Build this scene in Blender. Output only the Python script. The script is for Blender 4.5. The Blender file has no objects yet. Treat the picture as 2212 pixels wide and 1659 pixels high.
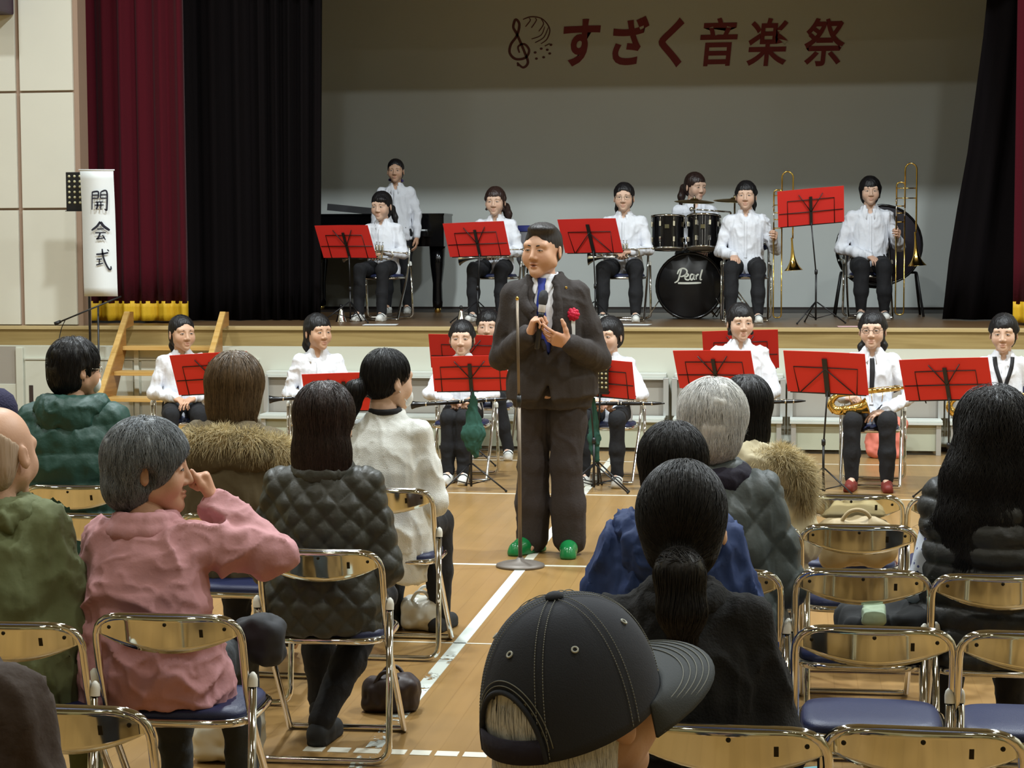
import bpy, bmesh, math, random
import numpy as np
from mathutils import Vector, Matrix
from mathutils.bvhtree import BVHTree

PI = math.pi
rng = np.random.default_rng(7)
random.seed(7)
scene = bpy.context.scene
COL = scene.collection

# ------------------------------------------------------------------ camera
IMG_W, IMG_H, FPX = 2212, 1659, 4150.0
CAM_H, YAW, PITCH, ROLL = 1.72, math.radians(8.25), math.radians(4.197), math.radians(-0.2)
_fw = Vector((-math.sin(YAW) * math.cos(PITCH), math.cos(YAW) * math.cos(PITCH), -math.sin(PITCH)))
_r0 = Vector((math.cos(YAW), math.sin(YAW), 0)); _u0 = _r0.cross(_fw)
_rt = _r0 * math.cos(ROLL) + _u0 * math.sin(ROLL); _up = _u0 * math.cos(ROLL) - _r0 * math.sin(ROLL)
cam_data = bpy.data.cameras.new('camera'); cam = bpy.data.objects.new('camera', cam_data); COL.objects.link(cam)
cam.matrix_world = Matrix(((_rt.x, _up.x, -_fw.x, 0), (_rt.y, _up.y, -_fw.y, 0), (_rt.z, _up.z, -_fw.z, CAM_H), (0, 0, 0, 1)))
cam_data.sensor_width = 36.0; cam_data.lens = FPX / IMG_W * 36.0
cam_data.clip_start = 0.05; cam_data.clip_end = 200
scene.camera = cam

def ray(x, y):
    return _fw + _rt * ((x - IMG_W / 2) / FPX) - _up * ((y - IMG_H / 2) / FPX)
def at_z(x, y, z=0.0):
    d = ray(x, y); return Vector((0, 0, CAM_H)) + d * ((z - CAM_H) / d.z)
def at_y(x, y, Y):
    d = ray(x, y); return Vector((0, 0, CAM_H)) + d * (Y / d.y)

# ------------------------------------------------------------------ world, lights, exposure
world = bpy.data.worlds.new('world'); scene.world = world; world.use_nodes = True
world.node_tree.nodes['Background'].inputs[0].default_value = (0.75, 0.85, 0.8, 1)
world.node_tree.nodes['Background'].inputs[1].default_value = 0.02
scene.view_settings.view_transform = 'Standard'; scene.view_settings.look = 'None'
scene.view_settings.gamma = 1.0; scene.view_settings.use_curve_mapping = False
scene.view_settings.exposure = 0.15
scene.cycles.max_bounces = 6; scene.cycles.diffuse_bounces = 3; scene.cycles.glossy_bounces = 4
scene.cycles.transparent_max_bounces = 8; scene.cycles.caustics_reflective = False; scene.cycles.caustics_refractive = False
scene.cycles.sample_clamp_indirect = 4.0

CEIL = 8.2
def high_bay(x, y, power, color, size=0.5):
    L = bpy.data.lights.new('high_bay_light', 'AREA'); L.shape = 'DISK'; L.size = size; L.energy = power; L.color = color
    L.spread = math.radians(170)
    o = bpy.data.objects.new('high_bay_light', L); COL.objects.link(o); o.location = (x, y, CEIL - 0.75)
    return o
WARM = (1.0, 0.985, 0.86); NEUT = (0.86, 0.95, 1.0)
LAMPS = []
for y, pw, colr in ((-1.5, 24, WARM), (3.2, 62, WARM), (7.6, 165, (0.93, 0.98, 0.98)), (11.6, 365, NEUT)):
    for x in (-7.2, -2.6, 2.6, 7.2):
        LAMPS.append((x, y)); high_bay(x, y, pw * (.55 if abs(x) > 5 else 1.1), colr)

# ------------------------------------------------------------------ materials
MATS = {}
def mat(name, color, rough=0.6, metal=0.0, bump=None, noise=None, spec=0.5, sheen=0.0, coat=0.0, attr=None, trans=None):
    """bump=(scale,strength[,stretch]); noise=(scale, amount) varies the colour a little; attr names a colour attribute that tints it"""
    if name in MATS: return MATS[name]
    m = bpy.data.materials.new(name); m.use_nodes = True; MATS[name] = m
    nt = m.node_tree; N = nt.nodes; L = nt.links; b = N['Principled BSDF']
    b.inputs['Base Color'].default_value = (*color, 1); b.inputs['Roughness'].default_value = rough
    b.inputs['Metallic'].default_value = metal; b.inputs['Specular IOR Level'].default_value = spec
    if sheen: b.inputs['Sheen Weight'].default_value = sheen
    if coat: b.inputs['Coat Weight'].default_value = coat; b.inputs['Coat Roughness'].default_value = 0.08
    tc = N.new('ShaderNodeTexCoord')
    src = None
    if attr:
        a = N.new('ShaderNodeAttribute'); a.attribute_name = attr; src = a.outputs['Color']
    if noise:
        n = N.new('ShaderNodeTexNoise'); n.inputs['Scale'].default_value = noise[0]; n.inputs['Detail'].default_value = 4
        L.new(tc.outputs['Object'], n.inputs['Vector'])
        mr = N.new('ShaderNodeMapRange'); mr.inputs[1].default_value = .3; mr.inputs[2].default_value = .7
        mr.inputs[3].default_value = 1 - noise[1]; mr.inputs[4].default_value = 1 + noise[1]
        L.new(n.outputs['Fac'], mr.inputs[0])
        mx = N.new('ShaderNodeMix'); mx.data_type = 'RGBA'; mx.blend_type = 'MULTIPLY'; mx.inputs[0].default_value = 1
        if src: L.new(src, mx.inputs[6])
        else: mx.inputs[6].default_value = (*color, 1)
        L.new(mr.outputs[0], mx.inputs[7]); src = mx.outputs[2]
    if src: L.new(src, b.inputs['Base Color'])
    if bump:
        n = N.new('ShaderNodeTexNoise'); n.inputs['Scale'].default_value = bump[0]; n.inputs['Detail'].default_value = 3
        mp = N.new('ShaderNodeMapping'); L.new(tc.outputs['Object'], mp.inputs[0])
        if len(bump) > 2: mp.inputs['Scale'].default_value = bump[2]
        L.new(mp.outputs[0], n.inputs['Vector'])
        bp = N.new('ShaderNodeBump'); bp.inputs['Strength'].default_value = bump[1]; bp.inputs['Distance'].default_value = 0.01
        L.new(n.outputs['Fac'], bp.inputs['Height']); L.new(bp.outputs[0], b.inputs['Normal'])
    if trans is not None: b.inputs['Alpha'].default_value = trans
    return m

def srgb(r, g, b):
    f = lambda c: (c / 255 / 12.92) if c / 255 <= 0.04045 else ((c / 255 + 0.055) / 1.055) ** 2.4
    return (f(r), f(g), f(b))

# ------------------------------------------------------------------ mesh helpers
def mesh_np(name, V, F, smooth=True, colors=None):
    V = np.asarray(V, np.float32)
    me = bpy.data.meshes.new(name)
    if isinstance(F, np.ndarray):
        nf, k = F.shape
        me.vertices.add(len(V)); me.vertices.foreach_set('co', V.ravel())
        me.loops.add(nf * k); me.loops.foreach_set('vertex_index', F.astype(np.int32).ravel())
        me.polygons.add(nf); me.polygons.foreach_set('loop_start', np.arange(0, nf * k, k, dtype=np.int32))
        me.update(calc_edges=True)
    else:
        me.from_pydata(V.tolist(), [], F); me.update()
    if smooth: me.polygons.foreach_set('use_smooth', np.ones(len(me.polygons), bool))
    if colors is not None:
        ca = me.color_attributes.new('tint', 'FLOAT_COLOR', 'POINT')
        c4 = np.ones((len(V), 4), np.float32); c4[:, :3] = colors
        ca.data.foreach_set('color', c4.ravel())
    return me

def obj(name, me, m=None, parent=None, loc=None, rot=None, **props):
    o = bpy.data.objects.new(name, me); COL.objects.link(o)
    if m is not None and me is not None and len(me.materials) == 0: me.materials.append(m)
    if parent is not None: o.parent = parent
    if loc is not None: o.location = loc
    if rot is not None: o.rotation_euler = rot
    for k, v in props.items(): o[k] = v
    return o
def thing(name, label, cat, loc=(0, 0, 0), rz=0.0, group=None, scale=None):
    o = bpy.data.objects.new(name, None); COL.objects.link(o); o.empty_display_size = 0.1
    o.location = loc; o.rotation_euler = (0, 0, rz); o['label'] = label; o['category'] = cat
    if group: o['group'] = group
    if scale: o.scale = (scale,) * 3
    return o
def tag(o, label, cat, group=None):
    o['label'] = label; o['category'] = cat
    if group: o['group'] = group
    return o
def struct(name, me, m, label=None, parent=None):
    o = obj(name, me, m, parent)
    if parent is None:
        o['kind'] = 'structure'
        if label: o['label'] = label
    return o
def copy_tree(o, parent=None):
    c = o.copy(); COL.objects.link(c)
    if parent is not None: c.parent = parent
    for ch in list(o.children): copy_tree(ch, c)
    return c

class MB:
    """collects shapes into one mesh"""
    def __init__(s): s.V = []; s.F = []; s.n = 0; s.sm = []
    def add(s, V, F, smooth=False):
        V = np.asarray(V, float).reshape(-1, 3)
        s.V.append(V); s.F += [[i + s.n for i in f] for f in F]; s.sm += [smooth] * len(F); s.n += len(V); return s
    def box(s, x0, x1, y0, y1, z0, z1, bev=0.0):
        if bev <= 0:
            V = [(x, y, z) for x in (x0, x1) for y in (y0, y1) for z in (z0, z1)]
            return s.add(V, [(0, 1, 3, 2), (4, 6, 7, 5), (0, 4, 5, 1), (2, 3, 7, 6), (0, 2, 6, 4), (1, 5, 7, 3)])
        bm = bmesh.new(); bmesh.ops.create_cube(bm, size=1)
        for v in bm.verts: v.co = Vector(((x0 + x1) / 2 + v.co.x * (x1 - x0), (y0 + y1) / 2 + v.co.y * (y1 - y0), (z0 + z1) / 2 + v.co.z * (z1 - z0)))
        bmesh.ops.bevel(bm, geom=bm.edges[:], offset=bev, segments=2, affect='EDGES', profile=0.6)
        bm.verts.index_update(); V = [v.co[:] for v in bm.verts]; F = [[v.index for v in f.verts] for f in bm.faces]; bm.free()
        return s.add(V, F)
    def obox(s, c, ax, ay, az):
        """oriented box: centre and three half-axis vectors"""
        c, ax, ay, az = (np.array(a, float) for a in (c, ax, ay, az))
        V = [c + i * ax + j * ay + k * az for i in (-1, 1) for j in (-1, 1) for k in (-1, 1)]
        return s.add(V, [(0, 1, 3, 2), (4, 6, 7, 5), (0, 4, 5, 1), (2, 3, 7, 6), (0, 2, 6, 4), (1, 5, 7, 3)])
    def tube(s, pts, r, n=8, closed=False, caps=True, flat=1.0, upv=None):
        pts = np.asarray(pts, float); m = len(pts)
        r = np.full(m, r, float) if np.isscalar(r) else np.asarray(r, float)
        if closed: T = np.roll(pts, -1, 0) - np.roll(pts, 1, 0)
        else: T = np.gradient(pts, axis=0)
        T /= np.linalg.norm(T, axis=1)[:, None] + 1e-12
        a = np.array(upv if upv is not None else ((0, 0, 1) if abs(T[0][2]) < .9 else (1, 0, 0)), float)
        V = []
        for i in range(m):
            u = a - T[i] * (a @ T[i]); u /= np.linalg.norm(u) + 1e-12; w = np.cross(T[i], u); a = u
            for k in range(n):
                t = 2 * PI * k / n; V.append(pts[i] + r[i] * (math.cos(t) * u * flat + math.sin(t) * w))
        F = []
        for i in range(m if closed else m - 1):
            j = (i + 1) % m
            for k in range(n): F.append((i * n + k, i * n + (k + 1) % n, j * n + (k + 1) % n, j * n + k))
        if caps and not closed: F.append(tuple(range(n))[::-1]); F.append(tuple((m - 1) * n + k for k in range(n)))
        return s.add(V, F, True)
    def lathe(s, prof, n=24, c=(0, 0, 0), R=None, close=False):
        """profile of (radius, height) turned about z, then rotated by R and moved to c"""
        V = []; F = []
        for (r, z) in prof:
            for k in range(n):
                t = 2 * PI * k / n; V.append((r * math.cos(t), r * math.sin(t), z))
        m = len(prof)
        for i in range(m - 1):
            for k in range(n): F.append((i * n + k, i * n + (k + 1) % n, (i + 1) * n + (k + 1) % n, (i + 1) * n + k))
        if close: F.append(tuple(range(n))[::-1]); F.append(tuple((m - 1) * n + k for k in range(n)))
        V = np.array(V)
        if R is not None: V = V @ np.array(R).T
        return s.add(V + np.array(c), F, True)
    def ball(s, c, r, n=10):
        r = (r,) * 3 if np.isscalar(r) else r
        prof = [(math.sin(PI * i / n), -math.cos(PI * i / n)) for i in range(n + 1)]
        b = MB().lathe(prof, n=n + 4); V = np.concatenate(b.V) * np.array(r) + np.array(c)
        return s.add(V, b.F, True)
    def prism(s, poly, h0, h1, axis='z'):
        """extrude a 2D outline; axis y: outline is (x,z)"""
        n = len(poly); V = []
        for h in (h0, h1):
            for (a, b) in poly: V.append((a, b, h) if axis == 'z' else (a, h, b) if axis == 'y' else (h, a, b))
        F = [tuple(range(n)), tuple(range(2 * n - 1, n - 1, -1))]
        for i in range(n): F.append((i, i + n, (i + 1) % n + n, (i + 1) % n))
        return s.add(V, F)
    def mesh(s, name='mesh', autosmooth=True):
        V = np.concatenate(s.V) if s.V else np.zeros((0, 3))
        me = bpy.data.meshes.new(name); me.from_pydata(V.tolist(), [], s.F); me.update()
        me.polygons.foreach_set('use_smooth', np.array(s.sm, bool))
        return me
    def build(s, name, m, parent=None, **k): return obj(name, s.mesh(name), m, parent, **k)

def rotmat(axis, a): return np.array(Matrix.Rotation(a, 3, Vector(axis)))
def frame_to(d, up=(0, 0, 1)):
    """3x3 matrix whose z axis is d"""
    d = np.array(d, float); d /= np.linalg.norm(d); u = np.array(up, float)
    if abs(u @ d) > .98: u = np.array((1, 0, 0.))
    x = np.cross(u, d); x /= np.linalg.norm(x); y = np.cross(d, x)
    return np.stack([x, y, d], 1)
def smooth_path(pts, n=8, closed=False):
    """Catmull-Rom through points"""
    P = np.asarray(pts, float); m = len(P); out = []
    for i in range(m if closed else m - 1):
        g = (lambda k: P[k % m]) if closed else (lambda k: P[min(max(k, 0), m - 1)])
        p0, p1, p2, p3 = g(i - 1), g(i), g(i + 1), g(i + 2)
        for t in np.linspace(0, 1, n, endpoint=False):
            out.append(0.5 * (2 * p1 + (p2 - p0) * t + (2 * p0 - 5 * p1 + 4 * p2 - p3) * t * t + (3 * p1 - p0 - 3 * p2 + p3) * t ** 3))
    if not closed: out.append(P[-1])
    return np.array(out)
def fillet(pts, r, n=6):
    """polyline with rounded corners"""
    P = [np.array(p, float) for p in pts]; out = [P[0]]
    for i in range(1, len(P) - 1):
        a, b, c = P[i - 1], P[i], P[i + 1]; u = (a - b); v = (c - b); lu, lv = np.linalg.norm(u), np.linalg.norm(v)
        k = min(r, lu * .48, lv * .48); p, q = b + u / lu * k, b + v / lv * k
        for t in np.linspace(0, 1, n): out.append((1 - t) ** 2 * p + 2 * t * (1 - t) * b + t * t * q)
    out.append(P[-1]); return np.array(out)

# ------------------------------------------------------------------ distance-field modelling
class Field:
    """smooth union of soft primitives, meshed with surface nets"""
    def __init__(s): s.p = []
    def _add(s, fn, lo, hi, k, op): s.p.append((fn, np.minimum(lo, hi), np.maximum(lo, hi), k, op)); return s
    def cone(s, a, b, ra, rb=None, k=0.02, op='u'):
        a = np.array(a, float); b = np.array(b, float); rb = ra if rb is None else rb
        d = b - a; L2 = max(d @ d, 1e-12)
        def fn(X, Y, Z):
            t = ((X - a[0]) * d[0] + (Y - a[1]) * d[1] + (Z - a[2]) * d[2]) / L2; np.clip(t, 0, 1, out=t)
            return np.sqrt((X - a[0] - t * d[0]) ** 2 + (Y - a[1] - t * d[1]) ** 2 + (Z - a[2] - t * d[2]) ** 2) - (ra + (rb - ra) * t)
        r = max(ra, rb); return s._add(fn, np.minimum(a, b) - r, np.maximum(a, b) + r, k, op)
    def chain(s, pts, radii, k=0.02, op='u'):
        for i in range(len(pts) - 1): s.cone(pts[i], pts[i + 1], radii[i], radii[i + 1], k, op)
        return s
    def ell(s, c, r, k=0.02, op='u', R=None):
        c = np.array(c, float); r = np.array(r, float); M = None if R is None else np.array(R, float)
        def fn(X, Y, Z):
            x, y, z = X - c[0], Y - c[1], Z - c[2]
            if M is not None: x, y, z = (M[0, 0] * x + M[1, 0] * y + M[2, 0] * z, M[0, 1] * x + M[1, 1] * y + M[2, 1] * z, M[0, 2] * x + M[1, 2] * y + M[2, 2] * z)
            k0 = np.sqrt((x / r[0]) ** 2 + (y / r[1]) ** 2 + (z / r[2]) ** 2)
            k1 = np.sqrt((x / r[0] ** 2) ** 2 + (y / r[1] ** 2) ** 2 + (z / r[2] ** 2) ** 2)
            return k0 * (k0 - 1) / np.maximum(k1, 1e-6)
        e = r if M is None else np.abs(M) @ r
        return s._add(fn, c - e, c + e, k, op)
    def box(s, c, h, r=0.01, k=0.02, op='u', R=None):
        c = np.array(c, float); h = np.array(h, float) - r; M = None if R is None else np.array(R, float)
        def fn(X, Y, Z):
            x, y, z = X - c[0], Y - c[1], Z - c[2]
            if M is not None: x, y, z = (M[0, 0] * x + M[1, 0] * y + M[2, 0] * z, M[0, 1] * x + M[1, 1] * y + M[2, 1] * z, M[0, 2] * x + M[1, 2] * y + M[2, 2] * z)
            qx, qy, qz = np.abs(x) - h[0], np.abs(y) - h[1], np.abs(z) - h[2]
            return np.sqrt(np.maximum(qx, 0) ** 2 + np.maximum(qy, 0) ** 2 + np.maximum(qz, 0) ** 2) + np.minimum(np.maximum(qx, np.maximum(qy, qz)), 0) - r
        e = (h + r) if M is None else np.abs(M) @ (h + r)
        return s._add(fn, c - e, c + e, k, op)
    def loft(s, pts, A, B, side=(1, 0, 0), k=0.02, op='u', pw=2.0):
        """elliptical tube through pts: half-width A along side, half-depth B across it"""
        P = np.array(pts, float); A = np.array(A, float); B = np.array(B, float); ax = P[-1] - P[0]; L = np.linalg.norm(ax); ax /= L
        sd = np.array(side, float); sd -= ax * (sd @ ax); sd /= np.linalg.norm(sd); fr = np.cross(ax, sd)
        ts = (P - P[0]) @ ax; us = (P - P[0]) @ sd; vs = (P - P[0]) @ fr
        def fn(X, Y, Z):
            x, y, z = X - P[0][0], Y - P[0][1], Z - P[0][2]
            t = x * ax[0] + y * ax[1] + z * ax[2]; u = x * sd[0] + y * sd[1] + z * sd[2]; v = x * fr[0] + y * fr[1] + z * fr[2]
            tc = np.clip(t, 0, L); a = np.interp(tc, ts, A); b = np.interp(tc, ts, B); u = u - np.interp(tc, ts, us); v = v - np.interp(tc, ts, vs)
            q = (np.abs(u / a) ** pw + np.abs(v / b) ** pw) ** (1 / pw)
            dl = (q - 1) * np.minimum(a, b); ov = np.abs(t - tc)
            return np.where(ov > 0, np.sqrt(np.maximum(dl, 0) ** 2 + ov ** 2), dl)
        m = max(A.max(), B.max()); return s._add(fn, P.min(0) - m, P.max(0) + m, k, op)
    def plane(s, c, n, k=0.01):
        """cut away the side the normal points to"""
        c = np.array(c, float); n = np.array(n, float); n /= np.linalg.norm(n)
        def fn(X, Y, Z): return -((X - c[0]) * n[0] + (Y - c[1]) * n[1] + (Z - c[2]) * n[2])
        return s._add(fn, np.full(3, -9.), np.full(3, 9.), k, 's')
    def bake(s, h):
        lo = np.min([p[1] for p in s.p if p[4] == 'u'], 0) - 3 * h; hi = np.max([p[2] for p in s.p if p[4] == 'u'], 0) + 3 * h
        n = np.ceil((hi - lo) / h).astype(int) + 1
        ax = [lo[i] + h * np.arange(n[i]) for i in range(3)]
        G = np.full(n, 0.5, np.float64)
        for fn, a, b, k, op in s.p:
            i0 = np.clip(np.floor((a - k - 2 * h - lo) / h).astype(int), 0, n - 1); i1 = np.clip(np.ceil((b + k + 2 * h - lo) / h).astype(int) + 1, 1, n)
            if np.any(i1 <= i0): continue
            w = tuple(slice(i0[j], i1[j]) for j in range(3))
            X, Y, Z = ax[0][w[0]][:, None, None], ax[1][w[1]][None, :, None], ax[2][w[2]][None, None, :]
            d = fn(X, Y, Z); g = G[w]
            if op == 'u':
                q = np.maximum(k - np.abs(g - d), 0) / k; G[w] = np.minimum(g, d) - q * q * k * 0.25
            else:
                d = -d; q = np.maximum(k - np.abs(g - d), 0) / k; G[w] = np.maximum(g, d) + q * q * k * 0.25
        s.G, s.lo, s.h, s.n = G, lo, h, n
        return s
    def sample(s, P):
        q = (P - s.lo) / s.h; i = np.clip(np.floor(q).astype(int), 0, s.n - 2); f = np.clip(q - i, 0, 1); G = s.G
        r = 0
        for dx in (0, 1):
            for dy in (0, 1):
                for dz in (0, 1):
                    w = (f[:, 0] if dx else 1 - f[:, 0]) * (f[:, 1] if dy else 1 - f[:, 1]) * (f[:, 2] if dz else 1 - f[:, 2])
                    r = r + w * G[i[:, 0] + dx, i[:, 1] + dy, i[:, 2] + dz]
        return r
    def grad(s, P):
        e = s.h; g = np.stack([s.sample(P + np.eye(3)[a] * e) - s.sample(P - np.eye(3)[a] * e) for a in range(3)], 1)
        return g / (np.linalg.norm(g, axis=1)[:, None] + 1e-9)
    def nets(s):
        G, lo, h, n = s.G, s.lo, s.h, s.n
        ins = G < 0
        c = np.zeros(n - 1, np.int8)
        for dx in (0, 1):
            for dy in (0, 1):
                for dz in (0, 1): c += ins[dx:n[0] - 1 + dx, dy:n[1] - 1 + dy, dz:n[2] - 1 + dz]
        act = (c > 0) & (c < 8); I = np.argwhere(act)
        idx = np.full(n - 1, -1, np.int64); idx[act] = np.arange(len(I))
        corners = [(a, b, d) for a in (0, 1) for b in (0, 1) for d in (0, 1)]
        val = {q: G[I[:, 0] + q[0], I[:, 1] + q[1], I[:, 2] + q[2]] for q in corners}
        S = np.zeros((len(I), 3)); cnt = np.zeros(len(I))
        for q in corners:
            for a in range(3):
                if q[a]: continue
                p = list(q); p[a] = 1; va, vb = val[q], val[tuple(p)]
                m = (va < 0) != (vb < 0); t = np.where(m, va / np.where(m, va - vb, 1), 0)
                pos = np.tile(np.array(q, float), (len(I), 1)); pos[:, a] = t
                S += pos * m[:, None]; cnt += m
        V = lo + h * (I + S / cnt[:, None])
        F = []
        for a in range(3):
            b, d = (a + 1) % 3, (a + 2) % 3
            sl0 = [slice(None)] * 3; sl1 = [slice(None)] * 3; sl0[a] = slice(0, n[a] - 1); sl1[a] = slice(1, n[a])
            i0, i1 = ins[tuple(sl0)], ins[tuple(sl1)]
            E = np.argwhere(i0 != i1); E = E[(E[:, b] > 0) & (E[:, d] > 0) & (E[:, b] < n[b] - 1) & (E[:, d] < n[d] - 1)]
            flip = i0[E[:, 0], E[:, 1], E[:, 2]]
            def at(db, dd):
                e = E.copy(); e[:, b] -= db; e[:, d] -= dd; return idx[e[:, 0], e[:, 1], e[:, 2]]
            q = np.stack([at(1, 1), at(0, 1), at(0, 0), at(1, 0)], 1)
            q[~flip] = q[~flip][:, ::-1]; F.append(q)
        F = np.concatenate(F); F = F[(F >= 0).all(1)]
        return V, F
def vnormals(V, F):
    a = V[F[:, 2]] - V[F[:, 0]]; b = V[F[:, 3]] - V[F[:, 1]]; fn = np.cross(a, b); N = np.zeros_like(V)
    for k in range(4): np.add.at(N, F[:, k], fn)
    return N / (np.linalg.norm(N, axis=1)[:, None] + 1e-12)
_L = np.random.default_rng(3).random((32, 32, 32)) * 2 - 1
def vnoise(P, sc=1.0):
    q = np.asarray(P) * sc; i = np.floor(q).astype(int); f = q - i; f = f * f * (3 - 2 * f); r = 0
    for dx in (0, 1):
        for dy in (0, 1):
            for dz in (0, 1):
                w = (f[:, 0] if dx else 1 - f[:, 0]) * (f[:, 1] if dy else 1 - f[:, 1]) * (f[:, 2] if dz else 1 - f[:, 2])
                r = r + w * _L[(i[:, 0] + dx) & 31, (i[:, 1] + dy) & 31, (i[:, 2] + dz) & 31]
    return r
# ================================================================== the hall
def nodes_of(m): return m.node_tree.nodes, m.node_tree.links
def wood_floor_mat():
    m = mat('gym_floor_wood', (.3, .17, .07), rough=.3); N, L = nodes_of(m); b = N['Principled BSDF']
    tc = N.new('ShaderNodeTexCoord'); mp = N.new('ShaderNodeMapping'); mp.inputs['Rotation'].default_value = (0, 0, PI / 2)
    br = N.new('ShaderNodeTexBrick'); br.inputs['Color1'].default_value = (*srgb(156, 122, 74), 1); br.inputs['Color2'].default_value = (*srgb(151, 118, 70), 1)
    br.inputs['Mortar'].default_value = (*srgb(144, 111, 64), 1); br.inputs['Scale'].default_value = 1.0
    br.inputs['Mortar Size'].default_value = .0022; br.inputs['Brick Width'].default_value = 1.8; br.inputs['Row Height'].default_value = .09
    br.inputs['Bias'].default_value = -.1
    L.new(tc.outputs['Object'], mp.inputs[0]); L.new(mp.outputs[0], br.inputs['Vector'])
    nz = N.new('ShaderNodeTexNoise'); nz.inputs['Scale'].default_value = 1.0; mp2 = N.new('ShaderNodeMapping'); mp2.inputs['Scale'].default_value = (14, .9, 1)
    L.new(tc.outputs['Object'], mp2.inputs[0]); L.new(mp2.outputs[0], nz.inputs['Vector']); nz.inputs['Detail'].default_value = 6
    mx = N.new('ShaderNodeMix'); mx.data_type = 'RGBA'; mx.blend_type = 'MULTIPLY'; mx.inputs[0].default_value = .5
    cr = N.new('ShaderNodeMapRange'); cr.inputs[1].default_value = .3; cr.inputs[2].default_value = .7; cr.inputs[3].default_value = .78; cr.inputs[4].default_value = 1.15
    L.new(nz.outputs['Fac'], cr.inputs[0]); L.new(br.outputs['Color'], mx.inputs[6]); L.new(cr.outputs[0], mx.inputs[7])
    L.new(mx.outputs[2], b.inputs['Base Color'])
    rz = N.new('ShaderNodeTexNoise'); rz.inputs['Scale'].default_value = 2.5; rr = N.new('ShaderNodeMapRange'); rr.inputs[3].default_value = .22; rr.inputs[4].default_value = .42
    L.new(tc.outputs['Object'], rz.inputs['Vector']); L.new(rz.outputs['Fac'], rr.inputs[0]); L.new(rr.outputs[0], b.inputs['Roughness'])
    bp = N.new('ShaderNodeBump'); bp.inputs['Strength'].default_value = .12; bp.inputs['Distance'].default_value = .004
    L.new(br.outputs['Fac'], bp.inputs['Height']); bp.invert = True; L.new(bp.outputs[0], b.inputs['Normal'])
    return m
def wood_mat(name, c1, c2, scale=(2, 30, 30), rough=.45):
    m = mat(name, c1, rough=rough); N, L = nodes_of(m); b = N['Principled BSDF']
    tc = N.new('ShaderNodeTexCoord'); mp = N.new('ShaderNodeMapping'); mp.inputs['Scale'].default_value = scale
    nz = N.new('ShaderNodeTexNoise'); nz.inputs['Scale'].default_value = 1; nz.inputs['Detail'].default_value = 6; nz.inputs['Distortion'].default_value = .6
    rp = N.new('ShaderNodeValToRGB'); rp.color_ramp.elements[0].position = .35; rp.color_ramp.elements[1].position = .68
    rp.color_ramp.elements[0].color = (*c1, 1); rp.color_ramp.elements[1].color = (*c2, 1)
    L.new(tc.outputs['Object'], mp.inputs[0]); L.new(mp.outputs[0], nz.inputs['Vector']); L.new(nz.outputs['Fac'], rp.inputs[0]); L.new(rp.outputs[0], b.inputs['Base Color'])
    return m
def worn_line_mat():
    m = mat('worn_white_tape', srgb(205, 212, 205), rough=.5); N, L = nodes_of(m); b = N['Principled BSDF']
    tc = N.new('ShaderNodeTexCoord'); nz = N.new('ShaderNodeTexNoise'); nz.inputs['Scale'].default_value = 9; nz.inputs['Detail'].default_value = 5; nz.inputs['Roughness'].default_value = .7
    rp = N.new('ShaderNodeValToRGB'); rp.color_ramp.elements[0].position = .46; rp.color_ramp.elements[1].position = .5; rp.color_ramp.elements[0].color = (0, 0, 0, 1)
    sx = N.new('ShaderNodeSeparateXYZ'); mr = N.new('ShaderNodeMapRange'); mr.inputs[1].default_value = 7.0; mr.inputs[2].default_value = 9.9; mr.inputs[3].default_value = -.02; mr.inputs[4].default_value = .35
    ad = N.new('ShaderNodeMath'); ad.operation = 'ADD'
    L.new(tc.outputs['Object'], nz.inputs['Vector']); L.new(tc.outputs['Object'], sx.inputs[0]); L.new(sx.outputs['Y'], mr.inputs[0])
    L.new(nz.outputs['Fac'], ad.inputs[0]); L.new(mr.outputs[0], ad.inputs[1]); L.new(ad.outputs[0], rp.inputs[0]); L.new(rp.outputs[0], b.inputs['Alpha'])
    return m

M_FLOOR = wood_floor_mat()
M_WHITE_LINE = mat('white_floor_paint', srgb(222, 220, 205), rough=.45)
M_WORN = worn_line_mat()
M_CREAM = mat('cream_wall_panel', srgb(214, 211, 196), rough=.6, noise=(1.2, .03))
M_JOINT = mat('taupe_wall_joint', srgb(158, 132, 112), rough=.7)
M_TAN = wood_mat('tan_stage_beam', srgb(140, 116, 70), srgb(158, 134, 86), scale=(1.2, 25, 25))
M_EDGE = wood_mat('pale_stage_edge', srgb(176, 152, 104), srgb(190, 168, 122), scale=(1.2, 25, 25))
M_STAGE = wood_mat('brown_stage_floor', srgb(96, 72, 48), srgb(118, 90, 60), scale=(1, 18, 1), rough=.35)
M_PINE = wood_mat('orange_pine', srgb(150, 104, 50), srgb(176, 128, 68), scale=(3, 3, 30), rough=.35)
M_PINE_LIGHT = wood_mat('light_pine', srgb(196, 154, 84), srgb(212, 174, 108), scale=(2, 30, 30), rough=.35)
M_SCREEN = mat('grey_white_backdrop', srgb(218, 222, 216), rough=.85, noise=(.7, .03))
M_DARKBASE = mat('dark_baseboard', srgb(48, 38, 32), rough=.6)
M_MAROON = mat('maroon_velvet', srgb(72, 10, 22), rough=.9, spec=.15, sheen=.06, bump=(60, .2))
M_BLACKV = mat('black_velvet', srgb(15, 11, 12), rough=.95, spec=.1)
M_GOLD = mat('gold_curtain_fringe', srgb(222, 176, 30), rough=.6, bump=(40, .5, (6, 6, .3)))
M_CAB = mat('white_cabinet_board', srgb(206, 207, 192), rough=.5)
M_RIS = mat('white_riser_board', srgb(206, 210, 202), rough=.45)
M_RIS_FACE = mat('grey_riser_face', srgb(160, 154, 144), rough=.5)
M_ALU = mat('brushed_aluminium', srgb(205, 208, 206), rough=.35, metal=.6)
M_BLACKMETAL = mat('black_painted_metal', srgb(22, 22, 24), rough=.4)
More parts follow.
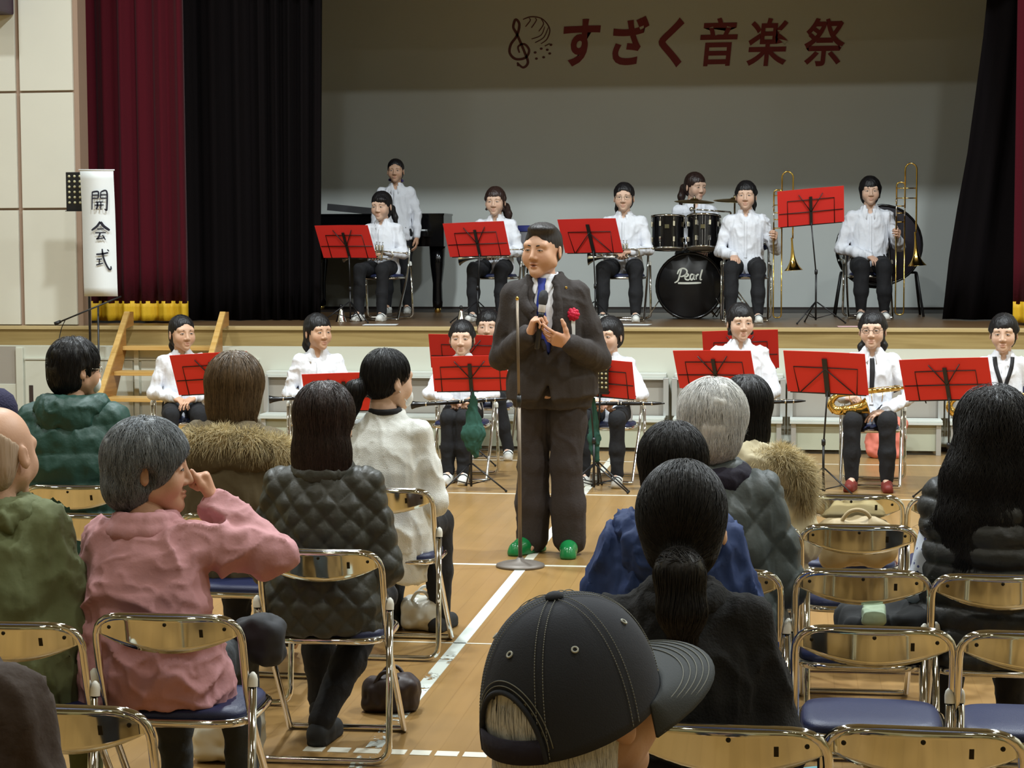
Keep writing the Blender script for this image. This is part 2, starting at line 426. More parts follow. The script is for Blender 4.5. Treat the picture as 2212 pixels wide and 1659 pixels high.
M_HALLWALL = wood_mat('hall_wall_plywood', srgb(150, 140, 96), srgb(166, 156, 110), scale=(2, 2, .6), rough=.6)
M_HALLWALL2 = mat('hall_upper_wall', srgb(206, 202, 180), rough=.8)
M_CEIL = mat('hall_ceiling_board', srgb(150, 146, 128), rough=.85)

XL, XR, YB, YW = -11.0, 9.0, -5.0, 16.05
STG_Y, STG_Z, BACK_Y = 16.3, 1.0, 20.8
flo = struct('floor', MB().box(XL, XR, YB, YW, -.1, 0).mesh('floor'), M_FLOOR, 'varnished wooden gymnasium floor with white court lines')
# court lines, 2 mm proud
def fline(name, x0, x1, y0, y1, m): return MB().box(x0, x1, y0, y1, -.004, .002).build(name, m, flo)
xl = -1.40
fline('court_line', xl - .026, xl + .026, 10.2, 16.02, M_WHITE_LINE)
fline('worn_court_line', xl - .028, xl + .028, 5.3, 10.2, M_WORN)
fline('court_line', -6.5, 5.0, 10.06, 10.10, M_WHITE_LINE)
fline('court_line', -6.5, 5.0, 12.97, 12.995, M_WHITE_LINE)
fline('court_line', -6.5, 5.0, 15.0, 15.02, M_WHITE_LINE)
fline('court_line', -3.0, 1.5, 8.05, 8.065, M_WHITE_LINE)
x = -1.63
for i, wd in enumerate((.055, .06, .075, .06, .055, .065, .07, .055, .05, .06, .07, .06, .05)):
    fline('tape_dash', x, x + wd + .012, 6.25, 6.31, M_WHITE_LINE); x += wd + .03
for cxy in ((1718, 1345), (1850, 1520)): pass
# outer hall
MBw = lambda *a: MB().box(*a).mesh('wall')
def hall_wall(name, b0, b1, label):
    o = struct(name, MBw(*b0), M_HALLWALL2, label)
    MB().box(*b1).build('plywood_dado', M_HALLWALL, o); return o
hall_wall('wall_left', (XL - .2, XL, YB, 21, 0, CEIL), (XL, XL + .03, YB, YW, 0, 3.0), 'pale side wall of the hall above plywood panelling')
hall_wall('wall_right', (XR, XR + .2, YB, 21, 0, CEIL), (XR - .03, XR, YB, YW, 0, 3.0), 'pale opposite side wall of the hall above plywood panelling')
hall_wall('wall_rear', (XL, XR, YB - .2, YB, 0, CEIL), (XL, XR, YB, YB + .03, 0, 3.4), 'pale rear wall of the hall above plywood panelling')
wr_ = bpy.data.objects['wall_rear']
for i, (x0, x1, z1, m_) in enumerate(((-6.2, -4.4, 2.1, mat('dark_brown_door', srgb(62, 46, 36), rough=.45)), (1.2, 3.0, 2.1, MATS['dark_brown_door']))):  # unseen doors, added as dark shapes for the polished chair backs to mirror
    dr = MB().box(x0, x1, YB + .03, YB + .07, 0, z1, .01).build('door_%d' % (i + 1), m_, kind='structure', label='dark brown double door in the rear wall of the hall')
    MB().box((x0 + x1) / 2 - .005, (x0 + x1) / 2 + .005, YB + .066, YB + .072, 0, z1).build('door_gap', M_DARKBASE, dr)
    for sx in (-1, 1): MB().tube([((x0 + x1) / 2 + sx * .09, YB + .09, .9), ((x0 + x1) / 2 + sx * .09, YB + .09, 1.2)], .014, 8).build('door_handle', M_ALU, dr)
for i, (x0, x1, z0, z1, c_) in enumerate(((-3.6, -1.6, 1.0, 2.2, srgb(52, 84, 66)), (-.6, .4, 1.1, 2.3, srgb(220, 222, 218)), (4.2, 6.4, 1.0, 2.2, srgb(60, 52, 46)), (-9.5, -7.2, .9, 2.3, srgb(210, 212, 206)))):  # unseen boards, added to break up the reflections in the chair backs
    tag(MB().box(x0, x1, YB + .045, YB + .07, z0, z1, .01).build('notice_board', mat('notice_%d' % i, c_, rough=.6)), ('green notice board', 'white notice board', 'dark brown notice board', 'wide white notice board')[i] + ' on the rear wall of the hall', 'notice board')
struct('ceiling', MB().box(XL, XR, YB, 21, CEIL, CEIL + .2).mesh('ceiling'), M_CEIL, 'pale boarded hall ceiling')
# lamps under the ceiling
M_LAMP = bpy.data.materials.new('lamp_glow'); M_LAMP.use_nodes = True
_b = M_LAMP.node_tree.nodes['Principled BSDF']; _b.inputs['Emission Color'].default_value = (1, .93, .7, 1); _b.inputs['Emission Strength'].default_value = 10
shade_me = MB().lathe([(.05, .7), (.08, .45), (.12, .40), (.36, .08), (.38, 0), (.37, 0), (.34, .08), (.10, .38), (.0, .39)], 20).mesh('lamp_shade')
bulb_me = MB().ball((0, 0, .16), (.13, .13, .16), 8).mesh('bulb')
for i, (lx, ly) in enumerate(LAMPS):
    t = thing('high_bay_lamp', 'round high-bay ceiling lamp, %s row from the stage, %s from the wall with the steps' % (('fourth', 'third', 'second', 'nearest')[i // 4], ('first', 'second', 'third', 'last')[i % 4]), 'ceiling lamp', (lx, ly, CEIL - .70), group='high-bay lamps under the ceiling')
    obj('lamp_shade', shade_me, M_ALU, t); obj('bulb', bulb_me, M_LAMP, t)

# stage
st = struct('stage_platform', MB().box(XL, XR, STG_Y - .02, 21, .9, STG_Z - .012).mesh('stage'), M_STAGE, 'raised wooden stage with tan front beam')
MB().box(XL, XR, STG_Y, 21, STG_Z - .012, STG_Z).build('stage_boards', M_STAGE, st)
MB().box(XL, XR, STG_Y - .05, STG_Y + .10, STG_Z - .03, STG_Z + .002, .006).build('stage_edge_trim', M_EDGE, st)
MB().box(XL, XR, STG_Y - .03, STG_Y + .05, STG_Z - .175, STG_Z - .03).build('stage_front_beam', M_TAN, st)
sb = struct('wall_stage_base', MB().box(XL, XR, YW, STG_Y, 0, STG_Z - .17).mesh('stage base'), M_CAB, 'white boarded front of the stage below the beam')
MB().box(XL, XR, YW - .015, YW, 0, .035).build('dark_skirting', M_DARKBASE, sb)
# cabinet doors under the stage at the left
yd = YW
def px_box(x0, x1, z0, z1, y0, y1, Y, b=0.0):
    a = at_y(x0, 700, Y).x; c = at_y(x1, 700, Y).x; return MB().box(a, c, y0, y1, z0, z1, b)
px_box(-200, 33, .74, .83, yd - .004, yd, yd).build('recess_board', M_RIS_FACE, sb)
px_box(-200, 33, .06, .50, yd - .012, yd, yd, .004).build('cabinet_door', M_CAB, sb)
px_box(-200, 33, .50, .74, yd - .006, yd, yd).build('recess_board', M_RIS_FACE, sb)
px_box(35, 50, .04, .82, yd - .03, yd, yd, .004).build('cabinet_post', M_CAB, sb)
d1 = px_box(53, 286, .06, .71, yd - .012, yd, yd, .004).build('cabinet_door', M_CAB, sb)
px_box(61, 70, .34, .49, yd - .016, yd - .01, yd, .003).build('recessed_handle', mat('dark_handle', srgb(60, 50, 48), rough=.4), d1)
px_box(290, 300, .04, .82, yd - .03, yd, yd, .004).build('cabinet_post', M_CAB, sb)
px_box(304, 560, .06, .71, yd - .012, yd, yd, .004).build('cabinet_door', M_CAB, sb)
px_box(53, 560, .715, .73, yd - .02, yd, yd).build('door_rail', M_CAB, sb)
# low two-step risers standing along the stage front
def riser(x0, x1, label):
    a = at_y(x0, 890, 15.75).x; c = at_y(x1, 890, 15.75).x
    t = thing('step_riser', label, 'stage riser', ((a + c) / 2, 15.75, 0), group='white step risers along the stage front'); w = (c - a) / 2 - .016
    MB().box(-w, w, .17, .29, .600, .635, .004).build('upper_tread', M_RIS, t)
    MB().box(-w, w, -.05, .17, .268, .285, .004).build('lower_tread', M_RIS, t)
    MB().box(-w, w, -.065, -.05, .25, .268).build('tread_lip', M_RIS, t); MB().box(-w, w, .155, .17, .585, .60).build('tread_lip', M_RIS, t)
    MB().box(-w + .02, w - .02, .20, .21, .285, .60).build('upper_face', M_RIS_FACE, t)
    MB().box(-w + .02, w - .02, -.02, -.01, .035, .268).build('lower_face', mat('pale_green_riser_face', srgb(182, 186, 164), rough=.5), t)
    for sx in (-1, 1):
        MB().box(sx * w - .022, sx * w + .022, .15, .19, .285, .60, .004).build('post', M_ALU, t)
        MB().box(sx * (w - .03) - .02, sx * (w - .03) + .02, -.045, -.005, 0, .25, .004).build('post', M_ALU, t)
    return t
riser(560, 1000, 'white two-step riser behind the clarinet player'); riser(1006, 1440, 'white two-step riser behind the speaking man')
riser(1450, 1695, 'white two-step riser behind the white-haired listener'); riser(1702, 2040, 'white two-step riser behind the saxophonist in glasses')
riser(2047, 2400, 'white two-step riser at the far end by the second saxophonist')

# stage surround: left cream wall with single panels
wl = struct('wall_stage_left', MB().box(XL, at_y(170, 400, STG_Y).x, STG_Y + .05, STG_Y + .25, STG_Z, CEIL).mesh('stage wall'), M_JOINT, 'cream panelled wall beside the stage curtain')
zs = [STG_Z, at_y(0, 452, STG_Y).z, at_y(0, 199, STG_Y).z]
zs += [zs[-1] + (zs[2] - zs[1]) * i for i in range(1, 6)]
xp = [at_y(-520, 300, STG_Y).x, at_y(-230, 300, STG_Y).x, at_y(38, 300, STG_Y).x, at_y(160, 300, STG_Y).x]
for j in range(len(zs) - 1):
    for i in range(3):
        g = .012 if i < 2 else .02
        MB().box(xp[i] + .022, xp[i + 1] - (.02 if i < 2 else .012), STG_Y + .02, STG_Y + .06, zs[j] + .010, min(zs[j + 1] - .010, CEIL), .004).build('wall_panel', M_CREAM, wl)
struct('wall_stage_right', MB().box(at_y(2330, 400, STG_Y).x, XR, STG_Y + .05, STG_Y + .25, STG_Z, CEIL).mesh('stage wall'), M_CREAM, 'cream wall on the other side of the stage')
struct('wall_proscenium_header', MB().box(XL, XR, STG_Y + .05, STG_Y + .25, 4.75, CEIL).mesh('header'), M_CREAM, 'cream header wall above the stage opening')
bw = struct('wall_backdrop', MB().box(-9.5, 6.5, BACK_Y, BACK_Y + .1, STG_Z + .025, 7).mesh('backdrop'), M_SCREEN, 'plain grey-white backdrop wall at the rear of the stage')
struct('baseboard_backdrop', MB().box(-9.5, 6.5, BACK_Y - .02, BACK_Y + .1, STG_Z, STG_Z + .025).mesh('base'), M_DARKBASE, 'dark baseboard below the stage backdrop')
MB().box(-9.5, 6.5, 19.75, BACK_Y, STG_Z, STG_Z + .002).build('dark_floor_strip', M_DARKBASE, st)
struct('ceiling_stage', MB().box(XL, XR, STG_Y + .25, 21, 6.6, 6.7).mesh('fly'), M_BLACKV, 'black ceiling over the stage')
struct('wall_stage_wing_left', MB().box(-9.7, -9.5, STG_Y + .25, 21, STG_Z, 6.6).mesh('wing'), M_BLACKV, 'black side wall in the left stage wing')
struct('wall_stage_wing_right', MB().box(6.5, 6.7, STG_Y + .25, 21, STG_Z, 6.6).mesh('wing'), M_BLACKV, 'black side wall in the right stage wing')

def curtain_mesh(path_top, path_bot, z0, z1, folds, depth, nz=14, nx=None, seed=0):
    """pleated sheet between two lines of (x,y) points, 6 mm thick"""
    r = np.random.default_rng(seed); nx = nx or folds * 10
    T = np.linspace(0, 1, nx + 1); V = []
    pt, pb = np.array(path_top, float), np.array(path_bot, float)
    lin = lambda P, t: np.stack([np.interp(t, np.linspace(0, 1, len(P)), P[:, k]) for k in range(2)], 1)
    ph = np.cumsum(1 + .35 * r.standard_normal(nx + 1) * .3); ph = ph / ph[-1] * folds * 2 * PI
    for j in range(nz + 1):
        s_ = j / nz; c = lin(pt, T) * s_ + lin(pb, T) * (1 - s_); d = np.gradient(c, axis=0); d /= np.linalg.norm(d, axis=1)[:, None] + 1e-9
        nrm = np.stack([-d[:, 1], d[:, 0]], 1); w = (np.sin(ph) + .35 * np.sin(2.3 * ph + 1 + .6 * s_)) * depth
        p = c + nrm * w[:, None]; V.append(np.concatenate([p, np.full((nx + 1, 1), z0 + (z1 - z0) * s_)], 1))
    V = np.concatenate(V); n = nx + 1
    F = np.array([(j * n + i, j * n + i + 1, (j + 1) * n + i + 1, (j + 1) * n + i) for j in range(nz) for i in range(nx)])
    me = mesh_np('curtain', V, F); return me
def solid(o, t=.006):
    md = o.modifiers.new('thickness', 'SOLIDIFY'); md.thickness = t; return o
def wx(px, Y): return at_y(px, 400, Y).x
Yc = 16.95
ct = thing('stage_curtain', 'maroon velvet stage curtain with gold fringe beside the cream wall', 'curtain', (0, 0, 0))
hem = at_y(290, 655, Yc).z
me = curtain_mesh([(wx(120, Yc), Yc), (wx(398, Yc), Yc + .02)], [(wx(120, Yc), Yc), (wx(402, Yc), Yc)], hem, 6.2, 7, .035, seed=2)
solid(obj('drape', me, M_MAROON, ct))
me = curtain_mesh([(wx(120, Yc), Yc), (wx(402, Yc), Yc)], [(wx(120, Yc), Yc), (wx(402, Yc), Yc)], STG_Z + .02, hem + .02, 7, .035, nz=3, seed=2)
solid(obj('gold_fringe', me, M_GOLD, ct), .004)
Yb = 17.6
cb = thing('black_side_curtain', 'black stage curtain hanging next to the maroon drape', 'curtain', (0, 0, 0), group='black curtains framing the stage')
me = curtain_mesh([(wx(330, Yb), Yb - .3), (wx(560, Yb), Yb), (wx(703, Yb), Yb + .1)], [(wx(330, Yb), Yb - .3), (wx(560, Yb), Yb), (wx(684, Yb), Yb + .1)], STG_Z + .005, 6.3, 9, .06, seed=4)
solid(obj('drape', me, M_BLACKV, cb))
cr_ = thing('black_side_curtain', 'black stage curtain slanting inward at the trombone end of the stage', 'curtain', (0, 0, 0), group='black curtains framing the stage')
Yr = 18.0
zt = 6.3
# leading edge follows the slanting outline
ex = [(2036, 665), (2050, 560), (2068, 450), (2090, 330), (2108, 200), (2124, 80), (2134, -20), (2150, -250), (2160, -700)]
nz_ = len(ex); V = []; nx_ = 60
for j, (px, py) in enumerate(ex):
    p = at_y(px, py, Yr); z = STG_Z + .01 if j == 0 else p.z
    for i in range(nx_ + 1):
        t = i / nx_; xx = p.x + (4.2 - p.x) * t; yy = Yr - .9 * t + .07 * math.sin(t * 55 + j * .05) * (1 if t > .02 else .4)
        V.append((xx, yy, z))
F = np.array([(j * (nx_ + 1) + i, j * (nx_ + 1) + i + 1, (j + 1) * (nx_ + 1) + i + 1, (j + 1) * (nx_ + 1) + i) for j in range(nz_ - 1) for i in range(nx_)])
solid(obj('drape', mesh_np('drape', V, F), M_BLACKV, cr_))
ctr = thing('stage_curtain', 'dark maroon stage curtain at the far end of the stage opening', 'curtain', (0, 0, 0))
me = curtain_mesh([(wx(2192, 17.0), 17.0), (wx(2500, 17.0), 16.9)], [(wx(2192, 17.0), 17.0), (wx(2500, 17.0), 16.9)], hem, 6.2, 7, .035, seed=5)
solid(obj('drape', me, M_MAROON, ctr))
me = curtain_mesh([(wx(2192, 17.0), 17.0), (wx(2500, 17.0), 16.9)], [(wx(2192, 17.0), 17.0), (wx(2500, 17.0), 16.9)], STG_Z + .02, hem + .02, 7, .035, nz=3, seed=5)
solid(obj('gold_fringe', me, M_GOLD, ctr), .004)

# wooden steps up to the stage
def stairs():
    yt, yb_ = 16.27, 15.18; zt_ = 1.13
    xa = at_y(281, 690, 16.2).x; xb = at_y(487, 690, 16.2).x
    t = thing('wooden_steps', 'varnished wooden steps leading up to the stage', 'stairs', ((xa + xb) / 2, 15.7, 0)); ox = (xa + xb) / 2; oy = 15.7
    for x in (xa, xb):
        poly = [(16.23 - oy, zt_), (yt - oy - .13, zt_), (yb_ - oy - .22, 0), (yb_ - oy + .26, 0), (16.03 - oy, .80), (16.03 - oy, .99), (16.23 - oy, 1.01)]
        sd = MB().prism(poly, x - ox - .022, x - ox + .022, 'x').build('stringer', M_PINE, t)
        MB().obox((x - ox, (yt - .13 + yb_ - .22) / 2 - oy - .012, zt_ / 2), (.024, 0, 0), (0, (yt - .13 - yb_ + .22) / 2, zt_ / 2), (0, -.008, .006)).build('front_edge', M_PINE_LIGHT, sd)
    for i, z in enumerate((.21, .415, .62, .825)):
        y = yb_ + (yt - yb_) * (z / 1.0) - oy - .06
        MB().box(xa - ox + .022, xb - ox - .022, y - .09, y + .12, z - .018, z + .018, .004).build('tread', M_PINE_LIGHT, t)
stairs()
# small dark loudspeaker box high on the left wall
tag(MB().box(at_y(-90, 10, 16.1).x, at_y(10, 10, 16.1).x, 15.9, 16.31, at_y(0, 27, 16.1).z, at_y(0, -150, 16.1).z, .02).build('wall_loudspeaker', mat('dark_violet_box', srgb(52, 30, 48), rough=.5)), 'dark violet loudspeaker box high on the cream wall', 'loudspeaker')
# ================================================================== furniture and instruments
M_CHROME = mat('polished_chrome', (.82, .81, .78), rough=.07, metal=1.0)
M_STEEL = mat('polished_steel_plate', (.76, .77, .68), rough=.06, metal=1.0)
M_NAVY = mat('navy_vinyl', srgb(28, 36, 74), rough=.45, bump=(300, .15))
M_CAPW = mat('white_plastic_cap', srgb(232, 232, 222), rough=.4)
M_DARKDOT = mat('dark_screw', srgb(40, 36, 26), rough=.4, metal=.6)
M_RED = mat('red_card_folder', srgb(222, 46, 42), rough=.55)
M_SILVER = mat('silver_plate', (.86, .84, .78), rough=.12, metal=1.0)
M_BRASS = mat('lacquered_brass', (.86, .58, .16), rough=.14, metal=1.0)
M_EBONY = mat('black_ebonite', srgb(16, 16, 18), rough=.25)
M_PIANO = mat('black_piano_lacquer', srgb(10, 10, 12), rough=.12)
M_DRUM = mat('black_drum_shell', srgb(12, 11, 13), rough=.15)
M_DRUMHEAD = mat('black_drum_head', srgb(14, 13, 14), rough=.3)
M_RUBBER = mat('black_rubber', srgb(20, 20, 20), rough=.8)
M_BRONZE = mat('cymbal_bronze', (.45, .36, .18), rough=.3, metal=1.0)
M_PAPER = mat('white_paper', srgb(232, 236, 236), rough=.7)
M_INK = mat('black_ink', srgb(24, 24, 40), rough=.7)

# ---- folding chair (sitter faces -y); one prototype, then copies
def chair_parts():
    P = []
    r = .0112; w = .205
    yz = [(.225, .655), (.185, .53), (.125, .415), (-.205, .012)]
    pts = [(-w, -.19, .012), (-w, *yz[3][:1], .016)]
    prof = [(-.195, .014), (.10, .375), (.165, .50), (.222, .708)]
    path = [(-w + .03, -.222, .0115)] + [(-w, y, z) for (y, z) in prof]
    left = [(-w, y, z) for (y, z) in prof]; right = [(w, y, z) for (y, z) in prof[::-1]]
    path = fillet([(0, -.212, .012)] + [(-w, -.212, .012)] + left + right + [(w, -.212, .012), (0, -.212, .012)], .075, 7)
    P.append(('back_frame', MB().tube(path, r, 8, caps=False).mesh('back_frame'), M_CHROME, None))
    wr = w + .024
    rl = fillet([(-wr + .004, .172, .525), (-wr, .236, .013), (wr, .236, .013), (wr - .004, .172, .525)], .055, 6)
    P.append(('rear_leg_frame', MB().tube(rl, .0115, 8).mesh('rear_leg_frame'), M_CHROME, None))
    for sx in (-1, 1):
        P.append(('leg_cap', MB().lathe([(0.0135, -.02), (.0138, 0), (.011, .012), (.004, .02), (0, .021)], 10, c=(sx * (wr - .004), .1715, .530), R=frame_to((0, -.12, 1))).mesh('cap'), M_CAPW, None))
    # seat
    def sq(z, g, n=28, rx=.195, y0=-.20, y1=.155):
        out = []
        for i in range(n):
            t = 2 * PI * i / n; c, s_ = math.cos(t), math.sin(t); p = 4.5
            out.append((rx * g * math.copysign(abs(c) ** (2 / p), c), (y0 + y1) / 2 + (y1 - y0) / 2 * g * math.copysign(abs(s_) ** (2 / p), s_), z))
        return out
    def slab(lv):
        V = []; F = []; n = 28
        for (z, g) in lv: V += sq(z, g)
        for i in range(len(lv) - 1):
            for k in range(n): F.append((i * n + k, i * n + (k + 1) % n, (i + 1) * n + (k + 1) % n, (i + 1) * n + k))
        F.append(tuple(range(n))[::-1]); F.append(tuple((len(lv) - 1) * n + k for k in range(n)))
        return MB().add(V, F, True)
    P.append(('seat_pad', slab([(.402, .94), (.405, .97), (.418, .97), (.428, .93), (.434, .8), (.436, .4)]).mesh('seat_pad'), M_NAVY, None))
    P.append(('seat_rim', MB().tube(sq(.397, 1.0), .0125, 8, closed=True).mesh('seat_rim'), M_CHROME, None))
    # curved back plate: polished metal behind, vinyl pad in front
    nu, nv = 24, 6
    def plate(off, thick_edge=0.0, shrink=1.0):
        V = []
        for j in range(nv + 1):
            for i in range(nu + 1):
                u = -1 + 2 * i / nu; v = j / nv; x = .197 * u * shrink
                zt = .713 - .045 * abs(u) ** 7; zb = .606 + .052 * u * u
                z = zb + (zt - zb) * v; y = .222 - (.708 - z) * .27 + .022 * (1 - u * u) + off
                V.append((x, y, z))
        F = [(j * (nu + 1) + i, j * (nu + 1) + i + 1, (j + 1) * (nu + 1) + i + 1, (j + 1) * (nu + 1) + i) for j in range(nv) for i in range(nu)]
        return V, F
    Va, F = plate(.004); Vb, _ = plate(.001); n = len(Va)
    rim = [j * (nu + 1) for j in range(nv + 1)]; bd = list(range(nu + 1)) + [j * (nu + 1) + nu for j in range(1, nv + 1)] + [nv * (nu + 1) + i for i in range(nu - 1, -1, -1)] + [j * (nu + 1) for j in range(nv - 1, 0, -1)]
    Fs = [tuple(f[::-1]) for f in F] + [tuple(i + n for i in f) for f in F] + [(bd[i], bd[(i + 1) % len(bd)], bd[(i + 1) % len(bd)] + n, bd[i] + n) for i in range(len(bd))]
    P.append(('backrest_plate', MB().add(Va + Vb, Fs, True).mesh('plate'), M_STEEL, None))
    Va, F = plate(-.001, shrink=.985); Vb, _ = plate(-.016, shrink=.96)
    Fs = [tuple(f[::-1]) for f in F] + [tuple(i + n for i in f) for f in F] + [(bd[i], bd[(i + 1) % len(bd)], bd[(i + 1) % len(bd)] + n, bd[i] + n) for i in range(len(bd))]
    P.append(('back_pad', MB().add(Va + Vb, Fs, True).mesh('pad'), M_NAVY, None))
    for (u, z) in ((0, .690), (-.82, .678), (.82, .678)):
        y = .222 - (.708 - z) * .27 + .022 * (1 - u * u) + .005
        P.append(('screw', MB().ball((.197 * u, y, z), (.0055, .003, .0055), 6).mesh('screw'), M_DARKDOT, 'backrest_plate'))
    u = -.5; z = .666; y = .222 - (.708 - z) * .27 + .022 * (1 - u * u) + .0047
    P.append(('sticker', MB().obox((.197 * u, y, z), (.005, .0004, 0), (0, .0006, 0), (0, .0025, .011)).mesh('sticker'), M_DARKDOT, 'backrest_plate'))
    return P
CHAIR = chair_parts()
def chair(x, y, rz, label, group, z=0.0):
    t = thing('folding_chair', label, 'chair', (x, y, z), rz, group); d = {}
    for nm, me, m, par in CHAIR: d[nm] = obj(nm, me, m, d[par] if par else t)
    return t
GA, GM, GS = 'folding chairs of the audience', 'folding chairs of the players on the floor', 'folding chairs of the players on the stage'
JIT = np.random.default_rng(5)
def aud_chair(px, py, label, dx=0.0):
    p = at_z(px, py, .72); a = PI + JIT.uniform(-.03, .03)
    return chair(p.x + dx, p.y + .22, a, label, GA)

aud_chair(1836, 1066, 'empty folding chair of the front row behind the saxophonist\'s music stand')
aud_chair(1853, 1131, 'empty folding chair with a beige bag on its seat')
aud_chair(1864, 1228, 'empty folding chair with dark clothing on its seat beside the padded-vest man')
aud_chair(1891, 1350, 'empty folding chair with bare blue seat, two rows before the camera end')
aud_chair(2000, 1567, 'empty folding chair nearest the lens at the lower right, mirror-like back cut by the frame')
aud_chair(2078, 1070, 'front-row folding chair mostly hidden behind the long-haired woman')
aud_chair(2166, 1238, 'folding chair occupied by the long-haired woman in a black puffer')
aud_chair(2254, 1362, 'empty folding chair with blue seat at the right edge of the picture')
aud_chair(1581, 1562, 'folding chair occupied by the ponytailed woman in black')
aud_chair(1485, 1348, 'folding chair occupied by the person in the blue jacket')
aud_chair(1540, 1226, 'folding chair occupied by the white-haired man in a padded vest')
aud_chair(1608, 1130, 'folding chair occupied by the woman in the cream fur-hooded coat')
aud_chair(828, 1052, 'folding chair occupied by the woman in the white cardigan')
aud_chair(686, 1184, 'folding chair occupied by the woman in the quilted jacket')
aud_chair(356, 1323, 'folding chair occupied by the woman in the pink jacket')
aud_chair(10, 1340, 'folding chair occupied by the bald man in olive')
aud_chair(128, 1519, 'empty folding chair at the lower left, top rail cut by a dark figure')
aud_chair(150, 1046, 'folding chair occupied by the person in the green padded jacket')
aud_chair(210, 1108, 'folding chair empty behind the pink-jacketed woman')
aud_chair(500, 1108, 'folding chair occupied by the woman with the fur-trimmed hood')

# ---- red folders on wire music stands (player on the +y side)
def desk_frame(yaw, tilt, roll):
    """axes of the desk: right, up-slope, normal toward the viewer side"""
    R = rotmat((0, 0, 1), yaw) @ rotmat((0, 1, 0), -roll) @ rotmat((1, 0, 0), tilt)
    return R[:, 0], R[:, 2], -R[:, 1]
def music_stand(px, py, base_z, desk_px, desk_py, label, flabel, yaw=0.0, roll=0.0, tilt=.42, w=.56, h=.30, kind='A', folder=True, group='wire music stands on the gym floor', spread=.26):
    """stand whose foot is at the pixel (px,py) on the level base_z and whose desk bottom centre is seen at (desk_px, desk_py)"""
    b = at_z(px, py, base_z); t = thing('music_stand', label, 'music stand', b, 0, group)
    bx, by = b.x, b.y
    q = at_y(desk_px, desk_py, by - .02); hub = np.array((q.x - bx, q.y - by, q.z - base_z))
    u, s_, n = desk_frame(yaw, tilt, roll)
    low = np.array((0, 0, .05))
    z1 = hub[2] * .52
    MB().tube([(0, 0, .03), (0, 0, z1)], .0085, 8).build('lower_pole', M_BLACKMETAL, t)
    MB().tube([(0, 0, z1 - .02), hub * (1, 1, 1) + n * .012 + s_ * .02], .006, 8).build('upper_pole', M_BLACKMETAL, t)
    MB().lathe([(.013, -.02), (.014, 0), (.013, .02)], 10, c=(0, 0, z1), close=True).build('collar', M_BLACKMETAL, t)
    for k in range(3):
        a = PI / 2 + .25 + 2 * PI * k / 3 + yaw; d = np.array((math.cos(a), math.sin(a), 0))
        lg = MB().tube([np.array((0, 0, .19)) + d * .01, d * spread + (0, 0, .01)], .006, 6).build('leg', M_BLACKMETAL, t)
        MB().ball(d * spread + (0, 0, .0095), .0095, 6).build('rubber_foot', M_RUBBER, lg)
        MB().tube([np.array((0, 0, .045)), np.array((0, 0, .19)) * .45 + d * (spread * .55)], .004, 6).build('brace', M_BLACKMETAL, t)
    f = lambda a, c, o=0.0: hub + u * a + s_ * c + n * (.010 + o)
    if kind == 'B':      # perforated orchestra desk
        V = []; F = []; nx, nz = 9, 7; W2, H2 = w / 2, h
        mb = MB(); mb.obox(hub + s_ * (h / 2), u * W2, s_ * (h / 2), n * .0012); o_ = mb.build('perforated_desk', M_BLACKMETAL, t)
        me = o_.data
        hl = MB()
        for i in range(nx):
            for j in range(nz - 1):
                c = hub + u * (-W2 * .86 + 2 * W2 * .86 * i / (nx - 1)) + s_ * (h * .2 + h * .68 * j / (nz - 2))
                hl.lathe([(0, -.002), (.0085, -.002), (.0085, .002), (0, .002)], 8, c=c, R=frame_to(n))
        hl.build('desk_hole_rims', mat('desk_hole_pale', srgb(190, 186, 150), rough=.6), t, kind='stuff')
        MB().obox(hub + n * -.02 + s_ * .004, u * W2, s_ * .004, n * .025).build('ledge', M_BLACKMETAL, t)
        return t
    sp = MB().obox(hub + s_ * (h * .38) + n * .012, u * (.013 if kind == 'A' else .017), s_ * (h * (.40 if kind == 'A' else .46)), n * .004).build('spine', M_BLACKMETAL, t)
    R_ = .0038
    if kind == 'A':
        MB().tube([f(-.205, 0), f(-.205, h * .70), f(.205, h * .70), f(.205, 0)], R_, 6).build('wire_frame', M_BLACKMETAL, t)
        MB().tube([f(-w / 2 + .01, h * .36), f(w / 2 - .01, h * .36)], R_, 6).build('cross_wire', M_BLACKMETAL, t)
        for sx in (-1, 1): MB().tube([f(0, h * .36, .004), f(sx * .105, h * .86, .004)], R_, 6).build('arm', M_BLACKMETAL, t)
    else:
        MB().tube([f(-.20, 0), f(-.22, h * .62), f(.22, h * .62), f(.20, 0)], R_, 6).build('wire_frame', M_BLACKMETAL, t)
        for sx in (-1, 1): MB().tube([f(0, h * .60, .004), f(sx * .19, .0, .004)], R_, 6).build('arm', M_BLACKMETAL, t)
    MB().obox(hub - n * .018 - s_ * .006, u * (w * .47), s_ * .003, n * .026).build('ledge', M_BLACKMETAL, t)
    if folder:
        ft = thing('music_folder', flabel, 'folder', (b.x, b.y, base_z), 0, 'red card music folders')
        for sx in (-1, 1):     # two boards meeting in a shallow fold
            a0 = hub + n * .004; wing = u * (sx * w / 2) + n * .006
            c0 = a0; c1 = a0 + wing; c2 = c1 + s_ * h; c3 = a0 + s_ * h; th = -n * .003
            MB().add([c0, c1, c2, c3, c0 + th, c1 + th, c2 + th, c3 + th], [(0, 1, 2, 3) if sx > 0 else (3, 2, 1, 0), (7, 6, 5, 4) if sx > 0 else (4, 5, 6, 7), (0, 4, 5, 1), (1, 5, 6, 2), (2, 6, 7, 3), (3, 7, 4, 0)]).build('folder_board', M_RED, ft)
        a0 = hub - n * .004 + s_ * .006
        MB().obox(a0 + s_ * (h * .46), u * (w * .42), s_ * (h * .45), n * .001).build('sheet_music', M_PAPER, ft)
    return t
GST = 'wire music stands on the stage'
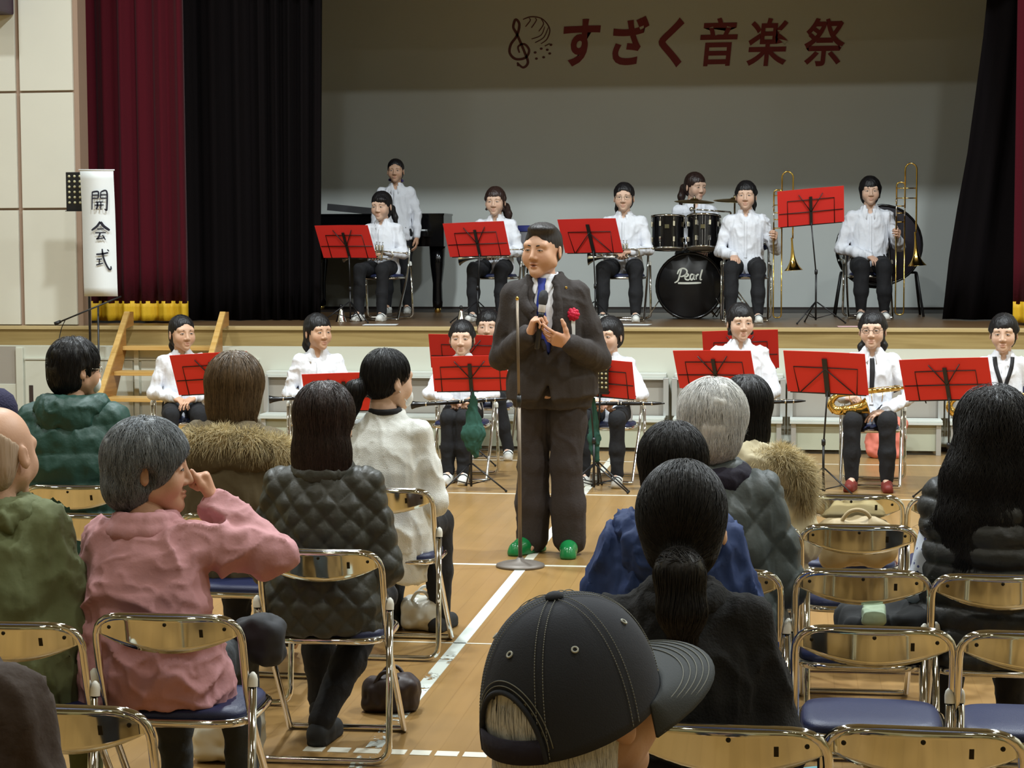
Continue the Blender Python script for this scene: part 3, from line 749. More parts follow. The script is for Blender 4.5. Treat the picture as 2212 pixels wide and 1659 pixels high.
# on the gym floor
music_stand(455, 1062, 0, 470, 848, 'black wire music stand before the leftmost seated girl', 'red music folder before the leftmost seated girl', yaw=-.05, roll=.06, w=.56, h=.31)
music_stand(735, 1068, 0, 750, 886, 'black wire music stand hidden behind the ponytailed cardigan woman', 'red music folder half hidden behind two listeners', yaw=.05, roll=.03, h=.29)
music_stand(1018, 1060, 0, 1019, 843, 'black wire music stand with a green cloth before the clarinet girl', 'red music folder before the clarinet girl', yaw=.05, roll=.02, w=.52, h=.27)
music_stand(1010, 1005, 0, 1014, 795, 'black wire music stand in the second row behind the clarinet girl', 'red music folder standing behind the clarinet girl', yaw=-.03, roll=-.02, w=.60, h=.29, spread=.24)
music_stand(1292, 1058, 0, 1298, 855, 'black wire music stand beside the speaking man', 'red music folder peeping out beside the speaking man', yaw=-.25, roll=-.05, w=.52, h=.29)
music_stand(1580, 1066, 0, 1552, 838, 'black wire music stand before the girl behind the white-haired man', 'red music folder before the girl behind the white-haired man', yaw=-.32, roll=.02, w=.56, h=.29)
music_stand(1600, 1000, 0, 1602, 795, 'black wire music stand in the second row behind a folder', 'red music folder standing behind the fringe-haired girl', yaw=-.02, roll=.03, w=.58, h=.33, spread=.24)
music_stand(1778, 1072, 0, 1789, 848, 'sturdy black music stand before the saxophonist in glasses', 'red music folder before the saxophonist in glasses', yaw=-.30, roll=-.02, w=.56, h=.31, kind='C')
music_stand(2048, 1072, 0, 2052, 862, 'black wire music stand before the saxophonist at the right edge', 'red music folder before the saxophonist at the right edge', yaw=-.34, roll=.055, w=.60, h=.31)
music_stand(1283, 1062, 0, 1275, 850, 'perforated black orchestra stand half hidden behind the speaking man', '', yaw=-.1, roll=-.03, w=.26, h=.24, kind='B', tilt=.2)
# on the stage
music_stand(757, 697, 1.0, 757, 556, 'black wire music stand on stage before the first trumpeter', 'red music folder on stage before the first trumpeter', yaw=-.42, roll=0, w=.60, h=.32, group=GST)
music_stand(1032, 697, 1.0, 1038, 552, 'black wire music stand on stage before the second trumpeter', 'red music folder on stage before the second trumpeter', yaw=-.26, roll=.03, w=.60, h=.33, group=GST)
music_stand(1286, 697, 1.0, 1284, 545, 'black wire music stand on stage before the third trumpeter', 'red music folder on stage before the third trumpeter', yaw=-.42, roll=.01, w=.60, h=.33, group=GST, kind='C')
music_stand(1762, 699, 1.0, 1752, 484, 'black wire music stand on stage between the two trombonists', 'red music folder on stage between the two trombonists', yaw=.12, roll=.085, w=.58, h=.34, group=GST)

# ---- instruments; built around their own origin, then placed with a matrix
def place(t, loc, R): t.matrix_world = Matrix(((*R[0], loc[0]), (*R[1], loc[1]), (*R[2], loc[2]), (0, 0, 0, 1)))
def bell_prof(L, r0, r1, n=12): return [(r0 + (r1 - r0) * (math.exp(4.2 * (i / n)) - 1) / (math.exp(4.2) - 1), -L * (1 - i / n)) for i in range(n + 1)]
def trumpet(label):
    """bell toward -x, mouthpiece toward +x"""
    t = thing('trumpet', label, 'trumpet', group='silver trumpets on the stage')
    Rb = frame_to((-1, 0, 0))
    MB().lathe(bell_prof(.22, .0062, .061) + [(.062, .001), (.060, -.001)], 20, c=(-.25, 0, 0), R=Rb).build('bell', M_SILVER, t)
    MB().tube(fillet([(-.04, 0, 0), (.17, 0, 0), (.17, 0, .062), (.02, 0, .062)], .03), .0060, 8).build('bell_tube', M_SILVER, t)
    MB().tube([(.02, .012, .062), (.235, .012, .062)], .0052, 8).build('lead_pipe', M_SILVER, t)
    MB().tube(fillet([(.02, .012, .062), (-.14, .012, .062), (-.14, .012, .01), (.02, .012, .01)], .03), .0062, 8).build('tuning_slide', M_SILVER, t)
    MB().lathe([(.004, 0), (.0055, .02), (.006, .05), (.013, .062), (.0135, .07), (.009, .066)], 12, c=(.22, .012, .062), R=frame_to((1, 0, 0))).build('mouthpiece', M_SILVER, t)
    for k in range(3):
        v = MB().lathe([(.009, -.05), (.0112, -.045), (.0112, .075), (.009, .08)], 12, c=(.015 + k * .026, .018, .03), close=True).build('valve', M_SILVER, t)
        MB().lathe([(.002, 0), (.002, .02), (.0075, .02), (.0075, .025)], 10, c=(.015 + k * .026, .018, .11), close=True).build('valve_button', M_SILVER, v)
    return t
def clarinet(label, L=.62):
    """bell toward -x"""
    t = thing('clarinet', label, 'clarinet', group='black clarinets on players\' laps')
    R = frame_to((1, 0, 0))
    MB().lathe([(.028, 0), (.030, .004), (.022, .03), (.016, .07), (.0138, .105)], 16, c=(0, 0, 0), R=R).build('bell', M_EBONY, t)
    MB().lathe([(.0132, .105), (.0132, .35), (.0128, .351), (.0128, .58)], 14, R=R).build('body', M_EBONY, t)
    MB().lathe([(.0125, .58), (.012, .60), (.009, .635), (.004, .67), (0, .672)], 12, R=R).build('mouthpiece', M_EBONY, t)
    for x in (.103, .34, .36, .52, .58): MB().lathe([(.0148, -.004), (.0155, 0), (.0148, .004)], 14, c=(x, 0, 0), R=R).build('ring', M_SILVER, t)
    for k, x in enumerate(np.linspace(.13, .54, 11)):
        MB().ball((x, -.012 if k % 2 else -.006, .0135), (.007, .006, .004), 6).build('key', M_SILVER, t)
    MB().tube([(.12, -.009, .0165), (.33, -.009, .0165)], .0022, 6).build('rod', M_SILVER, t)
    MB().tube([(.37, -.009, .0165), (.55, -.009, .0165)], .0022, 6).build('rod', M_SILVER, t)
    return t
def saxophone(label):
    """bow at the origin, body toward +x, bell curving up beside it"""
    t = thing('saxophone', label, 'saxophone', group='brass saxophones on players\' laps')
    bow = [(.50, 0, .01), (.30, 0, .004), (.06, 0, 0), (.0, 0, -.012), (-.035, 0, -.05), (-.03, 0, -.09), (.005, 0, -.115), (.08, 0, -.118), (.16, .0, -.112), (.22, 0, -.10)]
    P = smooth_path(bow, 5); s_ = np.linspace(0, 1, len(P))
    rr = np.interp(s_, [0, .3, .6, .8, .93, 1], [.011, .021, .030, .036, .048, .064])
    MB().tube(P, rr, 16, caps=False).build('body_tube', M_BRASS, t)
    MB().lathe([(.062, 0), (.066, .004), (.063, .006)], 18, c=bow[-1], R=frame_to((.96, 0, .2))).build('bell_rim', M_BRASS, t)
    MB().tube(smooth_path([(.50, 0, .01), (.57, 0, .012), (.61, 0, -.01), (.63, 0, -.05)], 5), [.010] * 15 + [.008], 10).build('neck', M_BRASS, t)
    MB().lathe([(.007, 0), (.009, .03), (.004, .07)], 10, c=(.63, 0, -.05), R=frame_to((.2, 0, -1))).build('mouthpiece', M_EBONY, t)
    r = np.random.default_rng(2)
    for k, x in enumerate(np.linspace(.03, .47, 13)):
        rad = .019 - .011 * x / .5; R = frame_to((0, -1, .35))
        MB().lathe([(0, .006), (rad, .006), (rad * 1.05, .002), (rad, -.002)], 12, c=(x, -.034 + .02 * x, .012), R=R).build('key_cup', M_BRASS, t)
    for zz in (-.01, .026): MB().tube([(.02, -.036, zz), (.47, -.022, zz + .004)], .0028, 6).build('key_rod', M_BRASS, t)
    for k in range(4): MB().tube(fillet([(.10 + k * .08, -.034, -.01), (.10 + k * .08, -.046, -.03), (.12 + k * .07, -.038, -.075)], .012), .003, 6).build('key_lever', M_BRASS, t)
    for k in range(3): MB().lathe([(0, .006), (.024, .006), (.026, 0), (.024, -.004)], 14, c=(.02 + k * .05, -.046, -.112), R=frame_to((0, -1, 0))).build('pad_cup', M_BRASS, t)
    MB().tube(fillet([(-.04, -.05, -.03), (-.07, -.05, -.07), (-.03, -.05, -.13)], .03), .004, 6).build('key_guard', M_BRASS, t)
    return t
def trombone(label):
    """held upright: slide crook down at the origin, bell pointing down beside it (+x)"""
    t = thing('trombone', label, 'trombone', group='brass trombones held upright on the stage')
    w = .042
    MB().tube(fillet([(-w, 0, 1.02), (-w, 0, .02), (w, 0, .02), (w, 0, 1.02)], .04), .0075, 8).build('outer_slide', M_BRASS, t)
    MB().tube([(-w, 0, 1.0), (-w, 0, 1.16)], .006, 8).build('inner_slide', M_SILVER, t); MB().tube([(w, 0, 1.0), (w, 0, 1.16)], .006, 8).build('inner_slide', M_SILVER, t)
    for z in (.96, 1.05, 1.12): MB().tube([(-w, 0, z), (w, 0, z)], .006, 6).build('brace', M_BRASS, t)
    MB().tube(fillet([(w, 0, 1.10), (w, 0, 1.52), (w + .055, 0, 1.56), (w + .115, 0, 1.52), (w + .115, 0, 1.0), (w + .115, 0, .85)], .05), .0085, 8).build('bell_tube', M_BRASS, t)
    MB().tube(fillet([(-w, 0, 1.14), (-w, 0, 1.36), (w, 0, 1.36), (w, 0, 1.14)], .042), .008, 8).build('tuning_slide', M_BRASS, t)
    for z in (1.20, 1.30): MB().tube([(-w, 0, z), (w + .115, 0, z)], .0055, 6).build('brace', M_BRASS, t)
    MB().lathe([(r_, z_) for r_, z_ in bell_prof(.34, .0095, .098)] + [(.100, .002), (.097, .003)], 22, c=(w + .125, 0, .52), R=frame_to((.06, 0, -1))).build('bell', M_BRASS, t)
    MB().lathe([(.008, 0), (.013, .02), (.0135, .028), (.010, .024)], 12, c=(-w - .002, 0, 1.16)).build('mouthpiece', M_SILVER, t)
    return t
def mute(px, py, label):
    p = at_z(px, py, 1.0)
    t = thing('trumpet_mute', label, 'trumpet mute', p, group='silver mutes on the stage floor')
    MB().lathe([(.052, 0), (.052, .006), (.045, .02), (.030, .07), (.020, .11), (.014, .13)], 18, close=True).build('cone', M_SILVER, t)
    MB().lathe([(.014, .13), (.016, .15), (.010, .165), (0, .166)], 12).build('tip', M_EBONY, t); return t
mute(737, 696, 'silver cone mute standing on the stage near the first trumpeter'); mute(996, 700, 'silver cone mute standing on the stage before the second trumpeter')

# ---- grand piano
def piano():
    Y0 = 20.05; xa = at_y(700, 500, Y0).x; xb = at_y(975, 500, Y0).x
    t = thing('grand_piano', 'black lacquered grand piano at the dark curtain side of the stage', 'piano', ((xa + xb) / 2, Y0, STG_Z)); w = (xb - xa) / 2
    z1 = at_y(830, 463, Y0).z - STG_Z; z0 = z1 - .34
    out = [(w, -.45), (w, .05)] + [tuple(p) for p in smooth_path([(w, .05), (w * .86, .22), (w * .35, .30), (-w * .2, .42), (-w * .8, .55), (-w * 1.35, .56)], 5)[1:]] + [(-w * 1.75, .40), (-w * 1.8, .0), (-w * 1.7, -.45)]
    MB().prism(out, z0, z1 - .02).build('case', M_PIANO, t)
    MB().prism([(x * 1.01, y * 1.02) for x, y in out], z1 - .02, z1).build('lid', M_PIANO, t)
    MB().obox((-w * .42, .05, z1 + .045), (.34, .02, -.035), (0, .12, 0), (.003, 0, .035)).build('music_desk', mat('grey_piano_desk', srgb(70, 70, 72), rough=.4), t)
    MB().box(-w * 1.3, w * .8, -.60, -.44, z0 + .10, z0 + .16, .01).build('key_slip', M_PIANO, t)
    MB().box(-w * 1.25, w * .75, -.58, -.45, z0 + .16, z0 + .175).build('keyboard', M_PAPER, t)
    for (lx, ly) in ((w * .86, -.3), (-w * 1.25, -.3), (-w * 1.2, .4)):
        lg = MB().lathe([(.05, .05), (.055, .12), (.05, .3), (.075, .5), (.085, z0)], 10, c=(lx, ly, 0), close=True).build('leg', M_PIANO, t)
        MB().lathe([(.03, 0), (.035, .03), (.03, .055)], 10, c=(lx, ly, 0), close=True).build('caster', M_BRASS, lg)
    MB().box(-.06, .06, -.2, -.12, .1, z0).build('pedal_lyre', M_PIANO, t)
piano()

# ---- drum kit: each drum and stand is a thing of its own
def drum(t, c, R, r, L, lugs, head_mat, hoop=M_CHROME, hoop_r=.010, shell=M_DRUM):
    """axis along R's z; head at +z end"""
    c = np.array(c, float)
    MB().lathe([(r, -L / 2), (r, L / 2)], 36, c=c, R=R).build('shell', shell, t)
    for sgn in (-1, 1):
        h = c + R[:, 2] * (sgn * L / 2)
        MB().lathe([(0, .001), (r * .98, .001), (r * 1.005, -.006)] if sgn > 0 else [(r * 1.005, .006), (r * .98, -.001), (0, -.001)], 36, c=h, R=R).build('drum_head', head_mat, t)
        a = np.linspace(0, 2 * PI, 37)[:-1]
        MB().tube([h + R[:, 0] * math.cos(x) * (r + .006) + R[:, 1] * math.sin(x) * (r + .006) for x in a], hoop_r, 8, closed=True).build('hoop', hoop, t)
    for k in range(lugs):
        a = 2 * PI * (k + .5) / lugs; d = R[:, 0] * math.cos(a) + R[:, 1] * math.sin(a)
        for sgn in (-1, 1):
            lg = MB().obox(c + d * (r + .008) + R[:, 2] * (sgn * L * .24), d * .010, np.cross(d, R[:, 2]) * .009, R[:, 2] * .022).build('lug', M_CHROME, t)
            MB().tube([c + d * (r + .013) + R[:, 2] * (sgn * L * .24), c + d * (r + .013) + R[:, 2] * (sgn * (L / 2 + .008))], .0032, 6).build('tension_rod', M_CHROME, lg)
YD = 18.05
def letters_mesh(body, size, shear=0.0, bold=0.0, extrude=.002):
    cu = bpy.data.curves.new('lettering', 'FONT'); cu.body = body; cu.size = size; cu.shear = shear; cu.offset = bold; cu.extrude = extrude; cu.align_x = 'CENTER'; cu.align_y = 'CENTER'; cu.resolution_u = 4
    o = bpy.data.objects.new('lettering', cu); COL.objects.link(o); dg = bpy.context.evaluated_depsgraph_get(); dg.update()
    me = bpy.data.meshes.new_from_object(o.evaluated_get(dg)); bpy.data.objects.remove(o); bpy.data.curves.remove(cu); me.materials.clear(); return me
def stroke_mesh(strokes, w, thick=.002, taper=True, scale=1.0):
    """brush strokes in the x,z plane facing -y: each is a list of (x,z) points, optionally with its own width"""
    mb = MB()
    for st_ in strokes:
        ww = w
        if isinstance(st_[0], (int, float)): ww, st_ = w * st_[0], st_[1]
        P = smooth_path([(a * scale, 0, b * scale) for a, b in st_], 6) if len(st_) > 2 else np.array([(a * scale, 0, b * scale) for a, b in st_], float)
        T = np.gradient(P, axis=0); T /= np.linalg.norm(T, axis=1)[:, None] + 1e-9; Nn = np.stack([-T[:, 2], T[:, 0] * 0, T[:, 0]], 1)
        m = len(P); rr = np.full(m, ww / 2) * scale
        if taper: rr = rr * np.interp(np.linspace(0, 1, m), [0, .12, .8, 1], [.75, 1, .95, .6])
        A = P + Nn * rr[:, None]; B = P - Nn * rr[:, None]; V = np.concatenate([A, B, A + (0, thick, 0), B + (0, thick, 0)]); F = []
        for i in range(m - 1):
            F += [(i, i + 1, m + i + 1, m + i), (2 * m + i, 3 * m + i, 3 * m + i + 1, 2 * m + i + 1), (i, 2 * m + i, 2 * m + i + 1, i + 1), (m + i, m + i + 1, 3 * m + i + 1, 3 * m + i)]
        F += [(0, m, 3 * m, 2 * m), (m - 1, 3 * m - 1, 4 * m - 1, 2 * m - 1)]
        mb.add(V, F)
    return mb.mesh('strokes')
def drum_kit():
    c = at_y(1487, 618, YD); t = thing('bass_drum', 'black bass drum with white script lettering on its front head', 'drum', (c.x, c.y, STG_Z)); r = c.z - STG_Z - .012
    R = frame_to((.05, -1, 0)); drum(t, (0, .2, r + .012), R, r, .40, 10, M_DRUMHEAD, M_DRUM, .014)
    # script lettering on the head
    S = [[(-.36, .20), (-.30, .34), (-.16, .40), (-.04, .33), (-.06, .20), (-.20, .12), (-.28, .13)], [(-.22, .40), (-.27, .20), (-.34, -.02), (-.46, -.10)],
         [(-.12, .07), (-.02, .13), (.02, .18), (-.04, .21), (-.10, .15), (-.08, .03), (.02, .0), (.07, .05)], [(.20, .18), (.12, .19), (.08, .08), (.13, .0), (.19, .08), (.22, .19), (.20, .05), (.25, .01)],
         [(.28, .17), (.29, .01)], [(.285, .11), (.33, .18), (.38, .18)], [(.50, .36), (.44, .14), (.43, .02), (.49, .01)], [1.3, [(-.34, -.11), (.02, -.115), (.46, -.10)]]]
    o = obj('lettering', stroke_mesh([(x if isinstance(x[0], (int, float)) else [1.0, x]) for x in S], .055, scale=.27), mat('white_drum_lettering', srgb(214, 214, 200), rough=.5), t, loc=(-.005, -.007, r + .07)); o.rotation_euler = (0, 0, .05)
    for sx in (-1, 1): MB().tube([(sx * r * .75, .05, .25), (sx * (r + .08), -.10, .012)], .006, 6).build('spur', M_CHROME, t)
    for px, lab in ((1443, 'black rack tom mounted above the bass drum, nearer the trumpeters'), (1520, 'black rack tom mounted above the bass drum, nearer the trombonists')):
        c2 = at_y(px, 503, YD - .05); tt = thing('rack_tom', lab, 'drum', (c2.x, c2.y, STG_Z), group='rack toms of the drum kit')
        R2 = frame_to((0, .18 if px > 1480 else .10, 1)); drum(tt, (0, 0, c2.z - STG_Z), R2, .150, .30, 8, mat('white_tom_head', srgb(196, 196, 190), rough=.5))
        MB().obox((0, -.162, c2.z - STG_Z + .06), (.02, 0, 0), (0, .002, 0), (0, 0, .018)).build('badge', M_SILVER, tt)
        MB().tube(fillet([(0, .16, c2.z - STG_Z), (.0, .22, c2.z - STG_Z), (c.x - c2.x, .24, .66)], .04), .010, 8).build('tom_arm', M_CHROME, tt)
    # floor tom peeking at the side, cymbals with stands
    for (px, py, rr, lab, bx) in ((1500, 433, .19, 'bronze cymbal above the rack toms in front of the drummer', 1455), (1587, 431, .20, 'bronze cymbal behind the first trombonist\'s head', 1578)):
        q = at_y(px, py, YD + .25); tt = thing('cymbal', lab, 'cymbal', (q.x, q.y, STG_Z), group='cymbals of the drum kit')
        zc = q.z - STG_Z
        MB().lathe([(0, .022), (.03, .018), (.045, .006), (rr * .7, -.004), (rr, -.014), (rr, -.016), (.04, .002), (0, .014)], 30, c=(0, 0, zc), R=frame_to((.04, -.10, 1))).build('cymbal_disc', M_BRONZE, tt)
        MB().lathe([(.012, .02), (.012, .035), (.006, .045)], 10, c=(0, 0, zc), close=True).build('wing_nut', M_CHROME, tt)
        MB().tube([(0, 0, zc + .02), (0, .0, .55)], .009, 8).build('stand_pole', M_CHROME, tt); MB().tube([(0, 0, .58), (0, 0, .12)], .012, 8).build('lower_pole', M_CHROME, tt)
        for k in range(3):
            a = .5 + 2 * PI * k / 3; MB().tube([(0, 0, .30), (math.cos(a) * .24, math.sin(a) * .24, .012)], .007, 6).build('leg', M_CHROME, tt)
    a = at_y(1494, 452, YD + .1); b = at_y(1578, 458, YD + .2)
    tt = thing('cymbal_boom_stand', 'chrome boom arm reaching over the rack toms', 'cymbal boom', (b.x, b.y, STG_Z))
    MB().tube([(a.x - b.x, a.y - b.y, a.z - STG_Z), (0, 0, b.z - STG_Z)], .008, 8).build('arm', M_CHROME, tt); MB().tube([(0, 0, b.z - STG_Z), (.01, .02, .3), (.02, .03, 0)], .009, 8).build('pole', M_CHROME, tt)
    for k in range(3):
        aa = .2 + 2 * PI * k / 3; MB().tube([(.015, .025, .28), (.015 + math.cos(aa) * .22, .025 + math.sin(aa) * .22, .012)], .007, 6).build('leg', M_CHROME, tt)
    MB().ball((a.x - b.x, a.y - b.y, a.z - STG_Z), (.022, .016, .022), 8).build('wing_clamp', M_CHROME, tt)
drum_kit()
# concert bass drum in its stand behind the second trombonist
def concert_drum():
    Y = 19.1; c = at_y(1898, 533, Y); r = .375; t = thing('concert_bass_drum', 'large dark concert bass drum on a stand behind the second trombonist', 'drum', (c.x, c.y, STG_Z))
    R = frame_to((.12, -1, .1)); drum(t, (0, 0, c.z - STG_Z), R, r, .42, 10, mat('dark_plum_drum_cover', srgb(34, 26, 34), rough=.55), M_DRUM, .012)
    for sx in (-1, 1):
        MB().tube(fillet([(sx * .42, -.26, .0), (sx * .36, -.1, .42), (sx * .36, .1, .42), (sx * .42, .26, .0)], .05), .012, 8).build('stand_leg', M_BLACKMETAL, t)
    MB().tube([(-.36, 0, .42), (.36, 0, .42)], .012, 8).build('stand_bar', M_BLACKMETAL, t)
concert_drum()

# ---- microphone stand with its round base, and the boom stand near the banner
def mic_stand():
    b = at_z(1124, 1224, 0); t = thing('microphone_stand', 'straight microphone stand with round grey base before the speaking man', 'microphone stand', b)
    zt = at_y(1118, 645, b.y).z
    MB().lathe([(.128, 0), (.131, .006), (.128, .014), (.10, .024), (.03, .034), (.016, .05)], 36, close=True).build('round_base', mat('grey_cast_base', srgb(112, 104, 96), rough=.5, metal=.3), t)
    MB().tube([(0, 0, .04), (-.004, 0, zt * .62)], .0105, 10).build('lower_pole', mat('grey_stand_pole', srgb(120, 108, 94), rough=.35, metal=.7), t)
    MB().tube([(-.004, 0, zt * .60), (-.012, 0, zt - .01)], .0078, 10).build('upper_pole', MATS['grey_stand_pole'], t)
    MB().lathe([(.013, -.03), (.014, 0), (.013, .03)], 12, c=(-.004, 0, zt * .62), close=True).build('clutch', M_BLACKMETAL, t)
    MB().ball((-.012, 0, zt), (.009, .009, .012), 8).build('thread_tip', M_BRASS, t)
mic_stand()
def boom():
    Y = 15.6; b = at_y(215, 970, Y); b.z = 0
    t = thing('boom_microphone_stand', 'black boom microphone stand leaning over beside the stage steps', 'microphone stand', b)
    e = at_y(118, 700, Y - .2); k = at_y(212, 660, Y); f = at_y(262, 640, Y)
    L = lambda p: np.array((p.x - b.x, p.y - b.y, p.z))
    MB().tube([L(e), L(f)], .007, 8).build('boom_arm', M_BLACKMETAL, t)
    MB().tube([L(e), L(e) * .86 + L(k) * .14], [.017, .014], 10).build('microphone', M_BLACKMETAL, t)
    MB().tube([(0, 0, .05), L(k)], .009, 8).build('pole', M_BLACKMETAL, t)
    for q in range(3):
        a = .4 + 2 * PI * q / 3; MB().tube([(0, 0, .22), (math.cos(a) * .25, math.sin(a) * .25, .012)], .008, 6).build('leg', M_BLACKMETAL, t)
    MB().tube(smooth_path([L(e) * .75 + L(k) * .25, L(e) * .75 + L(k) * .25 + (-.05, 0, -.12), L(e) + (.02, 0, -.35), (-.2, .0, .3), (-.1, 0, .01)], 6), .004, 6).build('cable', M_BLACKMETAL, t)
boom()
# banner hung in front of a perforated music stand
def banner():
    Y = 15.72; a = at_y(174, 367, Y); c = at_y(248, 640, Y)
    b = at_y(205, 970, Y + .12)
    t = thing('orchestra_stand', 'black perforated stand holding up the paper sign by the curtain', 'music stand', (b.x, Y + .12, 0))
    p0 = at_y(142, 372, Y + .12); p1 = at_y(176, 455, Y + .12); cx = p1.x + .05
    dw = (cx - p0.x) * 2; zc = (p0.z + p1.z) / 2; hh = (p0.z - p1.z) / 2; ox = cx - b.x - (dw / 2 - (cx - p0.x))
    MB().box(p0.x - b.x, p0.x - b.x + dw, -.003, .003, p1.z, p0.z, .003).build('perforated_desk', M_BLACKMETAL, t)
    hm = MB()
    for i in range(8):
        for j in range(6):
            hm.lathe([(0, -.002), (.0115, -.002), (.0115, .002), (0, .002)], 10, c=(p0.x - b.x + .030 + i * .048, -.003, p0.z - .035 - j * .045), R=frame_to((0, -1, 0)))
    hm.build('desk_hole_rims', MATS['desk_hole_pale'], t, kind='stuff')
    MB().box(p0.x - b.x, p0.x - b.x + dw, -.03, .003, p1.z - .006, p1.z).build('ledge', M_BLACKMETAL, t)
    MB().tube([(cx - b.x, .01, p1.z + .1), (cx - b.x, .012, .05)], .011, 8).build('pole', M_BLACKMETAL, t)
    for q in range(3):
        an = .7 + 2 * PI * q / 3; MB().tube([(cx - b.x, .012, .12), (cx - b.x + math.cos(an) * .28, .012 + math.sin(an) * .2, .012)], .009, 6).build('leg', M_BLACKMETAL, t)
    w = (at_y(246, 500, Y).x - at_y(174, 500, Y).x); x0 = at_y(175, 500, Y).x
    s_ = thing('paper_sign', 'long white paper sign with brushed black characters hanging by the curtain', 'sign', (x0 + w / 2, Y, 0))
    n = 14; V = []; za, zb = a.z, at_y(210, 640, Y).z
    for i in range(n + 1):
        z = za + (zb - za) * i / n
        for xx in (-w / 2, w / 2): V.append((xx + .022 * (i / n), .012 * math.sin(i / n * 5) * (1 if xx < 0 else .5), z))
    F = np.array([(2 * i, 2 * i + 2, 2 * i + 3, 2 * i + 1) for i in range(n)])
    solid(obj('paper', mesh_np('paper', V, F, True), M_PAPER, s_), .0015)
    MB().tube([(-w / 2 - .01, 0, za), (w / 2 + .012, 0, za - .004)], .006, 8).build('top_rod', M_PAPER, s_)
    kai = [[(-.42, .5), (-.44, -.55)], [(-.42, .48), (-.06, .5), (-.07, .12)], [(-.40, .30), (-.08, .32)], [(-.40, .12), (-.07, .13)], [(.10, .5), (.08, .13)], [(.10, .5), (.46, .52), (.47, -.45), (.42, -.55), (.33, -.50)], [(.10, .32), (.44, .33)], [(.10, .13), (.44, .14)],
           [(-.22, -.10), (.24, -.08)], [(-.28, -.28), (.28, -.26)], [(-.10, -.10), (-.12, -.40), (-.20, -.52)], [(.10, -.10), (.10, -.55)]]
    ai = [[1.3, [(-.02, .52), (-.22, .25), (-.55, .0)]], [1.6, [(0, .50), (.2, .25), (.56, .02)]], [(-.2, .08), (.2, .10)], [(-.32, -.14), (.32, -.12)], [(-.02, -.14), (-.14, -.42), (-.26, -.50)], [(-.26, -.50), (.24, -.42)], [(.12, -.26), (.3, -.54)]]
    siki = [[(-.38, .22), (.0, .26), (.36, .34)], [(-.02, .55), (.05, .1), (.2, -.3), (.4, -.62), (.52, -.62), (.52, -.45)], [(.30, .52), (.40, .42)], [(-.36, -.06), (-.02, -.04)], [(-.18, -.06), (-.2, -.36)], [(-.38, -.40), (.04, -.28)]]
    for nm, S, (px, py), sc_ in (('character', kai, (214, 433), .145), ('character', ai, (217, 498), .145), ('character', siki, (221, 558), .145)):
        p = at_y(px, py, Y - .02); o = obj(nm, stroke_mesh([(x if isinstance(x[0], (int, float)) else [1.0, x]) for x in S], .105, .001, scale=sc_), M_INK, s_, loc=(p.x - (x0 + w / 2), -.018, p.z)); o.rotation_euler = (0, .02, 0)
banner()
# title letters and clef emblem on the backdrop
def title():
    Y = BACK_Y; c = at_y(1520, 95, Y); t = thing('festival_title', 'row of dark red title characters fixed high on the stage backdrop', 'title lettering', (c.x, Y, c.z))
    M_T = mat('dark_red_letter', srgb(134, 52, 60), rough=.7)
    for ch, px in zip('すざく音楽祭', (1250, 1352, 1448, 1548, 1655, 1777)):
        q = at_y(px, 95, Y); me = letters_mesh(ch, .575 if ch not in 'くす' else .60, shear=.12, bold=.018 if ch in 'すざく' else .009, extrude=.004)
        o = obj('letter', me, M_T, t, loc=(q.x - c.x, -.008, at_y(px, 100, Y).z - c.z)); o.rotation_euler = (PI / 2, 0, 0); o.scale = (.74, .92, 1)
    M_E = mat('brown_emblem', srgb(104, 60, 62), rough=.7)
    clef = [[(-.10, -.28), (.0, -.36), (.08, -.28), (.02, -.10), (-.10, .18), (-.16, .30), (-.12, .42), (-.06, .34), (-.10, .16), (-.20, .02), (-.22, -.12), (-.12, -.22), (.04, -.20), (.10, -.08), (.02, .02), (-.08, -.02), (-.06, -.12)]]
    wing = [[.45, [(.0, .42), (.14, .46), (.32, .42), (.44, .26), (.40, .10), (.30, .02)]], [.4, [(.04, .30), (.12, .40), (.10, .44)]], [.4, [(.14, .28), (.22, .40), (.20, .44)]], [.4, [(.26, .22), (.34, .34), (.30, .42)]], [.35, [(.20, .04), (.34, .12), (.42, .28)]], [.35, [(.14, .10), (.30, .16), (.36, .30)]], [.5, [(.36, -.02), (.44, .02)]]]
    q = at_y(1130, 98, Y)
    em = obj('clef_emblem', stroke_mesh([[1.0, x] for x in clef] + wing, .042, .004, scale=.66), M_E, t, loc=(q.x - c.x, -.006, q.z - c.z))
    nb = MB()
    for (a, b) in ((.20, -.12), (.30, -.06), (.22, -.22), (.34, -.20), (.40, -.08), (.46, .0), (.44, -.14), (-.08, -.32)): nb.ball((a * .66, 0, b * .66), (.016, .003, .013), 6)
    nb.build('emblem_notes', M_E, t, loc=(q.x - c.x, -.006, q.z - c.z), kind='stuff')
title()
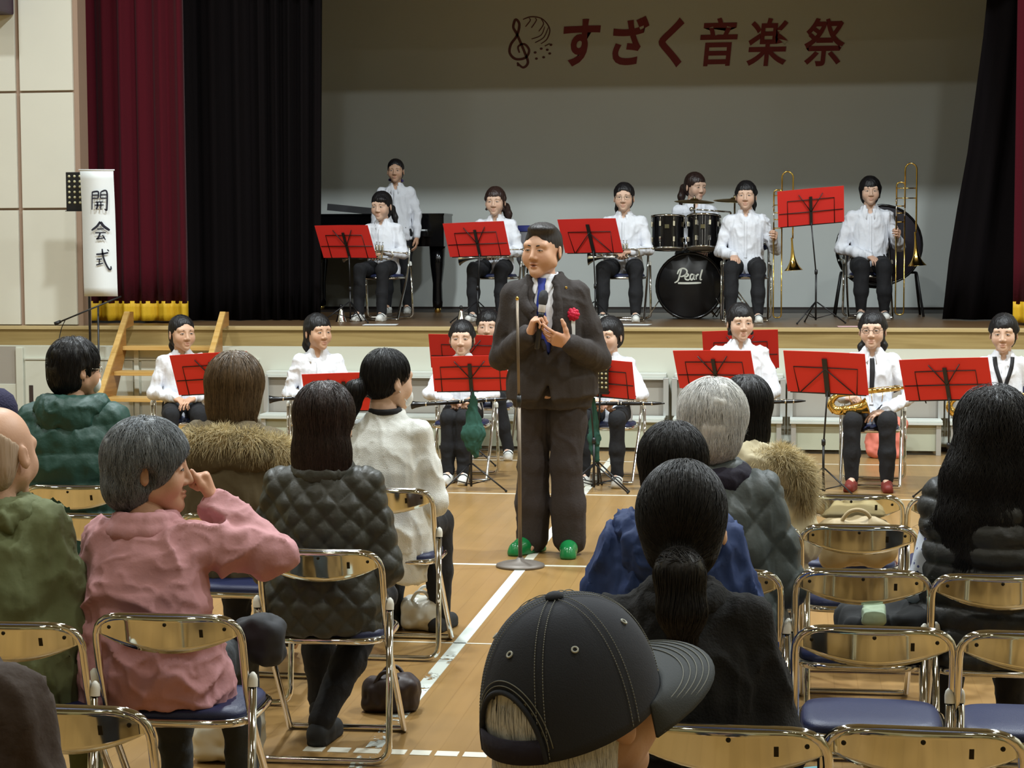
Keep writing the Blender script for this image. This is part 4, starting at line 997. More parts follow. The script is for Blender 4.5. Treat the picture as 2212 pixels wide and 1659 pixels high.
# things lying about
def bag(name, c, r, m, label, cat, handles=True, seed=0):
    t = thing(name, label, cat, (c[0], c[1], c[2])); f = Field().box((0, 0, r[2]), r, min(r) * .7, k=.02).ell((r[0] * .3, 0, r[2] * 1.6), (r[0] * .6, r[1] * .9, r[2] * .5), k=.05)
    f.bake(max(r) / 12); V, F = f.nets(); N = vnormals(V, F); V = V + N * (vnoise(V + seed, 14)[:, None] * .02 * max(r) / .15 + vnoise(V + seed, 34)[:, None] * .008); V[:, 2] = np.maximum(V[:, 2], 0)
    obj('bag_body', mesh_np('bag', V, F), m, t)
    if handles:
        for sy in (-1, 1): MB().tube(smooth_path([(-r[0] * .5, sy * r[1] * .6, r[2] * 1.8), (-r[0] * .2, sy * r[1] * .7, r[2] * 2.5), (r[0] * .2, sy * r[1] * .7, r[2] * 2.5), (r[0] * .5, sy * r[1] * .6, r[2] * 1.8)], 5), .008, 6).build('handle', m, t)
    return t
p = at_z(1850, 1222, .44); bag('shoulder_bag', (p.x, p.y + .02, .437), (.15, .10, .09), mat('beige_leather', srgb(176, 158, 122), rough=.6), 'beige shoulder bag lying on an empty chair seat', 'bag', seed=1)
p = at_z(1925, 1330, .44); bag('folded_coat', (p.x - .02, 5.93 + .22 - .02, .437), (.17, .14, .06), mat('near_black_cloth', srgb(24, 26, 28), rough=.9), 'dark folded coat lying on the chair beside the padded-vest man', 'coat', False, seed=2)
p = at_z(1890, 1330, .56); bag('scarf', (.26, 6.0, .548), (.03, .08, .014), mat('sage_scarf', srgb(160, 178, 150), rough=.9), 'pale green scarf draped on the dark folded coat', 'scarf', False, seed=3)
p = at_z(905, 1370, 0.0); bag('plastic_bag', (p.x, p.y + .12, 0), (.10, .09, .07), mat('white_thin_plastic', srgb(214, 212, 200), rough=.25), 'crumpled white plastic bag under the cardigan woman\'s chair', 'bag', True, seed=4)
p = at_z(470, 1659, 0.0); bag('plastic_bag', (p.x, p.y + .12, 0), (.11, .10, .08), MATS['white_thin_plastic'], 'crumpled white plastic bag on the floor under the pink-jacketed woman\'s chair', 'bag', True, seed=5)
p = at_z(1915, 992, 0.0); bag('tote_bag', (p.x, p.y + .1, 0), (.15, .08, .16), mat('coral_cloth', srgb(226, 130, 112), rough=.8), 'coral red bag under the saxophonist\'s chair', 'bag', False, seed=6)
p = at_z(760, 1480, 0); bag('handbag', (-1.45, 6.85, 0), (.10, .07, .06), mat('dark_brown_leather', srgb(44, 30, 28), rough=.5), 'dark brown handbag on the floor before the quilted-jacket woman', 'bag', True, seed=7)
# ================================================================== people
SKIN = {'fair': srgb(212, 176, 152), 'tan': srgb(200, 160, 132), 'old': srgb(208, 164, 136)}
M_SKIN = mat('skin', (.7, .45, .32), rough=.5, attr='tint', bump=(120, .06), spec=.4)
M_EYEW = mat('eye_white', srgb(214, 206, 198), rough=.3)
M_IRIS = mat('dark_iris', srgb(30, 20, 16), rough=.2)
def hair_mat(name, c, rough=.38, var=.35):
    m = mat(name, c, rough=rough, bump=(1, .5, (90, 90, 7)), noise=None, spec=.4); N, L = nodes_of(m); b = N['Principled BSDF']
    tc = N.new('ShaderNodeTexCoord'); mp = N.new('ShaderNodeMapping'); mp.inputs['Scale'].default_value = (70, 70, 5)
    n = N.new('ShaderNodeTexNoise'); n.inputs['Scale'].default_value = 1; n.inputs['Detail'].default_value = 3
    g = N.new('ShaderNodeNewGeometry'); ad = N.new('ShaderNodeMath'); ad.operation = 'ADD'; ad.use_clamp = True
    rp = N.new('ShaderNodeValToRGB'); rp.color_ramp.elements[0].position = .3; rp.color_ramp.elements[1].position = .75
    rp.color_ramp.elements[0].color = (*[x * (1 - var) for x in c], 1); rp.color_ramp.elements[1].color = (*[min(1, x * (1 + var)) for x in c], 1)
    sb_ = N.new('ShaderNodeMath'); sb_.operation = 'MULTIPLY_ADD'; sb_.inputs[1].default_value = .5; sb_.inputs[2].default_value = -.25
    L.new(tc.outputs['Object'], mp.inputs[0]); L.new(mp.outputs[0], n.inputs['Vector']); L.new(g.outputs['Random Per Island'], sb_.inputs[0])
    L.new(n.outputs['Fac'], ad.inputs[0]); L.new(sb_.outputs[0], ad.inputs[1]); L.new(ad.outputs[0], rp.inputs[0]); L.new(rp.outputs[0], b.inputs['Base Color'])
    return m
H_BLACK = hair_mat('black_hair', srgb(19, 16, 17), .48, .25); H_BROWN = hair_mat('dark_brown_hair', srgb(44, 30, 26)); H_CHEST = hair_mat('chestnut_hair', srgb(98, 78, 54))
H_GREY = hair_mat('grey_hair', srgb(128, 134, 140), .5, .4); H_WHITE = hair_mat('white_hair', srgb(226, 227, 226), .55, .12); H_SALT = hair_mat('greying_hair', srgb(42, 38, 38), .5, .45)
C_SHIRT = mat('white_cotton_shirt', srgb(232, 234, 240), rough=.8, bump=(45, .25))
C_BLACK = mat('black_cotton_trousers', srgb(17, 17, 21), rough=.85, bump=(60, .2))
C_SHOE = mat('white_canvas_shoe', srgb(226, 226, 220), rough=.6)
C_SHOETOE = mat('shoe_dark_band', srgb(40, 46, 56), rough=.6)
C_RUBRED = mat('dark_red_shoe', srgb(120, 42, 34), rough=.6)

def head_skin(w=1.0, jaw=1.0, open_mouth=0.0, nose=1.0, tone='fair', h=.0042, chin=0.0, cheek=1.0, neck=1.0):
    f = Field()
    f.ell((0, .012, .036), (.076 * w, .094, .086)); f.ell((0, -.030, -.016 + chin * .5), (.065 * w, .060, .084 - chin * .5), k=.03)
    for sx in (-1, 1):
        f.cone((sx * .045 * w * jaw, -.012, -.056 + chin * .4), (0, -.060, -.096 + chin), .027 * jaw, .022, k=.03)
        f.ell((sx * .038 * w, -.060, -.034 + chin * .3), (.028 * cheek, .024, .030 * cheek), k=.03)
    f.ell((0, -.071, -.101 + chin), (.019 * jaw, .017, .016), k=.025)
    f.cone((-.043 * w, -.074, .029), (.043 * w, -.074, .029), .013, k=.02)
    f.cone((0, .022, -.06), (0, .034, -.185), .047 * neck, .050 * neck, k=.03)
    for sx in (-1, 1):
        f.ell((sx * .032, -.100, .006), (.017, .014, .011), k=.015, op='s'); f.ell((sx * .031, -.0795, .003), (.0165, .011, .0105), k=.006)
    f.cone((0, -.088, .014), (0, -.087 - .020 * nose, -.028), .0075, .0115, k=.012)
    for sx in (-1, 1): f.ell((sx * .0125, -.0955, -.034), (.0085, .009, .0075), k=.008)
    f.ell((0, -.0895, -.0600), (.0215, .009, .0055), k=.006); f.ell((0, -.0885, -.0715 - .004 * open_mouth), (.0185, .010, .0068), k=.006)
    f.ell((0, -.103, -.085), (.014, .008, .004), k=.012, op='s')
    if open_mouth: f.ell((0, -.101, -.0665), (.016, .014, .0025 + .006 * open_mouth), k=.004, op='s')
    else: f.cone((-.021, -.099, -.0655), (.021, -.099, -.0655), .0028, k=.004, op='s')
    for sx in (-1, 1):
        R = rotmat((0, 0, 1), sx * .35) @ rotmat((1, 0, 0), -.2)
        f.ell((sx * .080 * w, .012, -.008), (.0075, .0175, .031), k=.006, R=R); f.ell((sx * .090 * w, .006, -.004), (.007, .009, .018), k=.006, op='s', R=R)
    f.bake(h); V, F = f.nets()
    base = np.array(SKIN[tone]); C = np.tile(base, (len(V), 1))
    def blend(c, r, col, s_=1.0):
        d = np.sqrt((((V - np.array(c)) / np.array(r)) ** 2).sum(1)); k = np.clip(1.25 - d, 0, 1)[:, None] * s_; C[:] = C * (1 - k) + np.array(col) * k
    for sx in (-1, 1): blend((sx * .042, -.08, -.03), (.03, .03, .025), base * (1.0, .84, .80), .5)
    lip = base * (.78, .52, .5)
    blend((0, -.094, -.0600), (.022, .010, .0062), lip, .9); blend((0, -.094, -.0725), (.019, .010, .0065), lip, .9)
    if open_mouth: blend((0, -.088, -.0665), (.016, .009, .006), (.10, .03, .03), 1.0)
    else: blend((0, -.092, -.0655), (.021, .01, .0022), (.22, .09, .08), .8)
    for sx in (-1, 1): blend((sx * .0125, -.10, -.040), (.006, .008, .004), base * .45, .8)
    return V, F, C, f
def eyes_mesh(squint=0.0, w=1.0):
    mb = MB(); mi = []
    def tagf(i): mi.extend([i] * (len(mb.F) - len(mi)))
    for sx in (-1, 1):
        c = np.array((sx * .0312, -.0865, .0035)); mb.ball(c, (.0125, .0052, .0042 * (1 - .6 * squint)), 8); tagf(0)
        mb.ball(c + (0, -.0028, 0), (.0052, .0036, .0046 * (1 - .5 * squint)), 8); tagf(1)
        mb.tube(smooth_path([c + (-.0145, .001, -.0008), c + (-.007, -.0035, .0042 - .002 * squint), c + (.005, -.0036, .0044 - .002 * squint), c + (.0145, .0015, 0)], 4), .0016, 6); tagf(1)
    me = mb.mesh('eyes'); me.materials.append(M_EYEW); me.materials.append(M_IRIS); me.polygons.foreach_set('material_index', np.array(mi, np.int32)); return me
def brows_mesh(th=.0026):
    mb = MB()
    for sx in (-1, 1): mb.tube(smooth_path([(sx * .014, -.0900, .0250), (sx * .030, -.0885, .0278), (sx * .047, -.0755, .0215)], 4), np.interp(np.linspace(0, 1, 9), [0, .3, 1], [th, th * 1.2, th * .4]), 6)
    return mb.mesh('eyebrows')
HEADS = {}
def head_variant(**k):
    key = tuple(sorted(k.items()))
    if key not in HEADS: HEADS[key] = head_skin(**k)
    return HEADS[key]
EYES = {}
def eyes_variant(sq):
    if sq not in EYES: EYES[sq] = eyes_mesh(sq)
    return EYES[sq]
BROWS = {t: brows_mesh(t) for t in (.0022, .0032)}

# ---- hands: wrist at the origin, fingers toward +x, palm facing -z, thumb on +y (a right hand)
HANDS = {}
def hand(curl=(.4, .5, .4), spread=.06, thumb=.6, thumb_curl=.3, h=.004):
    key = (curl, spread, thumb, thumb_curl, h)
    if key in HANDS: return HANDS[key]
    f = Field(); K = []
    for i, (y, L, r) in enumerate(((.029, (.042, .026, .021), .0092), (.010, (.046, .030, .022), .0095), (-.010, (.042, .028, .021), .0090), (-.028, (.033, .021, .019), .0080))):
        base = np.array((.086 - .006 * abs(i - 1), y, 0)); f.cone((.004, y * .55, 0), base, .0145, .0125, k=.014)
        a = 0.0; az = spread * (1.2 - .8 * i); p = base; rr = r
        c = curl if not isinstance(curl[0], tuple) else curl[i]
        for j in range(3):
            a -= c[j]; d = np.array((math.cos(a) * math.cos(az), math.sin(az) * math.cos(a), math.sin(a))); q = p + d * L[j]
            f.cone(p, q, rr, rr * .92, k=.004); rr *= .92; p = q
    f.cone((-.03, 0, 0), (.01, 0, 0), .024, .022, k=.02); f.ell((.045, .0, -.004), (.045, .036, .013), k=.012)
    t0 = np.array((.018, .024, -.006)); d = np.array((math.cos(thumb), math.sin(thumb), -.35)); d /= np.linalg.norm(d); t1 = t0 + d * .042
    d2 = np.array((math.cos(thumb - thumb_curl), math.sin(thumb - thumb_curl), -.35)); d2 /= np.linalg.norm(d2); t2 = t1 + d2 * .032
    d3 = np.array((math.cos(thumb - 2 * thumb_curl), math.sin(thumb - 2 * thumb_curl), -.38)); d3 /= np.linalg.norm(d3); t3 = t2 + d3 * .024
    f.chain([t0, t1, t2, t3], [.0165, .0125, .0108, .0090], k=.008)
    f.bake(h); HANDS[key] = f.nets(); return HANDS[key]
POSES = {'lap': dict(curl=(.35, .45, .3), thumb=.5), 'grip': dict(curl=(.95, 1.15, .8), thumb=.75, thumb_curl=.5), 'fist': dict(curl=(1.35, 1.5, 1.0), thumb=.45, thumb_curl=.35), 'open': dict(curl=(.28, .35, .25), spread=.10, thumb=.8, thumb_curl=.15), 'flat': dict(curl=(.12, .15, .1), thumb=.55)}
def basis(x, palm):
    x = np.array(x, float); x /= np.linalg.norm(x); z = -np.array(palm, float); z -= x * (z @ x); z /= np.linalg.norm(z) + 1e-9; return np.stack([x, np.cross(z, x), z], 1)

# ---- hair
def hair_field(style):
    """returns a field in head space"""
    f = Field(); w = style.get('w', 1.0); v = style.get('vol', .010)
    f.ell((0, .014, .038), ((.078 + v) * w, .094 + v, .087 + v * style.get('top', 1.0)))
    L = style.get('len', -.05)      # how far the back hair comes down
    if style.get('back', True): f.ell((0, .045, (-.01 + L) / 2 + .01), ((.070 + v * .8) * w, .058 + v, .06 + abs(L) * .55), k=.02)
    if style.get('sides'):          # side locks beside the face
        z = style['sides']
        for sx in (-1, 1): f.cone((sx * .074 * w, .0, .03), (sx * .074 * w, -.012, z), .018 + v * .4, .011, k=.02)
    for part in style.get('extra', []): f.chain(*part[:2], k=part[2] if len(part) > 2 else .02)
    for (c, r) in style.get('lumps', []): f.ell(c, r, k=.025)
    # take the face out
    fr = style.get('fringe', .062)   # height of the hairline
    f.ell((0, -.115, fr - .110), (.0645 * w, .082, .110), k=.012, op='s')
    if style.get('ears', True):
        for sx in (-1, 1): f.ell((sx * .088 * w, -.004, -.022), (.020, .026, .034), k=.010, op='s')
    for (c, r) in style.get('bangs', []): f.ell(c, r, k=.02)
    for (c, r) in style.get('cut', []): f.ell(c, r, k=.012, op='s')
    return f
def pony(z0=.02, y0=.112, drop=.20, x=.0, r=.03, dx=0.0):
    return [[(x, y0 - .02, z0), (x + dx * .3, y0 + .02, z0 - .02), (x + dx * .7, y0 + .03, z0 - drop * .5), (x + dx, y0 + .015, z0 - drop)], [.020, r, r * .95, .008], .015]
def hair_mesh(style, h):
    f = hair_field(style).bake(h); V, F = f.nets(); N = vnormals(V, F)
    th = np.arctan2(V[:, 0], V[:, 1] + 1e-4) * 14; g = np.sin(th * 2.0 + 2.2 * vnoise(V, 22)) * .5 + vnoise(np.stack([V[:, 0], V[:, 1], V[:, 2] * .12], 1), 130) * .8
    V = V + N * (g * style.get('groove', .0022))[:, None] + N * (vnoise(V + 5, 26) * style.get('lumpy', .002))[:, None]
    fr = np.clip((-.03 - V[:, 1]) / .04, 0, 1) * np.clip((.085 - V[:, 2]) / .03, 0, 1); V[:, 2] += fr * style.get('jag', .007) * vnoise(np.stack([V[:, 0], V[:, 0] * 0, V[:, 1] * .2], 1), 95)
    return V, F, f
def strands(f, V, N, n, length, seg=7, wid=.0011, flow=None, lift=.002, seed=0, curl=0.0, zmin=None, gravity=1.0, jitter=.25, zfree=None):
    """thin tapered locks traced over the hair surface, three-sided tubes in one mesh"""
    r = np.random.default_rng(seed); pick = r.choice(len(V), n, replace=len(V) < n); P = V[pick] + r.normal(0, .0012, (n, 3)); step = (length * r.uniform(.6, 1.15, n) / seg)[:, None]
    crown = np.array((0, .03, .12)); pts = [P.copy()]; nrm = [N[pick]]
    jit = r.normal(0, jitter, (n, 3)); ph = r.uniform(0, 6.28, n)
    for k in range(seg):
        G = f.grad(P); d = flow(P) if flow else np.where((P[:, 2] > .02)[:, None], (P - crown) * (1, 1, .6), 0) * 8 + np.array((0, 0, -gravity))
        d = d + jit * .6
        if curl: d = d + curl * np.stack([np.sin(ph + k * 1.4), np.cos(ph + k * 1.4), np.zeros(n)], 1)
        fm = (P[:, 2] < zfree)[:, None] if zfree is not None else np.zeros((n, 1), bool)
        d = np.where(fm, np.array((0, 0, -1.0)) + jit * .5 + (curl * .6) * np.stack([np.sin(ph + k * 1.4), np.cos(ph + k * 1.4), np.zeros(n)], 1), d - G * (d * G).sum(1)[:, None]); d /= np.linalg.norm(d, axis=1)[:, None] + 1e-9
        P = P + d * step; s_ = f.sample(P); P = np.where(fm, P, P - G * (s_ * .8 - lift * (1 + k / seg))[:, None])
        if zfree is not None: P[:, 2] = np.maximum(P[:, 2], zfree - .035 - .05 * (ph / 6.28))
        pts.append(P.copy()); nrm.append(G)
    pts = np.stack(pts, 1); G = np.stack(nrm, 1); T = np.gradient(pts, axis=1); B = np.cross(T, G); B /= np.linalg.norm(B, axis=2)[:, :, None] + 1e-9
    taper = np.interp(np.linspace(0, 1, seg + 1), [0, .25, 1], [.5, 1, .15])[None, :, None] * wid * r.uniform(.7, 1.5, (n, 1, 1))
    ring = np.stack([pts + B * taper, pts - B * taper, pts + G * taper * .9], 2)      # n, seg+1, 3, 3
    VV = ring.reshape(-1, 3); m = seg + 1; idx = np.arange(n * m * 3).reshape(n, m, 3); Fq = []
    for a in range(3):
        b = (a + 1) % 3; Fq.append(np.stack([idx[:, :-1, a], idx[:, :-1, b], idx[:, 1:, b], idx[:, 1:, a]], -1).reshape(-1, 4))
    return VV, np.concatenate(Fq)
def fur_tufts(P, N, n, length, wid=.0016, seed=0, droop=.3, seg=4, spread=.38):
    r = np.random.default_rng(seed); i = r.choice(len(P), n); p = P[i] + r.normal(0, .003, (n, 3)); d = N[i] + r.normal(0, spread, (n, 3)); d /= np.linalg.norm(d, axis=1)[:, None]
    L = length * r.uniform(.5, 1.25, n); side = np.cross(d, r.normal(size=(n, 3))); side /= np.linalg.norm(side, axis=1)[:, None]; up = np.cross(d, side); V = []
    for k in range(seg + 1):
        t = k / seg; c = p + d * (L * t)[:, None] + np.array((0, 0, -1)) * (L * droop * t * t)[:, None]; w_ = wid * (1 - .88 * t)
        V.append(np.stack([c + side * w_, c - side * w_ * .5 + up * w_ * .8, c - side * w_ * .5 - up * w_ * .8], 1))
    V = np.stack(V, 1).reshape(-1, 3); m = seg + 1; idx = np.arange(n * m * 3).reshape(n, m, 3); F = []
    for a in range(3):
        b = (a + 1) % 3; F.append(np.stack([idx[:, :-1, a], idx[:, :-1, b], idx[:, 1:, b], idx[:, 1:, a]], -1).reshape(-1, 4))
    return V, np.concatenate(F)

# ---- skeleton
class Rig:
    def __init__(s, pose='sit', k=1.0, seat=.435, lean=0.0, legs=None, arms=None, head=(0, 0, 0), slump=0.0, knee_gap=.10, foot=.44, side=0.0, hipy=0.0, lift=0.0, twist=0.0):
        s.k = k; A = lambda *p: np.array(p, float)
        if pose == 'sit': hz = seat + .062 * k
        else: hz = .855 * k + lift
        s.pose = pose; s.hz = hz; s.hip = A(0, hipy, hz)
        up = lambda h, extra=0.0: A(side * h / .46, hipy - lean * h / .46 - extra, hz + h * k)
        s.chest = up(.27, -slump); s.neck = up(.455, 0); s.mid = up(.12, -slump * .6)
        s.headc = s.neck + A(side * .2, -.018 - lean * .25, .165 * k ** .5 * (.9 + .1 * k))
        tw = rotmat((0, 0, 1), twist)
        s.sh = {sx: s.neck + tw @ A(sx * .146 * k, .008, -.056 * k) for sx in (-1, 1)}
        s.hipj = {sx: s.hip + A(sx * .085 * k, -.01, -.005) for sx in (-1, 1)}
        s.knee, s.ank = {}, {}
        for sx in (-1, 1):
            if pose == 'sit':
                s.knee[sx] = A(sx * knee_gap, hipy - .40 * k, hz - .012); s.ank[sx] = A(sx * knee_gap * 1.0, hipy - foot * k, .085)
            else:
                s.knee[sx] = A(sx * .095 * k, hipy - .012, hz * .54); s.ank[sx] = A(sx * .105 * k, hipy + .02, .09)
        for key, v in (legs or {}).items(): s.knee[key], s.ank[key] = A(*v[0]), A(*v[1])
        s.elb, s.wri, s.hdir, s.palm, s.hpose = {}, {}, {}, {}, {}
        for sx in (-1, 1):
            a = (arms or {}).get(sx)
            if a is None: a = (A(sx * .215 * k, hipy - .03 - lean * .4, hz + .17 * k), A(sx * .07, hipy - .25 * k, hz + .085), (-sx * .45, -.8, -.25), (0, 0, -1), 'lap')
            s.elb[sx], s.wri[sx], s.hdir[sx], s.palm[sx], s.hpose[sx] = A(*a[0]), A(*a[1]), a[2], a[3], a[4]
        y, p, r = head; s.Rh = rotmat((0, 0, 1), y) @ rotmat((1, 0, 0), p) @ rotmat((0, 1, 0), r)

TORSO = ([-.09, 0, .12, .25, .35, .42, .465, .50], [.166, .170, .146, .148, .146, .118, .074, .056], [.124, .128, .112, .108, .100, .078, .062, .055])
def torso_loft(f, g, grow=0.0, wide=1.0, deep=1.0, k=.03, top=8, lower=0):
    t, a, b = (np.array(x[lower:top]) for x in TORSO)
    P = []
    for h in t:
        if h <= 0: P.append(g.hip + (0, 0, h * g.k))
        elif h <= .27:
            u = h / .27; P.append(g.hip * (1 - u) ** 2 + 2 * u * (1 - u) * (g.mid * 1.0 + (g.mid - (g.hip + g.chest) / 2) * .5) + g.chest * u * u)
        else: u = (h - .27) / (.455 - .27); P.append(g.chest * (1 - u) + g.neck * u)
    f.loft(P, (a * wide + grow) * g.k, (b * deep + grow) * g.k, k=k)
def body_mesh(g, head, hs, hand_h=.005):
    """the whole figure's skin: trunk and limbs under the clothes, head, hands; one mesh"""
    f = Field(); k = g.k; torso_loft(f, g, -.02)
    f.cone(g.neck + (0, .012, -.02), g.headc + g.Rh @ np.array((0, .018, -.06)) * hs, .052 * k ** .5, .050 * hs, k=.02)
    for sx in (-1, 1):
        f.chain([g.sh[sx], g.elb[sx], g.wri[sx]], [.042 * k, .034 * k, .024 * k], k=.02)
        f.chain([g.hipj[sx], g.knee[sx], g.ank[sx]], [.07 * k, .048 * k, .034 * k], k=.02); f.cone(g.ank[sx], g.ank[sx] + (0, -.07, -.048), .030, .022, k=.02)
    f.bake(.011); Vs, Fs = f.nets(); Vs = [Vs]; Fs = [Fs]; tone = head[2][0]; base = np.array(SKIN[g.tone]); Cs = [np.tile(base, (len(Vs[0]), 1))]
    V = (head[0] * hs) @ g.Rh.T + g.headc; n = len(Vs[0]); Vs.append(V); Fs.append(head[1] + n); Cs.append(head[2]); n += len(V)
    for sx in (-1, 1):
        if g.hpose[sx] is None: continue
        Vh, Fh = hand(h=hand_h, **POSES[g.hpose[sx]]) if isinstance(g.hpose[sx], str) else hand(h=hand_h, **g.hpose[sx])
        if sx > 0: Vh = Vh * (1, -1, 1); Fh = Fh[:, ::-1]
        V = (Vh * g.handk) @ basis(g.hdir[sx], g.palm[sx]).T + g.wri[sx]; Vs.append(V); Fs.append(Fh + n); Cs.append(np.tile(base * (1, .93, .9), (len(V), 1))); n += len(V)
    return mesh_np('body', np.concatenate(Vs), np.concatenate(Fs), colors=np.concatenate(Cs))
def folds(V, N, amp, seed=0, stretch=(9, 9, 5)):
    q = V * np.array(stretch) + seed * 3.7
    r1 = 1 - np.abs(vnoise(q + 9 + .5 * vnoise(q, 1.3)[:, None], 1.5)); r2 = 1 - np.abs(vnoise(q * (1.3, 1.3, .8) + 17, 3.3))
    return V + N * ((vnoise(q, 1.0) * .5 + r1 ** 3 * 1.0 - .3 + r2 ** 3 * .35 - .1) * amp)[:, None]
def top_field(g, sleeve=.012, grow=.0, wide=1.0, deep=1.0, hem=0, cuff=True, collar_cut=True, sleeves=(-1, 1), sleeve_end=1.0, puff=0.0, hipw=0.0):
    f = Field(); k = g.k; torso_loft(f, g, grow, wide, deep, lower=hem)
    if hipw: f.loft([g.hip + (0, .01, -.075), g.hip + (0, .01, .0), g.hip + (0, 0, .12)], [hipw, hipw * 1.02, hipw * .85], [.145, .15, .13], k=.05, pw=2.6)
    for sx in (-1, 1):
        f.cone(g.neck + (0, .006, -.030 * k), g.sh[sx], (.038 + grow) * k, (.046 + grow) * k, k=.035)
    for sx in sleeves:
        e, w_, s_ = g.elb[sx], g.wri[sx], g.sh[sx]; w2 = e + (w_ - e) * sleeve_end
        f.chain([s_, (s_ + e) / 2, e, (e * .45 + w2 * .55), w2], [(.044 + sleeve) * k, (.042 + sleeve + puff) * k, (.038 + sleeve + puff) * k, (.034 + sleeve + puff) * k, (.029 + sleeve) * k], k=.022)
    if collar_cut: f.ell(g.neck + (0, -.075 * k, .030 * k), (.034 * k, .05 * k, .062 * k), k=.012, op='s')
    f.ell(g.neck + (0, .008, .062 * k), (.056 * k, .056 * k, .040 * k), k=.01, op='s')
    return f
def trousers_field(g, grow=.010, ankle=.046, flare=0.0):
    f = Field(); k = g.k
    f.loft([g.hip + (0, 0, -.075 * k), g.hip + (0, 0, .0), g.hip + (0, 0, .10 * k)], [.150 * k, .165 * k, .15 * k], [.11 * k, .122 * k, .11 * k], k=.03)
    for sx in (-1, 1):
        m = (g.knee[sx] * .45 + g.ank[sx] * .55)
        f.chain([g.hipj[sx], (g.hipj[sx] + g.knee[sx]) / 2, g.knee[sx], m, g.ank[sx] + (0, 0, .0)], [(.074 + grow) * k, (.064 + grow) * k, (.052 + grow) * k, (.048 + grow + flare) * k, ankle + flare], k=.025)
    return f
def field_obj(name, f, h, m, parent, amp=0.0, seed=0, disp=None, cut=None, stretch=(9, 9, 5)):
    f.bake(h); V, F = f.nets(); N = vnormals(V, F)
    if amp: V = folds(V, N, amp, seed, stretch)
    if disp is not None: V = V + N * disp(V, N)[:, None]
    if cut is not None:
        keep = cut(V); F = F[keep[F].all(1)]
    me = mesh_np(name, V, F); return obj(name, me, m, parent)
def collar(g, m, parent, spread=.28, high=1.0, point=.055):
    k = g.k; C = g.neck + np.array((0, .006, .012 * k)); n = 28; V = []; rows = 4
    for j in range(rows):
        for i in range(n + 1):
            ph = spread + (2 * PI - 2 * spread) * i / n; fr = math.exp(-((min(i, n - i) / n * (2 * PI)) / .42) ** 2)
            z1 = (.034 * high - .036 * high * max(0, math.cos(ph)) ** 1) * k
            if j == 0: r, z = .054, -.016 * k
            elif j == 1: r, z = .0570 + .006 * fr, z1
            elif j == 2: r, z = .0620 + .008 * fr, z1 - .001
            else: r, z = .082 + .020 * fr, z1 - (.034 + point * fr) * k
            V.append(C + np.array((math.sin(ph) * r * k * (1.0 if j < 3 else 1.06), -math.cos(ph) * r * k, z)))
    F = np.array([(j * (n + 1) + i, j * (n + 1) + i + 1, (j + 1) * (n + 1) + i + 1, (j + 1) * (n + 1) + i) for j in range(rows - 1) for i in range(n)])
    return solid(obj('collar', mesh_np('collar', V, F), m, parent), .0022)
def shoe(g, sx, m, parent, yawk=.12, band=True, L=.125):
    A = g.ank[sx]; f = Field(); a = np.array((A[0], A[1], 0)); yaw = sx * yawk; R = rotmat((0, 0, 1), yaw); P = lambda x, y, z: a + R @ np.array((x, y, 0)) + np.array((0, 0, z))
    f.chain([P(0, .045, .036), P(0, -.02, .038), P(0, -L, .030)], [.034, .036, .033], k=.02); f.chain([P(.004, .03, .05), P(0, -.03, .055)], [.032, .028], k=.02); f.box(P(0, -.04, .010), (.036, .095, .010), .008, R=R, k=.01)
    f.ell(P(0, .005, .108), (.034, .045, .03), k=.01, op='s'); f.bake(.0075); V, F = f.nets(); V[:, 2] = np.maximum(V[:, 2], .001)
    o = obj('shoe', mesh_np('shoe', V, F), m, parent)
    if band:
        pts = [P(math.sin(t) * .038, -.055 - .01 * math.cos(t), .028 + .046 * math.cos(t)) for t in np.linspace(-1.15, 1.15, 9)]
        MB().tube(pts, .011, 6, flat=.25, upv=(0, 0, 1)).build('elastic_band', C_SHOETOE, o)
    return o
def drape_strip(tree, pts2, w, lift=.004, axis=1, sign=-1, thick=.003, dense=14):
    """ribbon laid on a surface: pts2 are (x,z) points, cast along y from the front (sign -1) or back (+1)"""
    P = smooth_path([(a, 0, b) for a, b in pts2], dense // max(1, len(pts2) - 1) + 2); T = np.gradient(P, axis=0); T /= np.linalg.norm(T, axis=1)[:, None]; Nn = np.stack([-T[:, 2], np.zeros(len(P)), T[:, 0]], 1)
    ww = np.interp(np.linspace(0, 1, len(P)), np.linspace(0, 1, len(w)), w) if not np.isscalar(w) else np.full(len(P), w)
    V = []; last = 0
    for i in range(len(P)):
        for e in (-1, 0, 1):
            q = P[i] + Nn[i] * e * ww[i] / 2; hit = tree.ray_cast(Vector((q[0], sign * 2.0, q[2])), Vector((0, -sign, 0)))
            y = hit[0].y if hit[0] is not None else last; last = y; V.append((q[0], y + sign * lift, q[2]))
    V = np.array(V); n = len(P); F = [(3 * i + e, 3 * i + e + 1, 3 * i + 4 + e, 3 * i + 3 + e) for i in range(n - 1) for e in (0, 1)]
    V2 = V + (0, -sign * thick, 0); mb = MB().add(np.concatenate([V, V2]), F + [tuple(j + len(V) for j in f[::-1]) for f in F] + [(3 * i, 3 * i + 3, 3 * i + 3 + len(V), 3 * i + len(V)) for i in range(n - 1)] + [(3 * i + 2, 3 * i + 2 + len(V), 3 * i + 5 + len(V), 3 * i + 5) for i in range(n - 1)] + [(0, len(V), len(V) + 1, 1), (1, len(V) + 1, len(V) + 2, 2), (3 * n - 3, 3 * n - 2, len(V) + 3 * n - 2, len(V) + 3 * n - 3), (3 * n - 2, 3 * n - 1, len(V) + 3 * n - 1, len(V) + 3 * n - 2)], True)
    return mb.mesh('strip')
